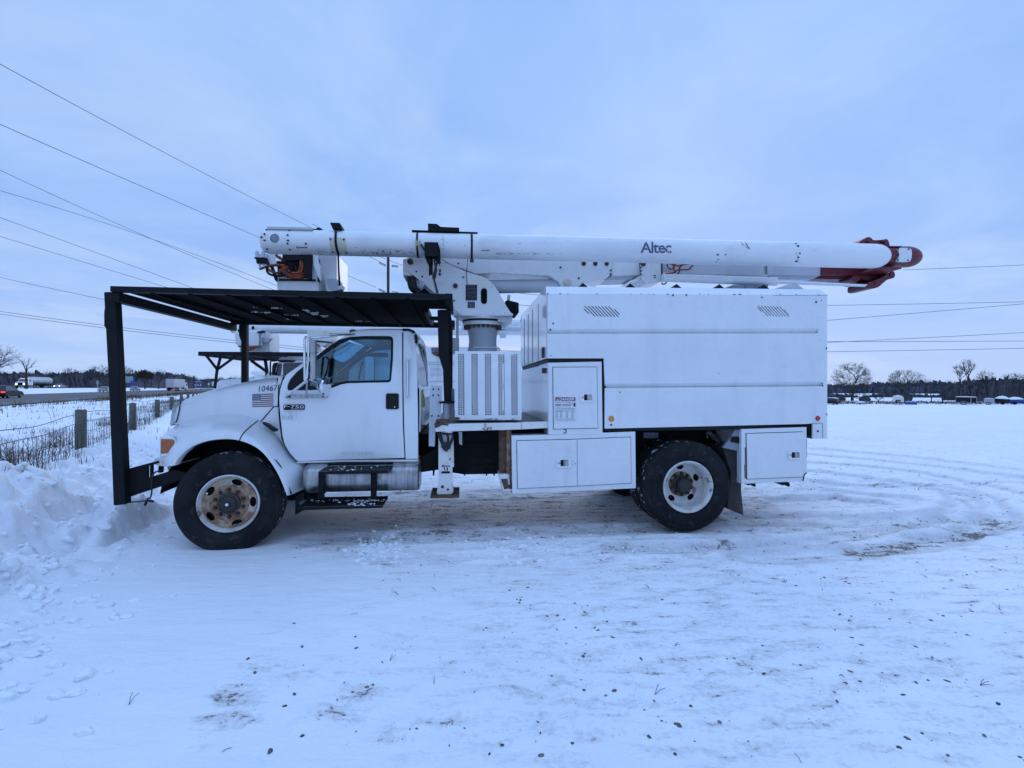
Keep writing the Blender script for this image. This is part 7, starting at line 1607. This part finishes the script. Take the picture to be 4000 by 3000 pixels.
# ================= vehicles on the highway =================
def wheels(o, L_, Wd, r=.33, xs=None, name='wheel'):
    for x in (xs or (L_ * .19, L_ * .81)):
        for y in (-Wd / 2 + .01, Wd / 2 - .21):
            mb = MB(); mb.revolve([(0, .02), (r * .62, 0), (r * .62, -.0), (r, .03), (r, .18), (r * .5, .2), (0, .2)], (x, y, r), 'y', 20); mb.build(name, 'under', o)
            h = -.006 if y < 0 else .206
            mb = MB(); mb.revolve([(0, h), (r * .55, h), (r * .6, h + (.01 if y < 0 else -.01))], (x, y, r), 'y', 14); mb.build('hub_cap', 'alum', o)
def car(loc, heading, paint, label, cat='car', L_=4.6, Wd=1.8, Hh=1.45, kind='sedan', lights=None, group='cars on the highway', snow=False):
    """front towards +x"""
    o = empty('parked_car' if lights is None else 'moving_car', loc, heading, label, cat, group); k = L_ / 4.6
    lo_ = [(0.02, .35), (.0, .65), (.08, .88), (.8, .95), (2.9, .98), (4.2, .82), (4.5, .62), (4.58, .38), (4.3, .24), (.2, .24)]; lo_ = [(x * k, z * Hh / 1.45) for x, z in lo_]
    if kind == 'suv': gh_ = [(.10, .92), (.35, 1.5), (.8, 1.60), (2.4, 1.62), (3.3, .97)]; gh_ = [(x * k, z) for x, z in gh_]
    else: gh_ = [(.55, .93), (1.15, 1.36), (1.6, 1.45), (2.3, 1.42), (3.2, .96)]; gh_ = [(x * k, z * Hh / 1.45) for x, z in gh_]
    rings = []
    mb = MB(); mb.prism(lo_, -Wd / 2, Wd / 2); mb.build('body', paint, o, bev=.08)
    mb = MB(); n = len(gh_); ins = .10
    vs = [(x, -Wd / 2 + .06 + ins * (z - .93) * 2.2, z) for x, z in gh_] + [(x, Wd / 2 - .06 - ins * (z - .93) * 2.2, z) for x, z in gh_]
    mb.add(vs, [tuple(range(n)), tuple(range(2 * n - 1, n - 1, -1))] + [(i, i + 1, i + 1 + n, i + n) for i in range(n - 1)]); mb.build('glass_house', 'carglass', o, 0)
    top_ = [p for p in gh_ if p[1] > 1.3]
    mb = MB(); mb.prism([(x, z + .012) for x, z in top_] + [(x, z - .03) for x, z in reversed(top_)], -Wd / 2 + .16, Wd / 2 - .16); mb.build('roof', 'snowc' if snow else paint, o)
    mb = MB()
    for y in (-Wd / 2 + .05, Wd / 2 - .08):
        for (x0, z0), (x1, z1) in ((gh_[0], gh_[1]), (gh_[-2], gh_[-1])): mb.bar((x0, y, z0), (x1, y + (.1 if y < 0 else -.1), z1 + .01), .06, .05)
    mb.build('pillars', paint, o)
    wheels(o, L_, Wd, .33)
    for y in (-Wd / 2 + .22, Wd / 2 - .22):
        mb = MB(); mb.revolve([(0, .04), (.11, .03), (.14, -.03)], (L_ * .985, y, .66), 'x', 12); mb.build('headlight', 'glowwhite' if lights == 'white' else 'alum', o)
        mb = MB(); mb.box((-.03, y - .18, .70), (.05, y + .18, .86)); mb.build('taillight', 'glowred' if lights in ('red', 'white') else 'redlens', o)
    return o
def onroad(px, Z, far=False):
    z = 1.19 if far else .235; x = (px * W - 2000) / FP * Z; return Vector((x, Z, z))
def road_at(px, s):   # point of the line at distance s from the road edge that is seen at column px
    k = (px * W - 2000) / FP; Ax, Ay = RA + RN * s; t = (k * Ay - Ax) / (RD[0] - k * RD[1]); return Ax + RD[0] * t, Ay + RD[1] * t
def put(px, s, z): x, y = road_at(px, s); return Vector((x, y, z))
car(put(-10, 12.5, .235), HEAD, 'cardark', 'dark car with a glowing red tail light at the left edge of the highway', L_=4.9, Hh=1.5, kind='suv', lights='red')
car(put(222, 22, .235), HEAD, 'cartan', 'tan car half hidden by the front guard post', lights='off')
car(put(288, 22, .235), HEAD, 'carsilver', 'silver car on the highway following the white box truck', lights='off')
car(put(134, 50, 1.19), HEAD + math.pi, 'carsilver', 'oncoming grey car behind the tanker with bright headlights', lights='white')
car(put(311, 50, 1.19), HEAD + math.pi, 'carsilver', 'oncoming car with bright headlights left of the white box truck', lights='white')
car(put(458, 50, 1.19), HEAD + math.pi, 'cartan', 'distant oncoming car with headlights right of the blue signs', lights='white')
car(put(480, 50, 1.19), HEAD + math.pi, 'carsilver', 'farthest oncoming car with headlights near the hood', lights='white')
# tanker, cab to the left (towards the camera)
def frame(loc, h, name, label, cat): return empty(name, loc, h, label, cat)
tk = frame(put(78, 52, 1.19), HEAD + math.pi, 'tanker_truck', 'oncoming white tanker truck with its headlights on, long steel tank behind', 'tanker truck'); tk.location = put(106, 50, 1.19); tk.scale = (1.3, 1, 1)
mb = MB(); mb.revolve([(0, -.05), (.9, 0), (1.12, .25), (1.15, .6), (1.15, 10.4), (1.12, 10.8), (.9, 11.05), (0, 11.1)], (0, 0, 2.35), 'x', 28); mb.build('tank', 'steelt', tk, 50)
mb = MB(); mb.box((0, -.5, .85), (15.6, .5, 1.2)); mb.box((2.5, -1.1, .7), (4.5, 1.1, 1.1)); mb.build('chassis', 'under', tk)
mb = MB(); mb.prism([(11.5, .9), (15.5, .9), (15.5, 1.75), (14.0, 2.0), (13.6, 2.75), (13.2, 2.95), (11.6, 2.95)], -1.15, 1.15); mb.build('tractor_cab', 'white', tk, bev=.08)
mb = MB(); mb.prism([(13.62, 2.05), (14.02, 2.05), (13.68, 2.7), (13.5, 2.72)], -1.0, 1.0); mb.prism([(12.5, 2.0), (13.5, 2.0), (13.3, 2.65), (12.5, 2.65)], -1.165, 1.165); mb.build('windscreen', 'carglass', tk)
mb = MB(); mb.box((15.49, -.5, 1.0), (15.53, .5, 1.7)); mb.build('grille', 'under', tk)
for y in (-.85, .85): MB().revolve([(0, .06), (.17, .04), (.2, 0)], (15.5, y, 1.2), 'x', 12).build('headlight', 'glowwhite', tk)
for y in (-.8, -.3, .3, .8): MB().box((13.2, y - .08, 2.96), (13.4, y + .08, 3.02)).build('roof_marker', 'glowamb', tk)
wheels(tk, 0, 2.4, .5, (1.2, 2.4, 9.5, 10.8, 14.6))
# box truck going away
bt = frame(put(348, 10, .235), HEAD, 'box_truck', 'white box truck with mudguards driving away along the near carriageway', 'truck')
bt.location = put(367, 14, .235); bt.rotation_euler.z = HEAD - R(14)
mb = MB(); mb.box((0, -1.25, 1.15), (8.0, 1.25, 3.95)); mb.build('cargo_box', pm('truck_box_white', (.55, .58, .60), .5), bt, bev=.05)
mb = MB(); mb.prism([(8.2, .7), (10.4, .7), (10.3, 1.7), (10.0, 2.7), (9.6, 2.85), (8.2, 2.85)], -1.15, 1.15); mb.build('cab', 'white', bt, bev=.06)
mb = MB(); mb.prism([(9.0, 1.75), (10.0, 1.75), (9.85, 2.5), (9.0, 2.5)], -1.165, 1.165); mb.build('side_window', 'carglass', bt)
mb = MB(); mb.box((.1, -.9, .6), (8.2, .9, 1.14)); mb.box((0, -1.1, .45), (.1, 1.1, .8)); mb.build('chassis', 'under', bt)
mb = MB(); mb.box((-.02, -.9, 1.3), (-.005, -.86, 3.8)); mb.box((-.02, .86, 1.3), (-.005, .9, 3.8)); mb.box((-.02, -.02, 1.3), (-.005, .02, 3.8)); mb.build('door_seams', 'labgrey', bt)
for y in (-1.0, 1.0): MB().box((-.05, y - .12, .82), (.0, y + .12, .98)).build('taillight', 'glowred', bt)
MB().box((3.6, -1.22, .5), (5.2, -1.15, 1.1)).build('side_skirt', 'white', bt)
wheels(bt, 0, 2.4, .5, (1.4, 2.6, 8.9))
for px, s, lb, h in ((500, 52, 'distant white lorry coming round the bend behind the blue signs', 3.4), (527, 54, 'distant trailer at the far end of the highway beside the hood', 3.2)):
    o = frame(put(px, s, 1.19), HEAD + math.pi, 'lorry', lb, 'truck'); mb = MB(); mb.box((0, -1.2, 1.0), (7, 1.2, h)); mb.build('cargo_box', 'white', o, bev=.05); mb = MB(); mb.prism([(7.1, .6), (9, .6), (8.9, 1.8), (8.6, 2.7), (7.1, 2.7)], -1.1, 1.1); mb.build('cab', 'cardark', o, bev=.05); wheels(o, 0, 2.3, .5, (1.2, 8.2)); MB().box((0, -.9, .6), (7, .9, .99)).build('chassis', 'under', o)
    for y in (-.8, .8): MB().box((8.98, y - .15, .8), (9.03, y + .15, 1.0)).build('headlight', 'glowwhite', o)
# ---- signs ----
def sign(px0, py0, px1, py1, Z, mat, label, nposts=2, name='road_sign', rz=0.0):
    a, b_ = at(px0 * W, py1 * W, Z), at(px1 * W, py0 * W, Z); g0 = ghz((a.x + b_.x) / 2, Z); w_, h_ = b_.x - a.x, b_.z - a.z; o = empty(name, ((a.x + b_.x) / 2, Z, g0), rz, label, 'sign', 'signs beside the highway')
    mb = MB(); mb.prism(rrect(-w_ / 2, a.z - g0, w_ / 2, b_.z - g0, .05), -.03, .03); mb.build('sign_panel', mat, o)
    mb = MB()
    for k in range(nposts): x = (k - (nposts - 1) / 2) * w_ * .6; mb.box((x - .06, .035, -.3), (x + .06, .12, b_.z - g0 - .2))
    mb.build('sign_posts', 'alum', o); return o
s1 = sign(265, 813, 287, 827, 120, 'signback', 'large blank backed highway sign just right of the front guard post'); 
s1b = sign(282, 822, 291, 834, 119, 'bluesign', 'small blue panel at the lower right of the large blank highway sign', 1)
sign(208.5, 822, 213, 831, 105, 'signback', 'small pale upright sign just left of the front guard post', 1)
s3 = sign(421, 822.5, 435, 826.5, 175, 'bluesign', 'blue service sign upper panel right of the box truck', 2); 
mb = MB(); 
for i in range(7): mb.prism([(x, z) for x, z in rrect(-1.1 + i * .32, 0, -.86 + i * .32, .18, .03)], -.045, -.035)
zz = at(0, 824.3 * W, 175).z - s3.location.z; mb.v = [(v[0], v[1], v[2] + zz - .08) for v in mb.v]; mb.build('sign_lettering', 'label', s3)
s4 = sign(420, 829, 436, 834, 174, 'bluesign', 'row of logo squares on the blue service sign lower panel', 2)
mb = MB()
for i in range(3):
    x = -.9 + i * .9; mb.prism(circ(x, at(0, 831.5 * W, 174).z - s4.location.z, .28, 12), -.05, -.035)
mb.build('logo_squares', 'label', s4)
sign(457.5, 824.5, 464.5, 833.5, 190, 'label', 'white square sign on the median far down the highway', 1)
sign(449, 827.5, 452.5, 832, 200, 'label', 'tiny white sign just left of the white square sign', 1)
# guard rail between the carriageways
gr = empty('guard_rail', rd(45, 0, 0), 0, 'low steel guard rail along the far carriageway', 'guard rail'); g0 = gr.location
mb = MB(); mp_ = MB()
for k in range(0, 110):
    a, b_ = rd(61, -60 + 4 * k, 1.85) - g0, rd(61, -56 + 4 * k, 1.85) - g0; mb.bar(a, b_, .06, .3); mp_.box((a.x - .07, a.y - .07, .8), (a.x + .07, a.y + .07, 1.9))
mb.build('rail', 'labgrey', gr); tag(mp_.build('posts', 'labgrey', gr), kind='stuff')
# white storage tank on the lot behind
tz_ = 60; p0_ = at(*src('U', 1912, 830), tz_); st = empty('propane_tank', (p0_.x, tz_, ghz(p0_.x, tz_)), 0, 'white rounded storage tank with a thin mast, beside the second truck cab', 'tank')
h0_ = p0_.z - st.location.z; rr_ = 24 / 3.6867 * 1 * tz_ / FP
mb = MB(); mb.revolve([(0, -1.25 ), (rr_ * 1.0, -1.1), (rr_ * 1.6, -.6), (rr_ * 1.6, .6), (rr_, 1.1), (0, 1.25)], (0, 0, at(*src('U', 1912, 765), tz_).z - st.location.z), 'x', 20); mb.build('tank_shell', 'white', st, 50)
mb = MB(); mb.bar((-1.1, 0, h0_ + .1), (1.1, 0, h0_ + .1), .3, .06); mb.bar((0, 0, -.3), (0, 0, h0_), .5, .5); mb.build('tank_stand', 'grayw', st)
mb = MB(); mb.tube([(-.6, 0, h0_ + 1), (-.6, 0, at(0, src('U', 0, 640)[1], tz_).z - st.location.z)], .03); mb.build('mast', 'grayw', st)

# ================= things parked on the far field =================
def field(px, pb, Hreal=None, Z=None): p = at(px * W, pb * W, Z); return Vector((p.x, p.y, p.z))
def xs(x): return (x / 2.6976 + 3180) / W
def ys_(y): return (y / 2.6976 + 1480) / W
FZ = 118
def fput(x, y, Z=FZ): p = at(*src('X', x, y), Z); p.z = ghz(p.x, Z); return p
FS = FZ / FP / 2.6976; CW = .79     # metres per pixel of that zoom
# old car seen from behind
o = car(fput(250, 262), R(120), 'cardark', 'snow dusted dark car parked at the edge of the field beside the chip box', L_=4.6, Hh=1.5, kind='suv', group='things parked on the far field', snow=True); o.location = fput(262, 264)
# snow covered runabout
def covered_boat(x0, x1, yb, yt, hull, label, rz=0, top='snowc'):
    w_ = (x1 - x0) * FS * CW; h_ = (yb - yt) * FS; o = empty('boat', fput((x0 + x1) / 2, yb), rz - R(38), label, 'boat', 'boats parked on the far field'); mb = MB(); rings = []
    for i in range(17):
        t = i / 16; b_ = .38 * w_ * .5 * (1 - max(0, (t - .5) / .5) ** 2.2); z0 = .32 * h_ + .14 * h_ * max(0, t - .5); rings.append([(w_ * (t - .5), y, z) for y, z in ((0, z0 - .12 * h_), (-b_ * .8, z0), (-b_, .58 * h_ + .08 * h_ * t), (-b_ * .9, .62 * h_ + .08 * h_ * t), (b_ * .9, .62 * h_ + .08 * h_ * t), (b_, .58 * h_ + .08 * h_ * t), (b_ * .8, z0))])
    mb.loft(rings, True, caps=True); mb.build('hull', hull, o, 40)
    mb = MB(); rings = []
    for i in range(15):
        t = i / 14; b_ = .36 * w_ * .5 * (1 - max(0, (t - .5) / .5) ** 2.2) + .02; hh = h_ * (.62 + .08 * t + .34 * math.sin(math.pi * min(1, t * 1.15)) ** .8 * (1 - .25 * t)); rings.append([(w_ * (t - .5), b_ * c, .60 * h_ + .08 * h_ * t + (hh - .60 * h_ - .08 * h_ * t) * s__) for c, s__ in ((-1, 0), (-.75, .6), (-.35, .92), (0, 1), (.35, .92), (.75, .6), (1, 0))])
    mb.loft(rings, caps=True); mb.build('cover', top, o, 50)
    mb = MB(); mb.bar((-w_ * .45, 0, .22 * h_), (w_ * .6, 0, .22 * h_), .12, .1); mb.tube([(-w_ * .1, -w_ * .16, .18 * h_), (-w_ * .1, w_ * .16, .18 * h_)], .18 * h_, 14); mb.build('boat_trailer', 'under', o); return o
covered_boat(440, 550, 272, 236, 'carsilver', 'small snow covered boat left of the camper', R(10))
covered_boat(1890, 2052, 292, 196, 'cardark', 'dark hulled boat under snow between the white trailer and the blue boat', R(170))
covered_boat(2036, 2230, 292, 208, 'bluetarp', 'blue hulled boat under snow at the right edge of the field', R(5))
# camper
o = empty('camper', fput(888, 275), R(-37), 'small cream camper seen end on in the far field, snow on its roof', 'camper', 'things parked on the far field'); w_, h_ = 115 * FS * CW, 90 * FS
MB().prism([(-w_ / 2, .35), (w_ / 2, .35), (w_ / 2, h_ * .80), (w_ * .38, h_ * .95), (-w_ * .40, h_ * .97), (-w_ / 2, h_ * .85)], 0, 4.2).build('camper_body', 'camper', o, bev=.08)
MB().prism([(-w_ * .42, h_ * .96), (w_ * .40, h_ * .94), (w_ * .36, h_ * 1.0), (0, h_ * 1.03), (-w_ * .38, h_ * 1.01)], .1, 4.1).build('roof_snow', 'snowc', o)
MB().prism(rrect(-w_ * .25, h_ * .36, w_ * .22, h_ * .56, .06), -.03, .01).build('window', 'carglass', o)
MB().prism([(-w_ * .5, h_ * .20), (w_ * .5, h_ * .20), (w_ * .5, h_ * .27), (-w_ * .5, h_ * .27)], -.1, -.01).build('bumper', 'under', o)
MB().revolve([(0, -.12), (.26, -.1), (.28, 0)], (-w_ * .2, -.02, h_ * .26), 'y', 18).build('spare_wheel', 'under', o)
MB().box((-w_ * .15, 1.5, h_ * 1.0), (w_ * .12, 2.1, h_ * 1.1)).build('roof_vent', 'snowc', o); wheels(o, 0, 0, .3, (-w_ * .3, w_ * .3 - .2))
# tarped heap
o = empty('tarped_heap', fput(1022, 276), R(-38), 'low heap under a blue tarp right of the camper', 'tarp', 'things parked on the far field'); w_, h_ = 122 * FS * CW, 40 * FS; mb = MB(); rings = []; rng = random.Random(3)
for i in range(19):
    t = i / 18; hh = h_ * (.35 + .65 * math.sin(math.pi * (t * .9 + .05)) ** .6 * (.8 + .2 * math.sin(t * 9))); rings.append([(w_ * (t - .5), .9 * c, max(0, hh * s__ + rng.uniform(-.03, .03))) for c, s__ in ((-1, 0), (-.9, .55), (-.5, .9), (0, 1), (.5, .9), (.9, .55), (1, 0))])
mb.loft(rings, caps=True); mb.build('tarp_cover', 'bluetarp', o, 60); rings = [[(p[0], p[1] * .75, p[2] + .05 if 1 < j < 5 else p[2] - .05) for j, p in enumerate(r)] for r in rings[1:11]]
MB().loft([[r[j] for j in (2, 3, 4)] for r in rings]).build('snow_cap', 'snowc', o, 60)
# enclosed trailer
o = empty('enclosed_trailer', fput(1496, 276), R(-40), 'black enclosed trailer with a pale framed rear door and snow on its roof', 'trailer', 'things parked on the far field'); w_, h_ = 205 * FS * CW, 80 * FS
MB().box((0, 0, .45), (w_ * .70, 2.1, h_)).build('trailer_body', 'trailerblk', o, bev=.05); MB().prism([(w_ * .70, .45), (w_ * .98, .45), (w_ * .98, h_ * .97), (w_ * .70, h_)], .05, 2.0).build('rear_wall', 'trailerblk', o)
mb = MB(); mb.bar((w_ * .71, -.03, .45), (w_ * .71, -.03, h_ - .05), .1, .06, up=(0, 1, 0)); mb.bar((w_ * .97, 0.0, .45), (w_ * .97, 0.0, h_ * .95), .06, .06, up=(0, 1, 0)); mb.bar((w_ * .7, -.02, .48), (w_ * .98, -.02, .48), .05, .05); mb.bar((w_ * .7, -.02, h_ * .97), (w_ * .98, -.02, h_ * .95), .05, .05)
mb.bar((0, -.02, .5), (w_ * .7, -.02, .5), .05, .1); mb.build('pale_trim', 'carsilver', o)
MB().prism([(.0, h_ + .005), (w_ * .98, h_ - .01), (w_ * .97, h_ + .08), (w_ * .5, h_ + .16), (.05, h_ + .12)], .0, 2.1).build('roof_snow', 'snowc', o)
MB().prism([(w_ * .22, .75), (w_ * .24, .85), (w_ * .46, .85), (w_ * .50, .72), (w_ * .46, .78), (w_ * .25, .78)], -.3, -.02).build('wheel_arch', 'carsilver', o); wheels(o, 0, .0, .33, (w_ * .30, w_ * .40))
# small white trailer
o = empty('small_trailer', fput(1786, 282), R(-44), 'small white trailer under snow between the black trailer and the boats', 'trailer', 'things parked on the far field'); w_, h_ = 105 * FS * CW, 66 * FS
MB().prism([(0, .4), (w_, .35), (w_, h_ * .85), (w_ * .7, h_ * .97), (.05, h_ * .92)], 0, 1.8).build('trailer_body', 'carsilver', o, bev=.05); MB().prism([(.0, h_ * .93), (w_ * .7, h_ * .98), (w_, h_ * .87), (w_ * .8, h_ * 1.02), (w_ * .3, h_ * 1.05)], 0, 1.8).build('roof_snow', 'snowc', o); wheels(o, 0, 0, .3, (w_ * .35, w_ * .55))
# little marker frame
o = empty('tripod_stand', fput(1305, 282), 0, 'small dark tripod stand alone on the snow between camper and black trailer', 'stand', 'things parked on the far field'); mb = MB(); h_ = 42 * FS
for a in (0, 2.1, 4.2): mb.bar((.5 * math.cos(a), .5 * math.sin(a), 0), (0, 0, h_), .05)
mb.build('legs', 'under', o); mb = MB(); mb.tube([(.27 * math.cos(a), .27 * math.sin(a), h_ * .45) for a in (0, 2.1, 4.2, 6.283)], .03); mb.build('brace', 'under', o)
